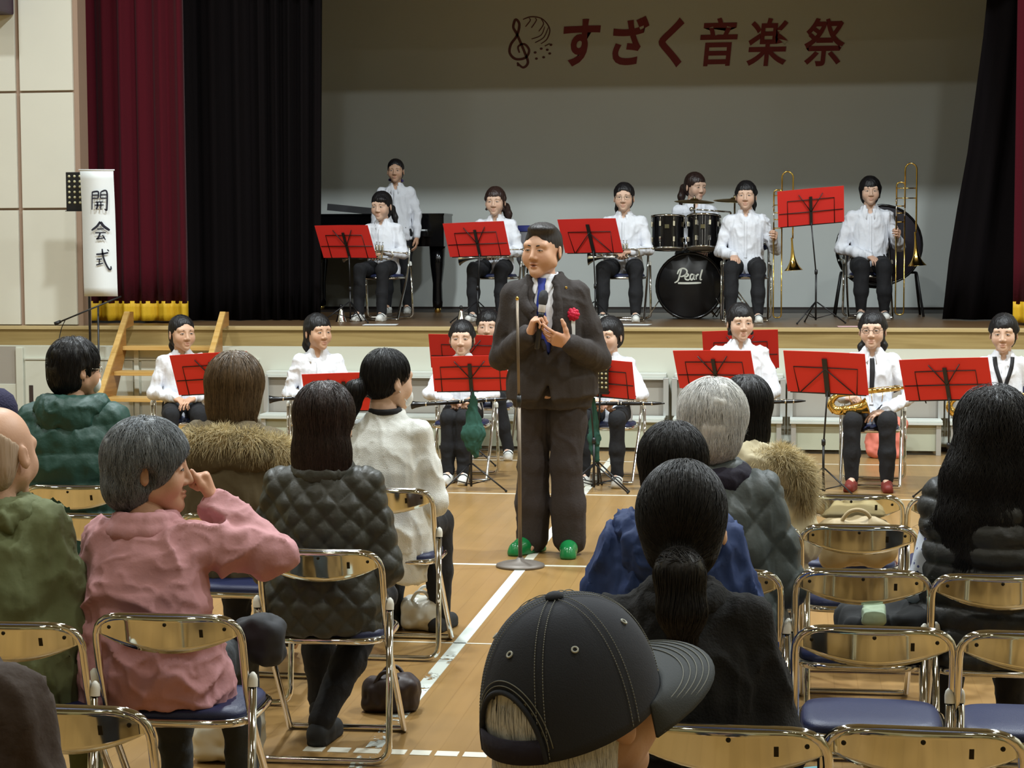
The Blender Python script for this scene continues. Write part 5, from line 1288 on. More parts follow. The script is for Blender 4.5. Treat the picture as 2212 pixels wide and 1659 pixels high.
def tree_of(o):
    me = o.data; V = np.zeros(len(me.vertices) * 3); me.vertices.foreach_get('co', V); return BVHTree.FromPolygons([tuple(v) for v in V.reshape(-1, 3)], [tuple(p.vertices) for p in me.polygons])
def to_head(g, hs, V): return (np.asarray(V) * hs) @ g.Rh.T + g.headc
def head_child(name, me, m, g, hs, parent):
    """a mesh made in head space, attached at the head"""
    o = obj(name, me, m, parent); R = g.Rh * hs; o.matrix_local = Matrix(((*R[0], g.headc[0]), (*R[1], g.headc[1]), (*R[2], g.headc[2]), (0, 0, 0, 1))); return o
def glasses(g, hs, m, parent):
    mb = MB()
    for sx in (-1, 1):
        mb.tube([(sx * .033 + .0215 * math.cos(t), -.097 + .004 * abs(math.cos(t)), .003 + .0165 * math.sin(t)) for t in np.linspace(0, 2 * PI, 19)[:-1]], .0014, 6, closed=True)
        mb.tube([(sx * .0545, -.094, .006), (sx * .074, -.070, .008), (sx * .082, .005, .006)], .0014, 6)
    mb.tube([(-.0115, -.098, .004), (0, -.100, .007), (.0115, -.098, .004)], .0013, 6)
    return head_child('eyeglasses', mb.mesh('glasses'), m, g, hs, parent)
PERSON_HS = 1.0
def person(label, loc, rz, g, hs=1.0, head=None, hair=None, hmat=None, hair_h=.006, squint=0.25, brow=.0022, top=None, bottom=None, shoes=None, tone='fair', extras=None, h=.012, group=None, handk=None, face=True, strand=None, skin_hand_h=.005, collar_kw=None):
    t = thing('person', label, 'person', loc, rz, group); g.tone = tone; g.handk = handk or .95 * g.k ** .5
    hd = head_variant(tone=tone, **(head or {})); obj('body', body_mesh(g, hd, hs, skin_hand_h), M_SKIN, t)
    if face: head_child('eyes', eyes_variant(squint), None, g, hs, t); head_child('eyebrows', BROWS[brow], hmat or H_BLACK, g, hs, t)
    if hair is not None:
        V, F, f = hair_mesh(hair, hair_h); ho = head_child('hair', mesh_np('hair', V, F), hmat, g, hs, t)
        if strand:
            N = vnormals(V, F); lim = strand.pop('where', None); ok = lim(V) if lim else np.ones(len(V), bool)
            SV, SF = strands(f, V[ok], N[ok], **strand); so = obj('hair_strands', mesh_np('strands', SV, SF), hmat, ho, kind='stuff')
    if top is not None:
        kw = dict(top); m = kw.pop('mat'); col = kw.pop('collar', True); amp = kw.pop('amp', .010); nm = kw.pop('name', 'shirt'); seed = kw.pop('seed', 0); disp = kw.pop('disp', None); cut = kw.pop('cut', None); th = kw.pop('h', h); st_ = kw.pop('stretch', (9, 9, 5))
        f = top_field(g, **kw); t_o = field_obj(nm, f, th, m, t, amp, seed, disp, cut, st_)
        if col:
            collar(g, m, t, **(collar_kw or {})); T_ = tree_of(t_o); n_ = g.neck
            obj('button_placket', drape_strip(T_, [(n_[0], n_[2] - .055), (n_[0] * .6, n_[2] - .22), (0, g.hz + .08)], .028, .0035, thick=.004), m, t)
    else: t_o = None
    if bottom is not None:
        kw = dict(bottom); m = kw.pop('mat'); nm = kw.pop('name', 'trousers'); field_obj(nm, trousers_field(g, **kw), h, m, t, .007, 3)
    if shoes is not None:
        for sx in (-1, 1): shoe(g, sx, shoes, t, band=shoes is C_SHOE)
    if extras: extras(t, g, hs, t_o)
    return t
# ------------------------------------------------------------------ the young players
def crown_z(k, hs, seat, lean=0.0): return seat + .062 * k + .455 * k + .165 * k ** .5 * (.9 + .1 * k) + .128 * hs
def solve_k(zc, hs, seat): return float(np.interp(zc, [crown_z(k, hs, seat) for k in np.linspace(.6, 1.4, 81)], np.linspace(.6, 1.4, 81)))
GIRL = dict(w=1.02, jaw=.86, nose=.72, chin=.012, cheek=1.05, neck=.9)
BL = dict(mat=C_BLACK, ankle=.044)
SH = dict(mat=C_SHIRT, sleeve=.008, grow=.004, amp=.013, h=.0095)
def seated(px, py, Y, base, label, clabel, rz=0.0, hs=1.09, head=(0, 0, 0), arms=None, hair=None, hmat=H_BLACK, seat=.43, tone='fair', face=None, lean=.02, group=None, cgroup=None, seed=0, extras=None, shoes=C_SHOE, legs=None, knee_gap=.10, foot=.44, top=None, bottom=None, chair_on=True, squint=.25, collar_kw=None, side=0.0, slump=.0, foot_=None):
    p = at_y(px, py, Y); k = solve_k(p.z - base, hs, seat); loc = (p.x, Y, base)
    ar = arms(k, seat + .062 * k) if callable(arms) else arms
    lg = legs(k, seat + .062 * k) if callable(legs) else legs
    g = Rig('sit', k, seat, lean, lg, ar, head, slump, knee_gap, foot, side)
    tp = dict(top or SH); tp['seed'] = seed
    t = person(label, loc, rz, g, hs, face or GIRL, hair, hmat, .0062, squint, .0022, tp, bottom or BL, shoes, tone, extras, .0125, group, collar_kw=collar_kw)
    if chair_on:
        R = rotmat((0, 0, 1), rz); c = np.array(loc) + R @ np.array((0, -.035, 0)); chair(c[0], c[1], rz, clabel, cgroup or GM, base)
    return t, g
def H(fr=.062, L=-.05, sides=None, extra=(), vol=.010, **k): return dict(fringe=fr, len=L, sides=sides, extra=list(extra), vol=vol, **k)
def lap_arms(k, hz, x=0.0, dz=.145, dy=-.26, gap=.045):
    return {-1: ((-.225 * k, -.05, hz + .15 * k), (x - gap - .03, dy * k, hz + dz), (.75, -.45, -.12), (.1, .3, -1), 'grip'), 1: ((.225 * k, -.05, hz + .15 * k), (x + gap + .05, dy * k, hz + dz + .005), (-.75, -.45, -.1), (-.1, .3, -1), 'grip')}
def in_lap(inst, t, off, rx=(0, 0, 0), sc=1.0):
    """place an instrument relative to a player"""
    M = t.matrix_basis if False else Matrix.Translation(t.location) @ Matrix.Rotation(t.rotation_euler.z, 4, 'Z')
    inst.matrix_world = M @ Matrix.Translation(off) @ Matrix.Rotation(rx[2], 4, 'Z') @ Matrix.Rotation(rx[1], 4, 'Y') @ Matrix.Rotation(rx[0], 4, 'X') @ Matrix.Scale(sc, 4)
GP, GPS = 'white-shirted players on the gym floor', 'white-shirted players on the stage'

# stage row
t, g = seated(827, 414, 17.85, 1.0, 'seated trumpeter on stage with side-swept fringe in front of the pianist', 'folding chair under the first trumpeter on stage', rz=-.10, head=(-.1, .12, 0), arms=lap_arms, hair=H(.058, -.06, extra=[pony(-.01, .10, .20, .03, .026, .05)], bangs=[((.03, -.068, .062), (.045, .026, .026))]), seed=1, group=GPS, cgroup=GS, knee_gap=.11)
in_lap(trumpet('silver trumpet on the lap of the trumpeter before the pianist'), t, (0.0, -.31, g.hz + .10), (0, .09, 0), 1.12)
t, g = seated(1072, 404, 17.85, 1.0, 'seated trumpeter on stage with a ponytail over one shoulder', 'folding chair under the second trumpeter on stage', rz=-.06, head=(.02, .05, 0), arms=lap_arms, hair=H(.045, -.05, -.06, [pony(-.03, .08, .16, .055, .036, .05)]), hmat=H_BROWN, seed=2, group=GPS, cgroup=GS, knee_gap=.13)
in_lap(trumpet('silver trumpet on the lap of the trumpeter beside the speaking man\'s head'), t, (0.0, -.31, g.hz + .095), (0, -.02, 0), 1.12)
t, g = seated(1349, 395, 17.85, 1.0, 'seated trumpeter on stage with eyeglasses next to the drum kit', 'folding chair under the third trumpeter on stage', rz=-.02, head=(.02, .02, 0), arms=lap_arms, hair=H(.072, -.05, extra=[pony(-.02, .09, .14, -.05, .026, -.02)]), seed=3, group=GPS, cgroup=GS, knee_gap=.15, extras=lambda t, g, hs, o: glasses(g, hs, M_SILVER, t))
in_lap(trumpet('silver trumpet on the lap of the trumpeter with eyeglasses'), t, (-.02, -.31, g.hz + .095), (0, -.03, 0), 1.12)
def tb_arms(k, hz): return {-1: ((-.235 * k, .0, hz + .14 * k), (-.10, -.24 * k, hz + .10), (.05, -.95, -.25), (0, .1, -1), 'lap'), 1: ((.26 * k, .02, hz + .15 * k), (.245, -.16, hz + .26), (.35, -.75, .25), (-.9, 0, .1), 'grip')}
t, g = seated(1612, 391, 17.8, 1.0, 'seated trombonist on stage beside the drum kit, one hand on a knee', 'folding chair under the first trombonist', rz=0, head=(-.05, .0, 0), arms=tb_arms, hair=H(.050, -.05, -.03, [pony(-.02, .09, .10, .045, .022, .02)]), seed=4, group=GPS, cgroup=GS, knee_gap=.12)
in_lap(trombone('brass trombone held upright between the drum kit and a red folder'), t, (.29, -.24, .02), (.0, .0, 0), .86)
def tb2_arms(k, hz): return {-1: ((-.235 * k, -.02, hz + .14 * k), (-.02, -.24 * k, hz + .085), (.45, -.8, -.3), (0, .1, -1), 'lap'), 1: ((.25 * k, .02, hz + .16 * k), (.225, -.16, hz + .27), (.35, -.75, .25), (-.9, 0, .1), 'grip')}
t, g = seated(1879, 382, 18.55, 1.0, 'seated trombonist on stage with short bobbed hair', 'folding chair under the second trombonist', rz=.04, head=(.02, .02, 0), arms=tb2_arms, hair=H(.036, -.07, -.05, vol=.014, ears=False), seed=5, group=GPS, cgroup=GS, knee_gap=.105, foot=.40)
in_lap(trombone('brass trombone held upright in front of the concert bass drum'), t, (.265, -.26, .02), (.0, .0, 0), .92)
# drummer behind the kit
t, g = seated(1500, 373, 18.75, 1.0, 'drummer with a ponytail seated behind the drum kit', '', rz=.25, head=(.45, .12, 0), arms=None, hair=H(.056, -.04, extra=[pony(.0, .10, .20, -.02, .034, -.04)]), hmat=H_BROWN, seat=.50, seed=6, group=GPS, chair_on=False, knee_gap=.2)
ds = thing('drum_stool', 'round black drum stool under the drummer', 'stool', (t.location.x, t.location.y + .02, 1.0))
MB().lathe([(.15, .42), (.165, .44), (.165, .475), (.15, .492), (0, .495)], 22, close=True).build('seat_pad', M_RUBBER, ds); MB().tube([(0, 0, .42), (0, 0, .12)], .014, 8).build('pole', M_CHROME, ds)
for q in range(3): MB().tube([(0, 0, .25), (math.cos(q * 2.094) * .2, math.sin(q * 2.094) * .2, .012)], .01, 6).build('leg', M_CHROME, ds)
# pianist standing before the piano
pz = at_y(855, 340, 19.35); kk = (pz.z - 1.0) / 1.62
ga = Rig('stand', kk, arms={sx: ((sx * .215 * kk, .02, .855 * kk + .16 * kk), (sx * .225 * kk, -.05, .855 * kk - .05), (0, -.1, -1), (-sx, 0, 0), 'lap') for sx in (-1, 1)}, head=(.02, 0, 0))
def ribbon(t, g, hs, o): head_child('hair_ribbon', MB().ball((-.06, .04, -.085), (.022, .018, .016), 8).ball((.055, .05, -.095), (.02, .016, .014), 8).mesh('ribbon'), mat('violet_ribbon', srgb(58, 42, 108), rough=.6), g, hs, t)
person('pianist standing at the grand piano behind a seated trumpeter', (pz.x, 19.35, 1.0), .05, ga, 1.0, GIRL, H(.078, -.045, vol=.006), H_BLACK, .0062, .25, .0022, dict(SH, seed=7), BL, C_SHOE, 'tan', ribbon, .0125, GPS)

# floor rows
def turned(k, hz): return {-1: ((-.24 * k, .0, hz + .14 * k), (-.06, -.22 * k, hz + .10), (.5, -.75, -.2), (0, .1, -1), 'lap'), 1: ((.225 * k, -.05, hz + .15 * k), (.07, -.26 * k, hz + .10), (-.6, -.6, -.2), (0, .1, -1), 'lap')}
seated(392, 680, 13.85, 0, 'girl in a white shirt at the left end looking aside past a red folder', 'folding chair under the girl at the left end', rz=.35, head=(.35, .02, 0), arms=turned, hair=H(.080, -.045, vol=.007, extra=[pony(-.02, .09, .14, 0, .032, -.02)]), seed=8, group=GP, tone='tan')
t, g = seated(686, 677, 13.85, 0, 'girl in a white shirt with open collar and a low ponytail looking aside', 'folding chair under the girl with the low ponytail', rz=.25, head=(.5, .02, 0), arms=turned, hair=H(.050, -.05, -.02, extra=[pony(-.03, .09, .13, 0, .036, -.02)]), seed=9, group=GP, tone='tan', collar_kw=dict(spread=.55, point=.06))
in_lap(clarinet('black clarinet on the lap of the girl with the low ponytail'), t, (-.36, -.20, g.hz + .10), (0, -.05, 0))
def cl_arms(k, hz): return {-1: ((-.285 * k, -.06, hz + .16 * k), (-.075, -.26 * k, hz + .115), (.7, -.45, -.35), (.1, .2, -1), 'grip'), 1: ((.285 * k, -.06, hz + .16 * k), (.11, -.27 * k, hz + .12), (-.7, -.45, -.35), (-.1, .2, -1), 'grip')}
t, g = seated(1000, 691, 13.85, 0, 'clarinet girl with a straight fringe facing the audience', 'folding chair under the clarinet girl with a fringe', rz=0, head=(.06, .03, 0), arms=cl_arms, hair=H(.050, -.05, -.05, vol=.009), seed=10, group=GP, knee_gap=.055, foot=.40, hs=1.06)
in_lap(clarinet('black clarinet across the lap of the fringe-haired clarinet girl'), t, (-.33, -.30, g.hz + .075), (0, -.07, .06), 1.05)
def hid_legs(k, hz): return {-1: ((-.12, -.38 * k, hz), (-.12, -.40 * k, .085)), 1: ((.12, -.36 * k, hz), (.19, -.30 * k, .085))}
seated(1057, 668, 15.35, 0, 'second-row player almost hidden behind the clarinet girl', 'second-row folding chair behind the clarinet girl', rz=0, head=(0, .05, 0), hair=H(.045, -.04, -.03), seed=11, group=GP, legs=hid_legs)
t, g = seated(1318, 684, 13.85, 0, 'clarinet player half hidden behind the speaking man', 'folding chair under the player beside the speaking man', rz=-.1, head=(-.25, .06, 0), arms=cl_arms, hair=H(.040, -.04, -.04, vol=.012), seed=12, group=GP, knee_gap=.12, foot=.40)
in_lap(clarinet('black clarinet on the lap of the player beside the speaking man'), t, (-.22, -.30, g.hz + .09), (0, -.02, 0), 1.0)
t, g = seated(1598, 655, 13.9, 0, 'girl with a long fringe behind two red folders', 'folding chair under the girl with a long fringe', rz=.15, head=(.12, .06, 0), arms=turned, hair=H(.046, -.05, -.07, vol=.010), seed=13, group=GP)
in_lap(clarinet('black clarinet beside the girl with the long fringe'), t, (-.22, -.27, g.hz + .085), (0, -.02, .1), 1.0)
def sx_arms(k, hz): return {-1: ((-.25 * k, -.03, hz + .15 * k), (-.17, -.22 * k, hz + .14), (.55, -.7, .0), (.2, .3, -1), 'grip'), 1: ((.27 * k, -.02, hz + .14 * k), (.10, -.27 * k, hz + .05), (-.8, -.4, -.15), (-.1, .2, -1), 'lap')}
C_TIE = mat('black_neck_strap', srgb(20, 18, 22), rough=.7)
def tie_strap(t, g, hs, o):
    T = tree_of(o); n = g.neck; obj('neck_tie', drape_strip(T, [(0, n[2] - .03), (.004, n[2] - .12), (0, n[2] - .26)], [.03, .036, .03], .006), C_TIE, t)
    glasses(g, hs, mat('brown_glasses_frame', srgb(60, 40, 34), rough=.4), t)
t, g = seated(1886, 671, 13.85, 0, 'saxophonist with eyeglasses and a dark tie', 'folding chair under the saxophonist with eyeglasses', rz=-.08, head=(-.06, .02, 0), arms=sx_arms, hair=H(.052, -.05, -.03, extra=[([(-.05, .06, -.06), (-.075, .05, -.11), (-.085, .03, -.15)], [.02, .022, .008]), ([(.05, .06, -.06), (.07, .05, -.10), (.075, .03, -.13)], [.02, .02, .008])]), seed=14, group=GP, knee_gap=.12, foot=.42, extras=tie_strap, shoes=C_RUBRED, hs=1.09)
in_lap(saxophone('brass saxophone on the lap of the saxophonist with eyeglasses'), t, (-.24, -.33, g.hz + .165), (0, -.10, .03), .95)
def v_strap(t, g, hs, o):
    T = tree_of(o); n = g.neck
    for sx in (-1, 1): obj('neck_strap', drape_strip(T, [(sx * .062, n[2] - .0), (sx * .05, n[2] - .08), (.0, n[2] - .24)], .028, .006), C_TIE, t)
t, g = seated(2168, 678, 13.85, 0, 'saxophonist with a black neck strap at the right edge', 'folding chair under the saxophonist with the neck strap', rz=-.05, head=(-.12, .06, 0), arms=sx_arms, hair=H(.046, -.05, -.04, vol=.012), seed=15, group=GP, extras=v_strap, hs=1.09)
in_lap(saxophone('brass saxophone on the lap of the saxophonist with the neck strap'), t, (-.34, -.33, g.hz + .16), (0, -.03, .03), .95)
# green cloth bags hanging from two stands
def cloth_cone(px, py0, py1, Y, label, w=.085):
    a = at_y(px, py0, Y); b = at_y(px, py1, Y); Lh = a.z - b.z; t = thing('hanging_cloth', label, 'cloth', (a.x, Y, b.z), group='dark green cloths tied to music stands'); f = Field()
    f.chain([(0, 0, Lh), (0, 0, Lh * .62), (.0, 0, Lh * .38), (0, 0, Lh * .20), (.02, 0, .02)], [.010, w * .45, w * .75, w * .5, .016], k=.03); f.bake(.009); V, F = f.nets(); N = vnormals(V, F); V = folds(V, N, .016, 4, (22, 22, 5)); V[:, 1] *= .45
    obj('cloth', mesh_np('cloth', V, F), mat('dark_green_cloth', srgb(34, 78, 66), rough=.85), t); return t
cloth_cone(1022, 848, 990, 13.08, 'dark green cloth hanging from the clarinet girl\'s stand', .10); cloth_cone(1283, 860, 1000, 13.2, 'dark green cloth hanging beside the speaking man', .05)

# loose papers and small things
def sheet(px, py, z, w, d, rz, label, m=M_PAPER):
    p = at_z(px, py, z); o = MB().box(-w / 2, w / 2, -d / 2, d / 2, 0, .002).build('paper_sheet', m, loc=(p.x, p.y, z + .0025), rot=(0, 0, rz)); return tag(o, label, 'paper', 'loose sheets about the hall')
sheet(822, 702, 1.0, .30, .21, .1, 'white sheet of paper on the stage before the first trumpeter'); sheet(1368, 702, 1.0, .30, .21, -.1, 'white sheet of paper on the stage before the third trumpeter')
sheet(1848, 706, 1.0, .30, .18, .05, 'pale pink sheet of paper on the stage before the second trombonist', mat('pale_pink_paper', srgb(226, 186, 186), rough=.7))
p = at_y(1150, 500, 19.0); zt_ = at_y(1150, 487, 19.0).z - 1.0
t = thing('covered_drum', 'grey drum under a blue cover on the stage behind the speaking man\'s head', 'drum', (p.x, 19.0, 1.0))
MB().lathe([(.13, zt_ - .40), (.16, zt_ - .34), (.165, zt_ - .03)], 24, close=True).build('shell', mat('grey_drum_shell', srgb(120, 118, 122), rough=.5), t); MB().lathe([(.172, zt_ - .06), (.174, zt_ - .01), (.15, zt_), (0, zt_ + .002)], 24).build('blue_cover', mat('dark_blue_cover', srgb(40, 46, 110), rough=.7), t)
for q in range(3): MB().tube([(math.cos(q * 2.094) * .12, math.sin(q * 2.094) * .12, zt_ - .36), (math.cos(q * 2.094) * .2, math.sin(q * 2.094) * .2, .012)], .011, 6).build('leg', M_CHROME, t)
p = at_y(556, 1385, 5.55); bag('dark_pouch', (p.x, 5.55, p.z - .07), (.085, .07, .07), mat('charcoal_pouch', srgb(44, 46, 50), rough=.8), 'dark rounded bag at the side of the pink-jacketed woman', 'bag', False, seed=8)
p = at_y(1742, 1600, 4.35); bag('cloth_pouch', (p.x, 4.35, .437), (.05, .06, .035), mat('teal_cloth', srgb(96, 150, 158), rough=.8), 'small teal cloth on the seat beside the woman in black', 'cloth', False, seed=9)
# ------------------------------------------------------------------ the speaking man
def cloth(name, c, rough=.85, bump=(50, .25), **k): return mat(name, c, rough=rough, bump=bump, **k)
def speaker():
    Y = 10.5; p = at_y(1192, 483, Y); zc = p.z; hs = 1.15; ks = np.linspace(.9, 1.3, 81)
    k = float(np.interp(zc, [.855 * q + .455 * q + .165 * q ** .5 * (.9 + .1 * q) + .128 * hs for q in ks], ks)); loc = (p.x, Y, 0)
    L = lambda px, py, dy: np.array((at_y(px, py, Y + dy).x - p.x, dy, at_y(px, py, Y + dy).z))
    gripR = dict(curl=(1.0, 1.25, .8), thumb=.7, thumb_curl=.55); openL = dict(curl=((.15, .3, .2), (.3, .45, .3), (.45, .55, .4), (.6, .6, .4)), spread=.12, thumb=.95, thumb_curl=.1)
    arms = {-1: (L(1082, 772, .02), L(1150, 722, -.27), (.35, -.15, .9), (.9, -.1, -.2), gripR), 1: (L(1296, 775, .0), L(1236, 742, -.26), (-.85, -.35, .32), (-.35, .7, .5), openL)}
    g = Rig('stand', k, lean=.03, arms=arms, head=(-.30, .04, .03), side=-.035, legs={-1: ((-.105, .0, .50), (-.115, .02, .085)), 1: ((.085, -.03, .50), (.10, -.02, .085))})
    M_SUIT = cloth('charcoal_brown_suit', srgb(50, 44, 42), bump=(90, .2)); M_TROU = cloth('brown_black_suit_trousers', srgb(46, 39, 38), bump=(90, .2))
    def ex(t, g, hs, o):
        sh = field_obj('dress_shirt', top_field(g, -.004, .0, 1.08, 1.16, collar_cut=False, hem=2), .011, C_SHIRT, t, .002, 2); collar(g, C_SHIRT, t, spread=.34, high=1.2, point=.066)
        f = top_field(g, .020, .020, 1.20, 1.22, collar_cut=False, sleeve_end=.93); n = g.neck; hz = g.hz
        f.loft([g.hip + (0, 0, -.16), g.hip + (0, 0, -.05), g.hip + (0, 0, .12)], [.215, .212, .190], [.155, .158, .145], k=.04)
        for q in np.linspace(0, 1, 7):     # open front between the lapels
            z = n[2] + .04 - q * .38; f.ell((n[0] * (1 - q) + .012 * q, n[1] - .13 - .05 * q, z), (.072 * (1 - q) + .012, .10, .05), k=.01, op='s')
        f.ell(n + (0, -.012, .062), (.086, .080, .052), k=.01, op='s')
        for q in np.linspace(0, 1, 5): f.ell((.01 - .03 * q, g.hip[1] - .16, hz - .06 - q * .11), (.012 + .055 * q, .06, .035), k=.015, op='s')
        jk = field_obj('suit_jacket', f, .0095, M_SUIT, t, .009, 5, stretch=(7, 7, 4)); T = tree_of(jk)
        for sx in (-1, 1):
            obj('lapel', drape_strip(T, [(n[0] + sx * .082, n[2] - .005), (n[0] + sx * .092, n[2] - .10), (.012 + sx * .05, n[2] - .22), (.012 + sx * .018, n[2] - .36)], [.030, .062, .055, .012], .007, thick=.006), M_SUIT, t)
        T2 = tree_of(sh); M_TIE = mat('royal_blue_tie', srgb(42, 62, 160), rough=.45)
        obj('necktie', drape_strip(T2, [(n[0], n[2] + .030), (n[0], n[2] - .035), (n[0] + .006, n[2] - .20), (.01, n[2] - .38)], [.046, .036, .060, .066], .008, thick=.006), M_TIE, t)
        for sx in (-1, 1): obj('collar_wing', drape_strip(T2, [(n[0] + sx * .046, n[2] + .032), (n[0] + sx * .040, n[2] - .01), (n[0] + sx * .034, n[2] - .055)], [.03, .042, .006], .010, thick=.005), C_SHIRT, t)
        q = L(1239, 680, -.2); hit = T.ray_cast(Vector((q[0], -2, q[2])), Vector((0, 1, 0)))[0]; yy = hit.y if hit else -.2
        ro = thing('x', 'x', 'x'); bpy.data.objects.remove(ro)
        mb = MB(); r = np.random.default_rng(1)
        for ring, (n_, rad, up) in enumerate(((9, .026, .0), (7, .017, .008), (4, .008, .014))):
            for i in range(n_):
                a = 2 * PI * i / n_ + ring; mb.ball((q[0] + math.cos(a) * rad, yy - .010 - up, q[2] + math.sin(a) * rad), (.012, .008, .012), 6)
        ros = mb.build('rosette', mat('crimson_ribbon', srgb(206, 18, 62), rough=.5), t)
        MB().box(q[0] - .009, q[0] + .012, yy - .012, yy - .009, q[2] - .13, q[2] - .02).build('rosette_ribbon', M_PAPER, ros)
        q2 = L(1222, 622, -.2); hit = T.ray_cast(Vector((q2[0], -2, q2[2])), Vector((0, 1, 0)))[0]; y2 = hit.y if hit else -.2
        MB().ball((q2[0], y2 - .004, q2[2]), (.008, .004, .008), 6).build('lapel_pin', M_BRASS, t)
        for sx in (-1, 1):
            e, w_ = g.elb[sx], g.wri[sx]; d = (w_ - e) / np.linalg.norm(w_ - e); MB().lathe([(.040, -.03), (.041, .0), (.038, .022), (.030, .024)], 16, c=w_ - d * .022, R=frame_to(d)).build('shirt_cuff', C_SHIRT, t)
        d = (g.wri[1] - g.elb[1]) / np.linalg.norm(g.wri[1] - g.elb[1]); MB().lathe([(.030, -.01), (.0335, -.008), (.0335, .008), (.030, .01)], 16, c=g.wri[1] + d * .012, R=frame_to(d)).build('wristwatch', M_BRASS, t)
        for sx in (-1, 1):       # slippers
            a = np.array((g.ank[sx][0], g.ank[sx][1], 0)); R = rotmat((0, 0, 1), -.5 if sx < 0 else .12); f = Field(); P = lambda x, y, z: a + R @ np.array((x, y, 0)) + np.array((0, 0, z))
            f.chain([P(0, -.02, .045), P(0, -.09, .045), P(0, -.145, .036)], [.042, .046, .040], k=.02); f.chain([P(0, .06, .012), P(0, -.15, .012)], [.038, .046], k=.01); f.plane((0, 0, 0), (0, 0, -1), .005); f.bake(.008); V, F = f.nets(); V[:, 2] = np.maximum(V[:, 2], .0)
            obj('slipper', mesh_np('slipper', V, F), mat('green_vinyl_slipper', srgb(24, 118, 62), rough=.22), t)
    t = person('man in a dark suit with blue tie and red rosette speaking into a microphone', loc, -.06, g, hs, dict(w=1.10, jaw=1.10, nose=1.0, open_mouth=.55, cheek=1.1, tone_='') if False else dict(w=1.10, jaw=1.08, nose=1.0, open_mouth=.5, cheek=1.12), H(.086, -.02, vol=.008, back=True, lumps=[((.01, -.030, .104), (.066, .062, .026))], jag=.0, groove=.0009, lumpy=.0015), H_SALT, .0038, .65, .0032, None, dict(mat=M_TROU, grow=.022, ankle=.078, flare=.012), None, 'old', ex, .011, None, handk=1.05, skin_hand_h=.004)
    # microphone in his right hand
    mt = thing('handheld_microphone', 'black handheld microphone with silver band in the speaking man\'s hand', 'microphone'); M0 = Matrix.Translation(loc) @ Matrix.Rotation(-.06, 4, 'Z')
    hc = g.wri[-1] + basis(g.hdir[-1], g.palm[-1]) @ np.array((.075, .0, -.034)) * 1.05; ax = np.array((.12, .05, 1.0)); R = frame_to(ax); mt.matrix_world = M0 @ Matrix(((*R[0], hc[0]), (*R[1], hc[1]), (*R[2], hc[2]), (0, 0, 0, 1)))
    MB().lathe([(.012, -.14), (.015, -.135), (.017, .04), (.018, .06)], 16, close=True).build('handle', M_BLACKMETAL, mt); MB().lathe([(.0195, .06), (.0205, .065), (.0205, .098), (.0195, .10)], 16).build('silver_band', mat('mic_silver', srgb(196, 190, 186), rough=.4, metal=.3), mt)
    MB().lathe([(.0195, .10), (.024, .112), (.0265, .14), (.023, .165), (.012, .178), (0, .18)], 18).build('grille', mat('mic_grille', srgb(38, 40, 46), rough=.5, bump=(900, .6)), mt)
speaker()

# ------------------------------------------------------------------ the listeners, seen from behind
GL = 'seated listeners of the audience'
def quilt(p, A, skew=1.0, sharp=.55):
    return lambda V, N: A * (np.abs(np.sin(PI * (V[:, 0] + V[:, 2] * skew) / p)) ** sharp * np.abs(np.sin(PI * (V[:, 0] - V[:, 2] * skew) / p)) ** sharp)
def tube_quilt(p, A, z0=0): return lambda V, N: A * np.abs(np.sin(PI * (V[:, 2] - z0 + .012 * vnoise(V, 8)) / p)) ** .5 + .004 * vnoise(V, 30)
def listener(px, py, Y, label, top, hair=None, hmat=H_BLACK, head=(0, 0, 0), turn=0.0, hs=1.05, seat=.44, k=None, strand=None, arms=None, extras=None, face=None, tone='fair', bottom=None, shoes=None, lean=.04, side=0.0, slump=.02, col=False, hair_h=.0055, squint=.4, show_face=False, legs=None, knee_gap=.11, handk=None, twist=0.0, mk=None):
    p = at_y(px, py, Y); kk = k or solve_k(p.z, hs, seat); loc = np.array((p.x, Y, 0)); rz = PI + turn
    R = rotmat((0, 0, 1), -rz); Lf = lambda qx, qy, YY: R @ (np.array(at_y(qx, qy, YY)) - loc)
    ar = arms(kk, seat + .062 * kk, Lf) if arms else {sx: ((sx * .215 * kk, -.02, seat + .19 * kk), (sx * .10, -.24 * kk, seat + .14), (-sx * .5, -.75, -.2), (0, 0, -1), 'lap') for sx in (-1, 1)}
    # raise the seat only through k: crown height fixes the figure
    g = Rig('sit', kk, seat, lean, legs, ar, head, slump, knee_gap, .42, side, twist=twist)
    dz = p.z - (g.headc[2] + .128 * hs); g.headc = g.headc + (0, 0, dz)
    tp = dict(top); tp.setdefault('collar', col); tp.setdefault('name', 'jacket'); tp.setdefault('collar_cut', False)
    t = person(label, tuple(loc), rz, g, hs, face or dict(w=1.0, jaw=.95, nose=.9, chin=.006), hair, hmat, hair_h, squint, .0022, tp, bottom or dict(mat=C_BLACK), shoes, tone, extras, .012, GL, handk, show_face, strand)
    return t, g, Lf
def neck_roll(g, t, m, r=.042, R=.088, drop=.05, name='hood', lump=None, z=.0, amp=.012, seed=1):
    """thick collar or folded hood lying round the neck"""
    f = Field(); n = g.neck; P = [n + np.array((math.sin(a) * R * 1.08, -math.cos(a) * R + .012, z + .012 - drop * max(0, math.cos(a)) - .02 * max(0, -math.cos(a)))) for a in np.linspace(.35, 2 * PI - .35, 15)]
    f.chain(P, [r] * 15, k=.03)
    for (c, rr) in (lump or []): f.ell(n + np.array(c), rr, k=.04)
    return field_obj(name, f, .0095, m, t, amp, seed, stretch=(14, 14, 14))
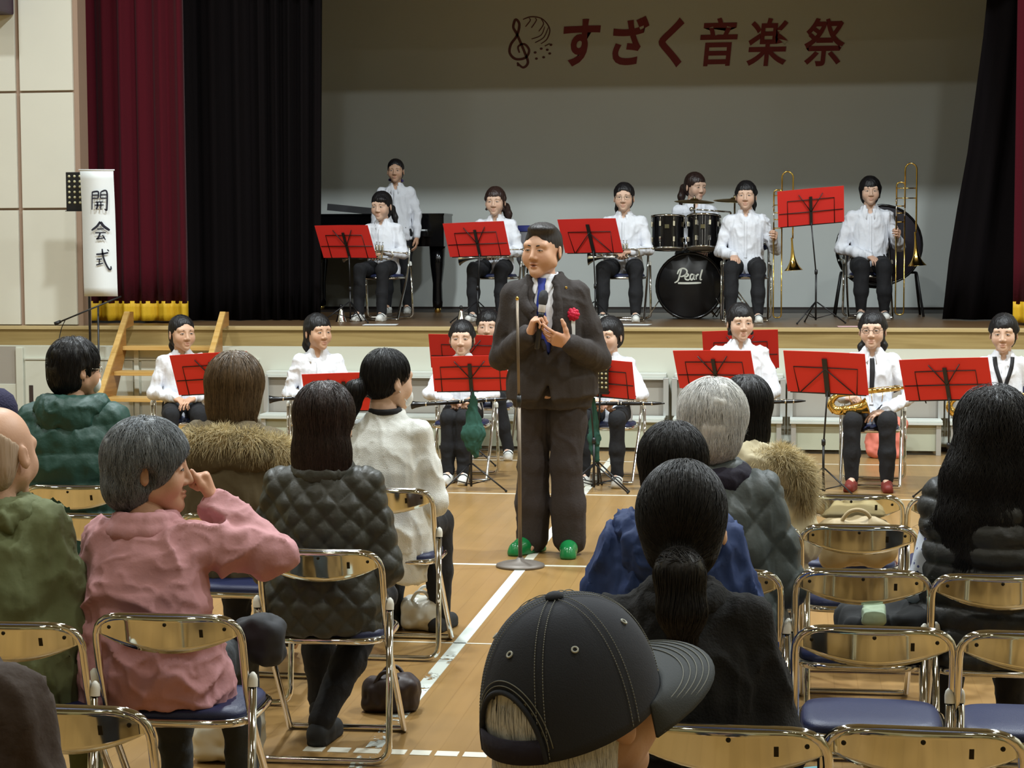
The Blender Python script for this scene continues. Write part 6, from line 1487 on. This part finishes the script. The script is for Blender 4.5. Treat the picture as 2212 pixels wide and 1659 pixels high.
def fur_piece(t, P, r, n, length, m, seed=0, name='fur_trim', parent=None, droop=.35):
    f = Field().chain(P, [r] * len(P) if np.isscalar(r) else r, k=.02).bake(.012); V, F = f.nets(); N = vnormals(V, F); o = obj(name, mesh_np(name, V, F), m, parent or t)
    SV, SF = fur_tufts(V, N, n, length, .0013, seed, droop); obj('fur_hairs', mesh_np('fur', SV, SF), m, o, kind='stuff'); return o
ST = lambda n, L, seed, **k: dict(n=n, length=L, seed=seed, **k)

# person in the green padded jacket, with eyeglasses
C_GREEN = cloth('dark_green_nylon', srgb(24, 66, 56), rough=.55, bump=(26, .35))
def ex_green(t, g, hs, o):
    neck_roll(g, t, C_GREEN, .050, .10, .04, 'hood', [((0, .115, -.045), (.115, .06, .085)), ((0, .10, .01), (.10, .05, .05))], z=.01, amp=.009)
    glasses(g, hs, M_SILVER, t); head_child('face_mask', MB().ball((0, -.078, -.060), (.052, .032, .042), 10).mesh('mask'), M_PAPER, g, hs, t)
listener(150, 735, 7.82, 'person with short black hair in a dark green padded jacket with hood', dict(mat=C_GREEN, hipw=.21, grow=.035, sleeve=.03, wide=1.18, deep=1.15, amp=.009, h=.0095, disp=tube_quilt(.12, .010)), H(.05, -.055, vol=.018, lumpy=.006), H_BLACK, (-.75, .05, 0), hs=1.02, extras=ex_green, strand=ST(1500, .06, 1, wid=.0012), show_face=True, tone='old')
# woman with chestnut bob and fur-trimmed hood
C_KHAKI = cloth('khaki_brown_coat', srgb(98, 86, 62), bump=(18, .3)); M_FURK = hair_mat('tan_fur', srgb(224, 208, 166), .8, .25)
def ex_fur(t, g, hs, o):
    n = g.neck; f = Field(); f.ell(n + (0, .12, -.075), (.20, .075, .095), k=.03); f.chain([n + (-.17, .05, -.03), n + (-.10, .10, .0), n + (.10, .10, .0), n + (.17, .05, -.03)], [.05] * 4, k=.03)
    ho = field_obj('hood', f, .0095, C_KHAKI, t, .016, 4)
    fur_piece(t, [n + (-.235, -.01, -.075), n + (-.20, .08, -.045), n + (-.11, .14, -.012), n + (0, .155, .0), n + (.11, .14, -.012), n + (.20, .08, -.045), n + (.235, -.01, -.075)], 0.034, 9500, .050, M_FURK, 3, 'fur_trim', ho)
listener(497, 776, 7.28, 'woman with a chestnut bob and a fur-trimmed hood', dict(mat=C_KHAKI, hipw=.21, grow=.03, sleeve=.03, wide=1.2, deep=1.12, amp=.018), H(.05, -.115, vol=.034, ears=False, lumps=[((0, .03, -.03), (.098, .085, .09))], lumpy=.003), H_CHEST, (.0, .03, 0), hs=1.03, extras=ex_fur, strand=ST(4200, .16, 2, wid=.0013, jitter=.14, zfree=-.095))
# woman in pink, hand at her nose
C_PINK = cloth('dusty_pink_fleece', srgb(196, 144, 148), bump=(70, .15)); 
def pink_arms(k, hz, Lf):
    return {-1: (Lf(588, 1196, 5.32), Lf(461, 1082, 5.37), (.30, -.05, .95), (.75, .3, -.1), dict(curl=((1.35, 1.5, 1.0), (1.35, 1.5, 1.0), (1.3, 1.5, 1.0), (1.25, 1.4, 1.0)), thumb=.35, thumb_curl=.2)), 1: ((.235 * k, .0, hz + .13 * k), (.12, -.22, hz + .1), (-.5, -.75, -.2), (0, 0, -1), 'lap')}
def ex_pink(t, g, hs, o):
    f = Field(); n = g.neck; P = [n + np.array((math.sin(a) * .075, -math.cos(a) * .072 + .008, .020 - .035 * max(0, math.cos(a)))) for a in np.linspace(.3, 2 * PI - .3, 13)]; f.chain(P, [.020] * 13, k=.015); P2 = [n + np.array((math.sin(a) * .096, -math.cos(a) * .09 + .008, -.012 - .045 * max(0, math.cos(a)))) for a in np.linspace(.3, 2 * PI - .3, 13)]; f.chain(P2, [.020] * 13, k=.02)
    field_obj('jacket_collar', f, .008, C_PINK, t, .006, 2); d = g.wri[-1] - g.elb[-1]; d = d / np.linalg.norm(d); MB().lathe([(.040, -.05), (.043, -.02), (.042, .004), (.034, .006)], 18, c=g.wri[-1] - d * .02, R=frame_to(d)).build('cuff', C_PINK, t)
C_GREYTR = cloth('dark_grey_trousers', srgb(52, 56, 58))
listener(318, 920, 5.20, 'grey-haired woman in a dusty pink jacket holding a fist to her nose', dict(mat=C_PINK, hipw=.215, grow=.022, sleeve=.024, wide=1.16, deep=1.15, amp=.022, h=.0085, sleeve_end=.9, stretch=(6, 6, 9)), H(.066, -.065, vol=.018, lumpy=.007, ears=True, lumps=[((0, .02, .03), (.098, .112, .10)), ((0, .085, -.05), (.072, .04, .05))], groove=.003, cut=[((0, -.100, -.035), (.090, .075, .085)), ((-.098, .0, -.02), (.026, .030, .042))]), H_GREY, (-1.22, .04, .0), turn=-.12, hs=1.05, arms=pink_arms, extras=ex_pink, face=dict(w=1.0, jaw=1.0, nose=1.0, chin=.004), tone='old', strand=ST(5200, .075, 3, wid=.0011, jitter=.45, lift=.003), show_face=True, bottom=dict(mat=C_GREYTR), shoes=M_RUBBER, lean=.06, side=.03, slump=.045)
# woman with long dark hair in a diamond-quilted jacket
C_QUILT = cloth('charcoal_olive_quilting', srgb(52, 52, 44), rough=.5, bump=(30, .3))
def ex_long(t, g, hs, o): neck_roll(g, t, C_QUILT, .026, .072, .03, 'jacket_collar', amp=.005)
listener(692, 835, 6.32, 'woman with long dark brown hair in a diamond-quilted jacket', dict(mat=C_QUILT, hipw=.20, grow=.022, sleeve=.020, wide=1.10, deep=1.10, amp=.006, h=.0065, disp=quilt(.078, .010, .92)), H(.05, -.16, vol=.020, ears=False, lumps=[((0, .05, -.10), (.098, .065, .13)), ((.01, .055, -.19), (.085, .05, .09))], lumpy=.004), H_BROWN, (-.10, .04, .04), hs=1.04, extras=ex_long, strand=ST(6500, .26, 4, wid=.0012, jitter=.14, zfree=-.205), bottom=dict(mat=C_BLACK), shoes=M_RUBBER, legs={-1: ((-.12, -.36, .46), (.02, -.04, .08)), 1: ((.12, -.38, .46), (.10, -.36, .085))})
# woman in a white knitted cardigan with mask and ponytail
C_KNIT = mat('white_knit', srgb(232, 234, 230), rough=.9, bump=(1, .45, (300, 300, 380)))
def ex_card(t, g, hs, o):
    head_child('face_mask', MB().ball((0, -.080, -.062), (.054, .032, .044), 10).tube([(-.052, -.06, -.04), (-.078, .01, .01)], .0018, 6).tube([(-.052, -.06, -.08), (-.080, .014, -.02)], .0018, 6).mesh('mask'), M_PAPER, g, hs, t)
    n = g.neck; MB().tube([n + np.array((math.sin(a) * .060, -math.cos(a) * .058 + .010, .046 + .004 * math.cos(a))) for a in np.linspace(0, 2 * PI, 20)[:-1]], .013, 8, closed=True).build('dark_inner_collar', C_BLACK, t)
    f = Field(); f.loft([g.hip + (0, .05, -.20), g.hip + (0, .03, .02)], [.21, .185], [.10, .13], k=.03); field_obj('cardigan_skirt', f, .011, C_KNIT, t, .014, 6)
listener(826, 756, 7.90, 'woman with a black ponytail and face mask in a white knitted cardigan', dict(mat=C_KNIT, name='cardigan', hipw=.195, grow=.012, sleeve=.012, wide=1.06, deep=1.06, amp=.010, h=.0085), H(.066, -.02, vol=.008, extra=[pony(-.02, .11, .16, .02, .040, .05)]), H_BLACK, (-.62, .06, 0), turn=-.12, hs=1.06, extras=ex_card, strand=ST(1800, .08, 5, wid=.001, jitter=.1), show_face=True, shoes=M_RUBBER)
# white-haired man in a padded vest
C_VEST = cloth('slate_quilted_vest', srgb(70, 78, 78), rough=.55, bump=(30, .25)); C_NAVYK = cloth('dark_navy_knit', srgb(30, 26, 44))
def ex_vest(t, g, hs, o): neck_roll(g, t, C_NAVYK, .036, .078, .03, 'dark_collar', amp=.006, z=.005)
listener(1540, 833, 6.14, 'white-haired man in a slate grey quilted jacket', dict(mat=C_VEST, hipw=.21, grow=.030, sleeve=.030, wide=1.16, deep=1.12, amp=.008, h=.0075, disp=quilt(.135, .016, .8, .5)), H(.058, -.06, vol=.024, lumpy=.008, lumps=[((.05, -.02, .075), (.055, .05, .045))], groove=.003), H_WHITE, (-.12, .06, 0), hs=1.08, extras=ex_vest, strand=ST(5200, .085, 6, wid=.0011, jitter=.3, lift=.003), tone='old')
# woman in a cream coat with fur hood
C_CREAM = cloth('cream_down_coat', srgb(214, 204, 172), rough=.7, bump=(14, .3))
def ex_cream(t, g, hs, o):
    n = g.neck; f = Field(); f.ell(n + (-.03, .12, -.05), (.15, .06, .09), k=.03); f.chain([n + (-.15, .02, -.02), n + (-.08, .09, .0), n + (.09, .09, .0)], [.05] * 3, k=.03); ho = field_obj('hood', f, .01, C_CREAM, t, .018, 5)
    fur_piece(t, [n + (-.05, .12, .0), n + (-.13, .12, .0), n + (-.19, .09, -.05), n + (-.21, .05, -.13), n + (-.20, .02, -.18)], [.03, .042, .045, .04, .02], 6500, .045, M_FURK, 5, 'fur_trim', ho)
listener(1612, 818, 7.12, 'woman with black hair in a cream coat with a fur hood', dict(mat=C_CREAM, grow=.04, sleeve=.035, wide=1.15, deep=1.15, amp=.018), H(.05, -.12, vol=.016, ears=False), H_BLACK, (.05, .03, 0), hs=1.03, extras=ex_cream, strand=ST(1800, .14, 7, wid=.0012, jitter=.1))
# person in a blue jacket
C_BLUE = cloth('royal_blue_jacket', srgb(26, 52, 104), rough=.75, bump=(14, .3))
def ex_blue(t, g, hs, o):
    n = g.neck; neck_roll(g, t, C_BLUE, .045, .10, .04, 'hood', [((0, .11, -.06), (.13, .06, .08))], amp=.02)
listener(1450, 922, 5.24, 'person with dark hair in a royal blue hooded jacket', dict(mat=C_BLUE, grow=.035, sleeve=.035, wide=1.2, deep=1.15, amp=.022), H(.05, -.06, vol=.014, lumpy=.004), H_BLACK, (.1, .1, 0), hs=1.05, extras=ex_blue, strand=ST(3200, .09, 8, wid=.001, jitter=.25))
# woman in black with a low ponytail
C_BLKSW = cloth('black_wool_sweater', srgb(15, 15, 16), rough=.95, bump=(160, .3))
def ex_blk(t, g, hs, o):
    head_child('hair_tie', MB().tube([(math.cos(a) * .026, .112 + .006 * math.sin(a), -.070 + math.sin(a) * .024) for a in np.linspace(0, 2 * PI, 13)[:-1]], .007, 6, closed=True).mesh('tie'), C_BLKSW, g, hs, t)
    neck_roll(g, t, C_BLKSW, .020, .066, .02, 'sweater_collar', amp=.003)
listener(1473, 1004, 4.14, 'woman in a black sweater with a low black ponytail', dict(mat=C_BLKSW, name='sweater', hipw=.20, grow=.016, sleeve=.018, wide=1.10, deep=1.08, amp=.014, h=.0085), H(.07, -.05, vol=.006, extra=[pony(-.06, .112, .19, .0, .046, -.015)], lumps=[((0, .06, .03), (.084, .066, .085))], cut=[((sx_ * .096, .002, -.012), (.022, .030, .040)) for sx_ in (-1, 1)]), H_BLACK, (-.03, .05, 0), hs=1.10, extras=ex_blk, strand=ST(5200, .10, 9, wid=.0009, jitter=.12, flow=lambda P: (np.array((0, .125, -.075)) - P) / (np.linalg.norm(np.array((0, .125, -.075)) - P, axis=1)[:, None] + .02) + np.where((P[:, 2] < -.06)[:, None], np.array((0, .3, -2.0)), 0), zfree=-.20))
# woman with long wavy hair in a black puffer
C_PUFF = cloth('black_puffer_nylon', srgb(26, 27, 25), rough=.5, bump=(26, .4)); 
def floral():
    m = mat('white_blue_floral_print', srgb(214, 222, 236), rough=.7); N, L = nodes_of(m); b = N['Principled BSDF']; tc = N.new('ShaderNodeTexCoord'); v = N.new('ShaderNodeTexVoronoi'); v.inputs['Scale'].default_value = 48
    rp = N.new('ShaderNodeValToRGB'); rp.color_ramp.elements[0].color = (*srgb(70, 80, 140), 1); rp.color_ramp.elements[1].color = (*srgb(216, 224, 238), 1); rp.color_ramp.elements[0].position = .22; rp.color_ramp.elements[1].position = .28
    L.new(tc.outputs['Object'], v.inputs['Vector']); L.new(v.outputs['Distance'], rp.inputs[0]); L.new(rp.outputs[0], b.inputs['Base Color']); return m
def ex_wavy(t, g, hs, o):
    f = Field(); 
    for sx in (1,): f.chain([g.sh[sx], g.elb[sx], g.wri[sx]], [.062, .056, .046], k=.02)
    field_obj('printed_sleeve', f, .010, floral(), t, .010, 3); neck_roll(g, t, C_PUFF, .045, .085, .03, 'puffer_collar', amp=.008)
WAVES = [([(sx * .05, .08, .0), (sx * .085, .085, -.12), (sx * .10, .10, -.24), (sx * .085, .12, -.34), (sx * .10, .12, -.42)], [.05, .06, .062, .05, .02], .03) for sx in (-1, 0, 1)]
listener(2150, 851, 6.14, 'woman with long wavy black hair in a black puffer vest', dict(mat=C_PUFF, name='puffer_vest', hipw=.21, grow=.036, sleeve=.03, wide=1.22, deep=1.18, amp=.006, h=.0075, disp=tube_quilt(.065, .016), sleeves=(-1,)), H(.05, -.18, vol=.026, ears=False, extra=WAVES, lumps=[((0, .05, -.08), (.12, .075, .14))], lumpy=.008), H_BLACK, (.05, .05, 0), hs=1.08, extras=ex_wavy, strand=ST(6000, .34, 10, wid=.0013, seg=12, jitter=.2, curl=.55, lift=.006, zfree=-.36))
# bald man in olive
C_OLIVE = cloth('olive_cotton_jacket', srgb(104, 112, 76), bump=(24, .3)); H_THIN = hair_mat('thin_grey_hair', srgb(178, 154, 130), .7, .12)
def ex_bald(t, g, hs, o): neck_roll(g, t, C_OLIVE, .036, .088, .04, 'jacket_collar', [((0, .09, -.02), (.10, .04, .04))], amp=.014)
listener(-26, 880, 5.14, 'bald man in an olive jacket at the left edge', dict(mat=C_OLIVE, hipw=.22, grow=.036, sleeve=.040, wide=1.28, deep=1.16, amp=.020), H(.05, -.05, vol=.0012, cut=[((0, -.03, .072), (.10, .125, .085))], groove=.0006, lumpy=.0006), H_THIN, (-.22, .08, .06), hs=1.12, extras=ex_bald, tone='old', show_face=True, bottom=dict(mat=C_OLIVE, name='trousers'), shoes=M_RUBBER, lean=.05)
# navy knitted hat at the far left edge
def ex_hat(t, g, hs, o): head_child('knitted_hat', MB().lathe([(.092, -.01), (.098, .02), (.096, .06), (.078, .105), (.04, .135), (0, .142)], 24, c=(0, .012, .005)).mesh('hat'), cloth('navy_knit_hat', srgb(28, 24, 58), bump=(120, .5)), g, hs, t)
listener(-22, 848, 7.92, 'person in a navy knitted hat cut by the left edge', dict(mat=C_NAVYK, grow=.02, sleeve=.02), H(.05, -.05), H_BLACK, hs=1.0, extras=ex_hat)
chair(at_y(-22, 900, 7.92).x, 7.96, PI, 'folding chair occupied by the person in the navy hat', GA)
# brown coat right beside the camera
C_BROWNC = cloth('dark_brown_coat', srgb(56, 42, 32), bump=(40, .3))
listener(-205, 1085, 2.97, 'person in a dark brown coat cut by the lower left corner', dict(mat=C_BROWNC, grow=.03, sleeve=.03, wide=1.15, deep=1.15, amp=.016), H(.05, -.06, vol=.012), H_BROWN, hs=1.04)
chair(at_y(-215, 1130, 2.97).x, 3.01, PI, 'folding chair occupied by the person in the brown coat', GA)

# man in a baseball cap close to the camera
C_CAP = cloth('faded_black_cap_cotton', srgb(38, 42, 52), bump=(500, .12)); C_BRIM = cloth('grey_black_brim_cotton', srgb(60, 65, 68), bump=(500, .12)); C_STITCH = mat('pale_cap_stitching', srgb(122, 124, 118), rough=.8)
def ex_cap(t, g, hs, o):
    a, b, c = .102, .118, .132; cy, cz = .012, .004
    def dome(th, ph, off=0.0):      # th: angle round the head from the front (-y), ph: 0 at the rim, pi/2 at the top
        bl = 1 + off; x = math.sin(th) * math.cos(ph) ** .85 * a * bl; y = -math.cos(th) * math.cos(ph) ** .85 * b * bl + cy; z = math.sin(ph) ** .92 * c * bl + cz
        return np.array((x, y, z - .030 * (1 - math.sin(ph)) * (.5 - .5 * math.cos(th)) * 1.0))
    nt, npz = 72, 22; V = [dome(2 * PI * i / nt, (PI / 2) * j / npz) for j in range(npz) for i in range(nt)] + [dome(0, PI / 2)]; F = []
    def hole(i, j): 
        th = abs(((2 * PI * (i + .5) / nt) - PI)); ph = (PI / 2) * (j + .5) / npz; return (th / .52) ** 2 + (ph / .50) ** 2 < 1 and j >= 2
    for j in range(npz - 1):
        for i in range(nt):
            if not hole(i, j): F.append((j * nt + i, j * nt + (i + 1) % nt, (j + 1) * nt + (i + 1) % nt, (j + 1) * nt + i))
    for i in range(nt): F.append(((npz - 1) * nt + i, (npz - 1) * nt + (i + 1) % nt, npz * nt))
    me = mesh_np('cap_crown', V, F); cap = thing('baseball_cap', 'faded black baseball cap with pale stitching on the nearest listener\'s head', 'cap')
    R = g.Rh * hs; M0 = Matrix.Translation(t.location) @ Matrix.Rotation(t.rotation_euler.z, 4, 'Z') @ Matrix(((*R[0], g.headc[0]), (*R[1], g.headc[1]), (*R[2], g.headc[2]), (0, 0, 0, 1))); cap.matrix_world = M0
    cr = solid(obj('crown', me, C_CAP, cap), .0022); cr.modifiers['thickness'].offset = -1
    for k in range(6):
        th0 = PI / 6 + k * PI / 3
        for s_ in (-1, 1):
            pts = []
            for ph in np.linspace(.02, 1.50, 60):
                q = dome(th0 + s_ * .045 / max(.12, math.cos(ph) ** .85), ph, .012)
                d_ = abs((th0 - PI)); 
                if (abs(th0 + s_ * .045 - PI) / .52) ** 2 + (ph / .50) ** 2 < 1.1 and abs(th0 - PI) < .6: continue
                pts.append(q)
            mb = MB()
            for i in range(0, len(pts) - 1, 1): mb.tube([pts[i], pts[i] * .28 + pts[i + 1] * .72], .0006, 5)
            mb.build('seam_stitching', C_STITCH, cr)
    for k in range(6):
        th0 = k * PI / 3; q = dome(th0 if k != 3 else PI, .80 if k != 3 else .82, .006); n_ = q - np.array((0, cy, cz)); Rm = frame_to(n_)
        MB().tube([q + Rm @ np.array((math.cos(a_) * .0036, math.sin(a_) * .0036, 0)) for a_ in np.linspace(0, 2 * PI, 15)[:-1]], .0012, 6, closed=True).build('eyelet', mat('pale_eyelet_thread', srgb(186, 190, 184), rough=.8), cr)
    MB().ball(dome(0, PI / 2) + (0, 0, .002), (.0115, .0115, .006), 8).build('top_button', C_CAP, cr)
    # rear arch edging and strap
    arch = [dome(PI + .52 * math.cos(u), .50 * math.sin(u) + .0, .006) for u in np.linspace(0, PI, 26)]; MB().tube(arch, .0035, 6).build('opening_binding', C_CAP, cr)
    for dd in (.010, .018): MB().tube([dome(PI + (.52 + dd * 6) * math.cos(u), (.50 + dd * 5) * math.sin(u), .010) for u in np.linspace(.15, PI - .15, 40)], .0007, 5).build('seam_stitching', C_STITCH, cr)
    st_ = [dome(PI + x, ph, .004) for x in np.linspace(-.5, .5, 14) for ph in (.0, .16)]; solid(obj('rear_strap', mesh_np('strap', np.array(st_), np.array([(2 * i, 2 * i + 1, 2 * i + 3, 2 * i + 2) for i in range(13)])), C_NAVYK, cr), .003)
    # brim
    nb, nr = 28, 9; V = []
    def brim(u, v, off=0.0): # u in -1..1 across, v 0..1 outward
        th = u * 1.28; base = dome(th, .06); out = np.array((math.sin(th) * .35, -1.0, 0)); out /= np.linalg.norm(out); L_ = .088 * (1 - .97 * abs(u) ** 4.5)
        q = base + out * L_ * v; q[2] += -.012 * v - .036 * (abs(u) ** 2) * v + .006 * math.sin(v * 2) + off; return q
    V = [brim(-1 + 2 * i / nb, j / nr) for j in range(nr + 1) for i in range(nb + 1)]; F = np.array([(j * (nb + 1) + i, (j + 1) * (nb + 1) + i, (j + 1) * (nb + 1) + i + 1, j * (nb + 1) + i + 1) for j in range(nr) for i in range(nb)])
    br = solid(obj('brim', mesh_np('brim', V, F), C_BRIM, cap), .004); br.modifiers['thickness'].offset = 0
    for v in (.45, .58, .70, .82, .93): MB().tube([brim(u, v * (1 - .15 * abs(u) ** 3), .0028) for u in np.linspace(-.93, .93, 40)], .0007, 5).build('brim_stitching', C_STITCH, br)
    glasses(g, hs, mat('gold_glasses_frame', (.75, .55, .2), rough=.25, metal=1.0), t)
    lens = MB()
    for sx in (-1, 1): lens.lathe([(0, .001), (.0205, 0)], 16, c=(sx * .033, -.096, .003), R=frame_to((0, -1, 0)))
    head_child('lens', lens.mesh('lens'), mat('tinted_lens', (.75, .7, .45), rough=.05, trans=.35), g, hs, t)
    neck_roll(g, t, C_NAVYK, .03, .08, .03, 'jacket_collar')
C_DKNAVY = cloth('dark_navy_jacket', srgb(26, 28, 40))
t, g, Lf = listener(1236, 1309, 2.54, 'white-haired man wearing a baseball cap and glasses close to the camera', dict(mat=C_DKNAVY, grow=.03, sleeve=.03, wide=1.15, deep=1.15), H(.035, -.075, vol=.006, ears=True, lumps=[((0, .075, -.075), (.074, .035, .055)), ((0, .052, .0), (.076, .064, .062))], top=.3), H_WHITE, (-.64, -.19, .02), hs=1.15, extras=ex_cap, tone='old', show_face=True, hair_h=.0045, face=dict(w=1.0, jaw=1.0, nose=1.05, h=.0032), strand=ST(8000, .075, 11, wid=.0007, jitter=.12, lift=.0012, where=lambda V: V[:, 2] < .052))
chair(t.location.x, t.location.y + .04, PI, 'folding chair occupied by the man in the baseball cap', GA)
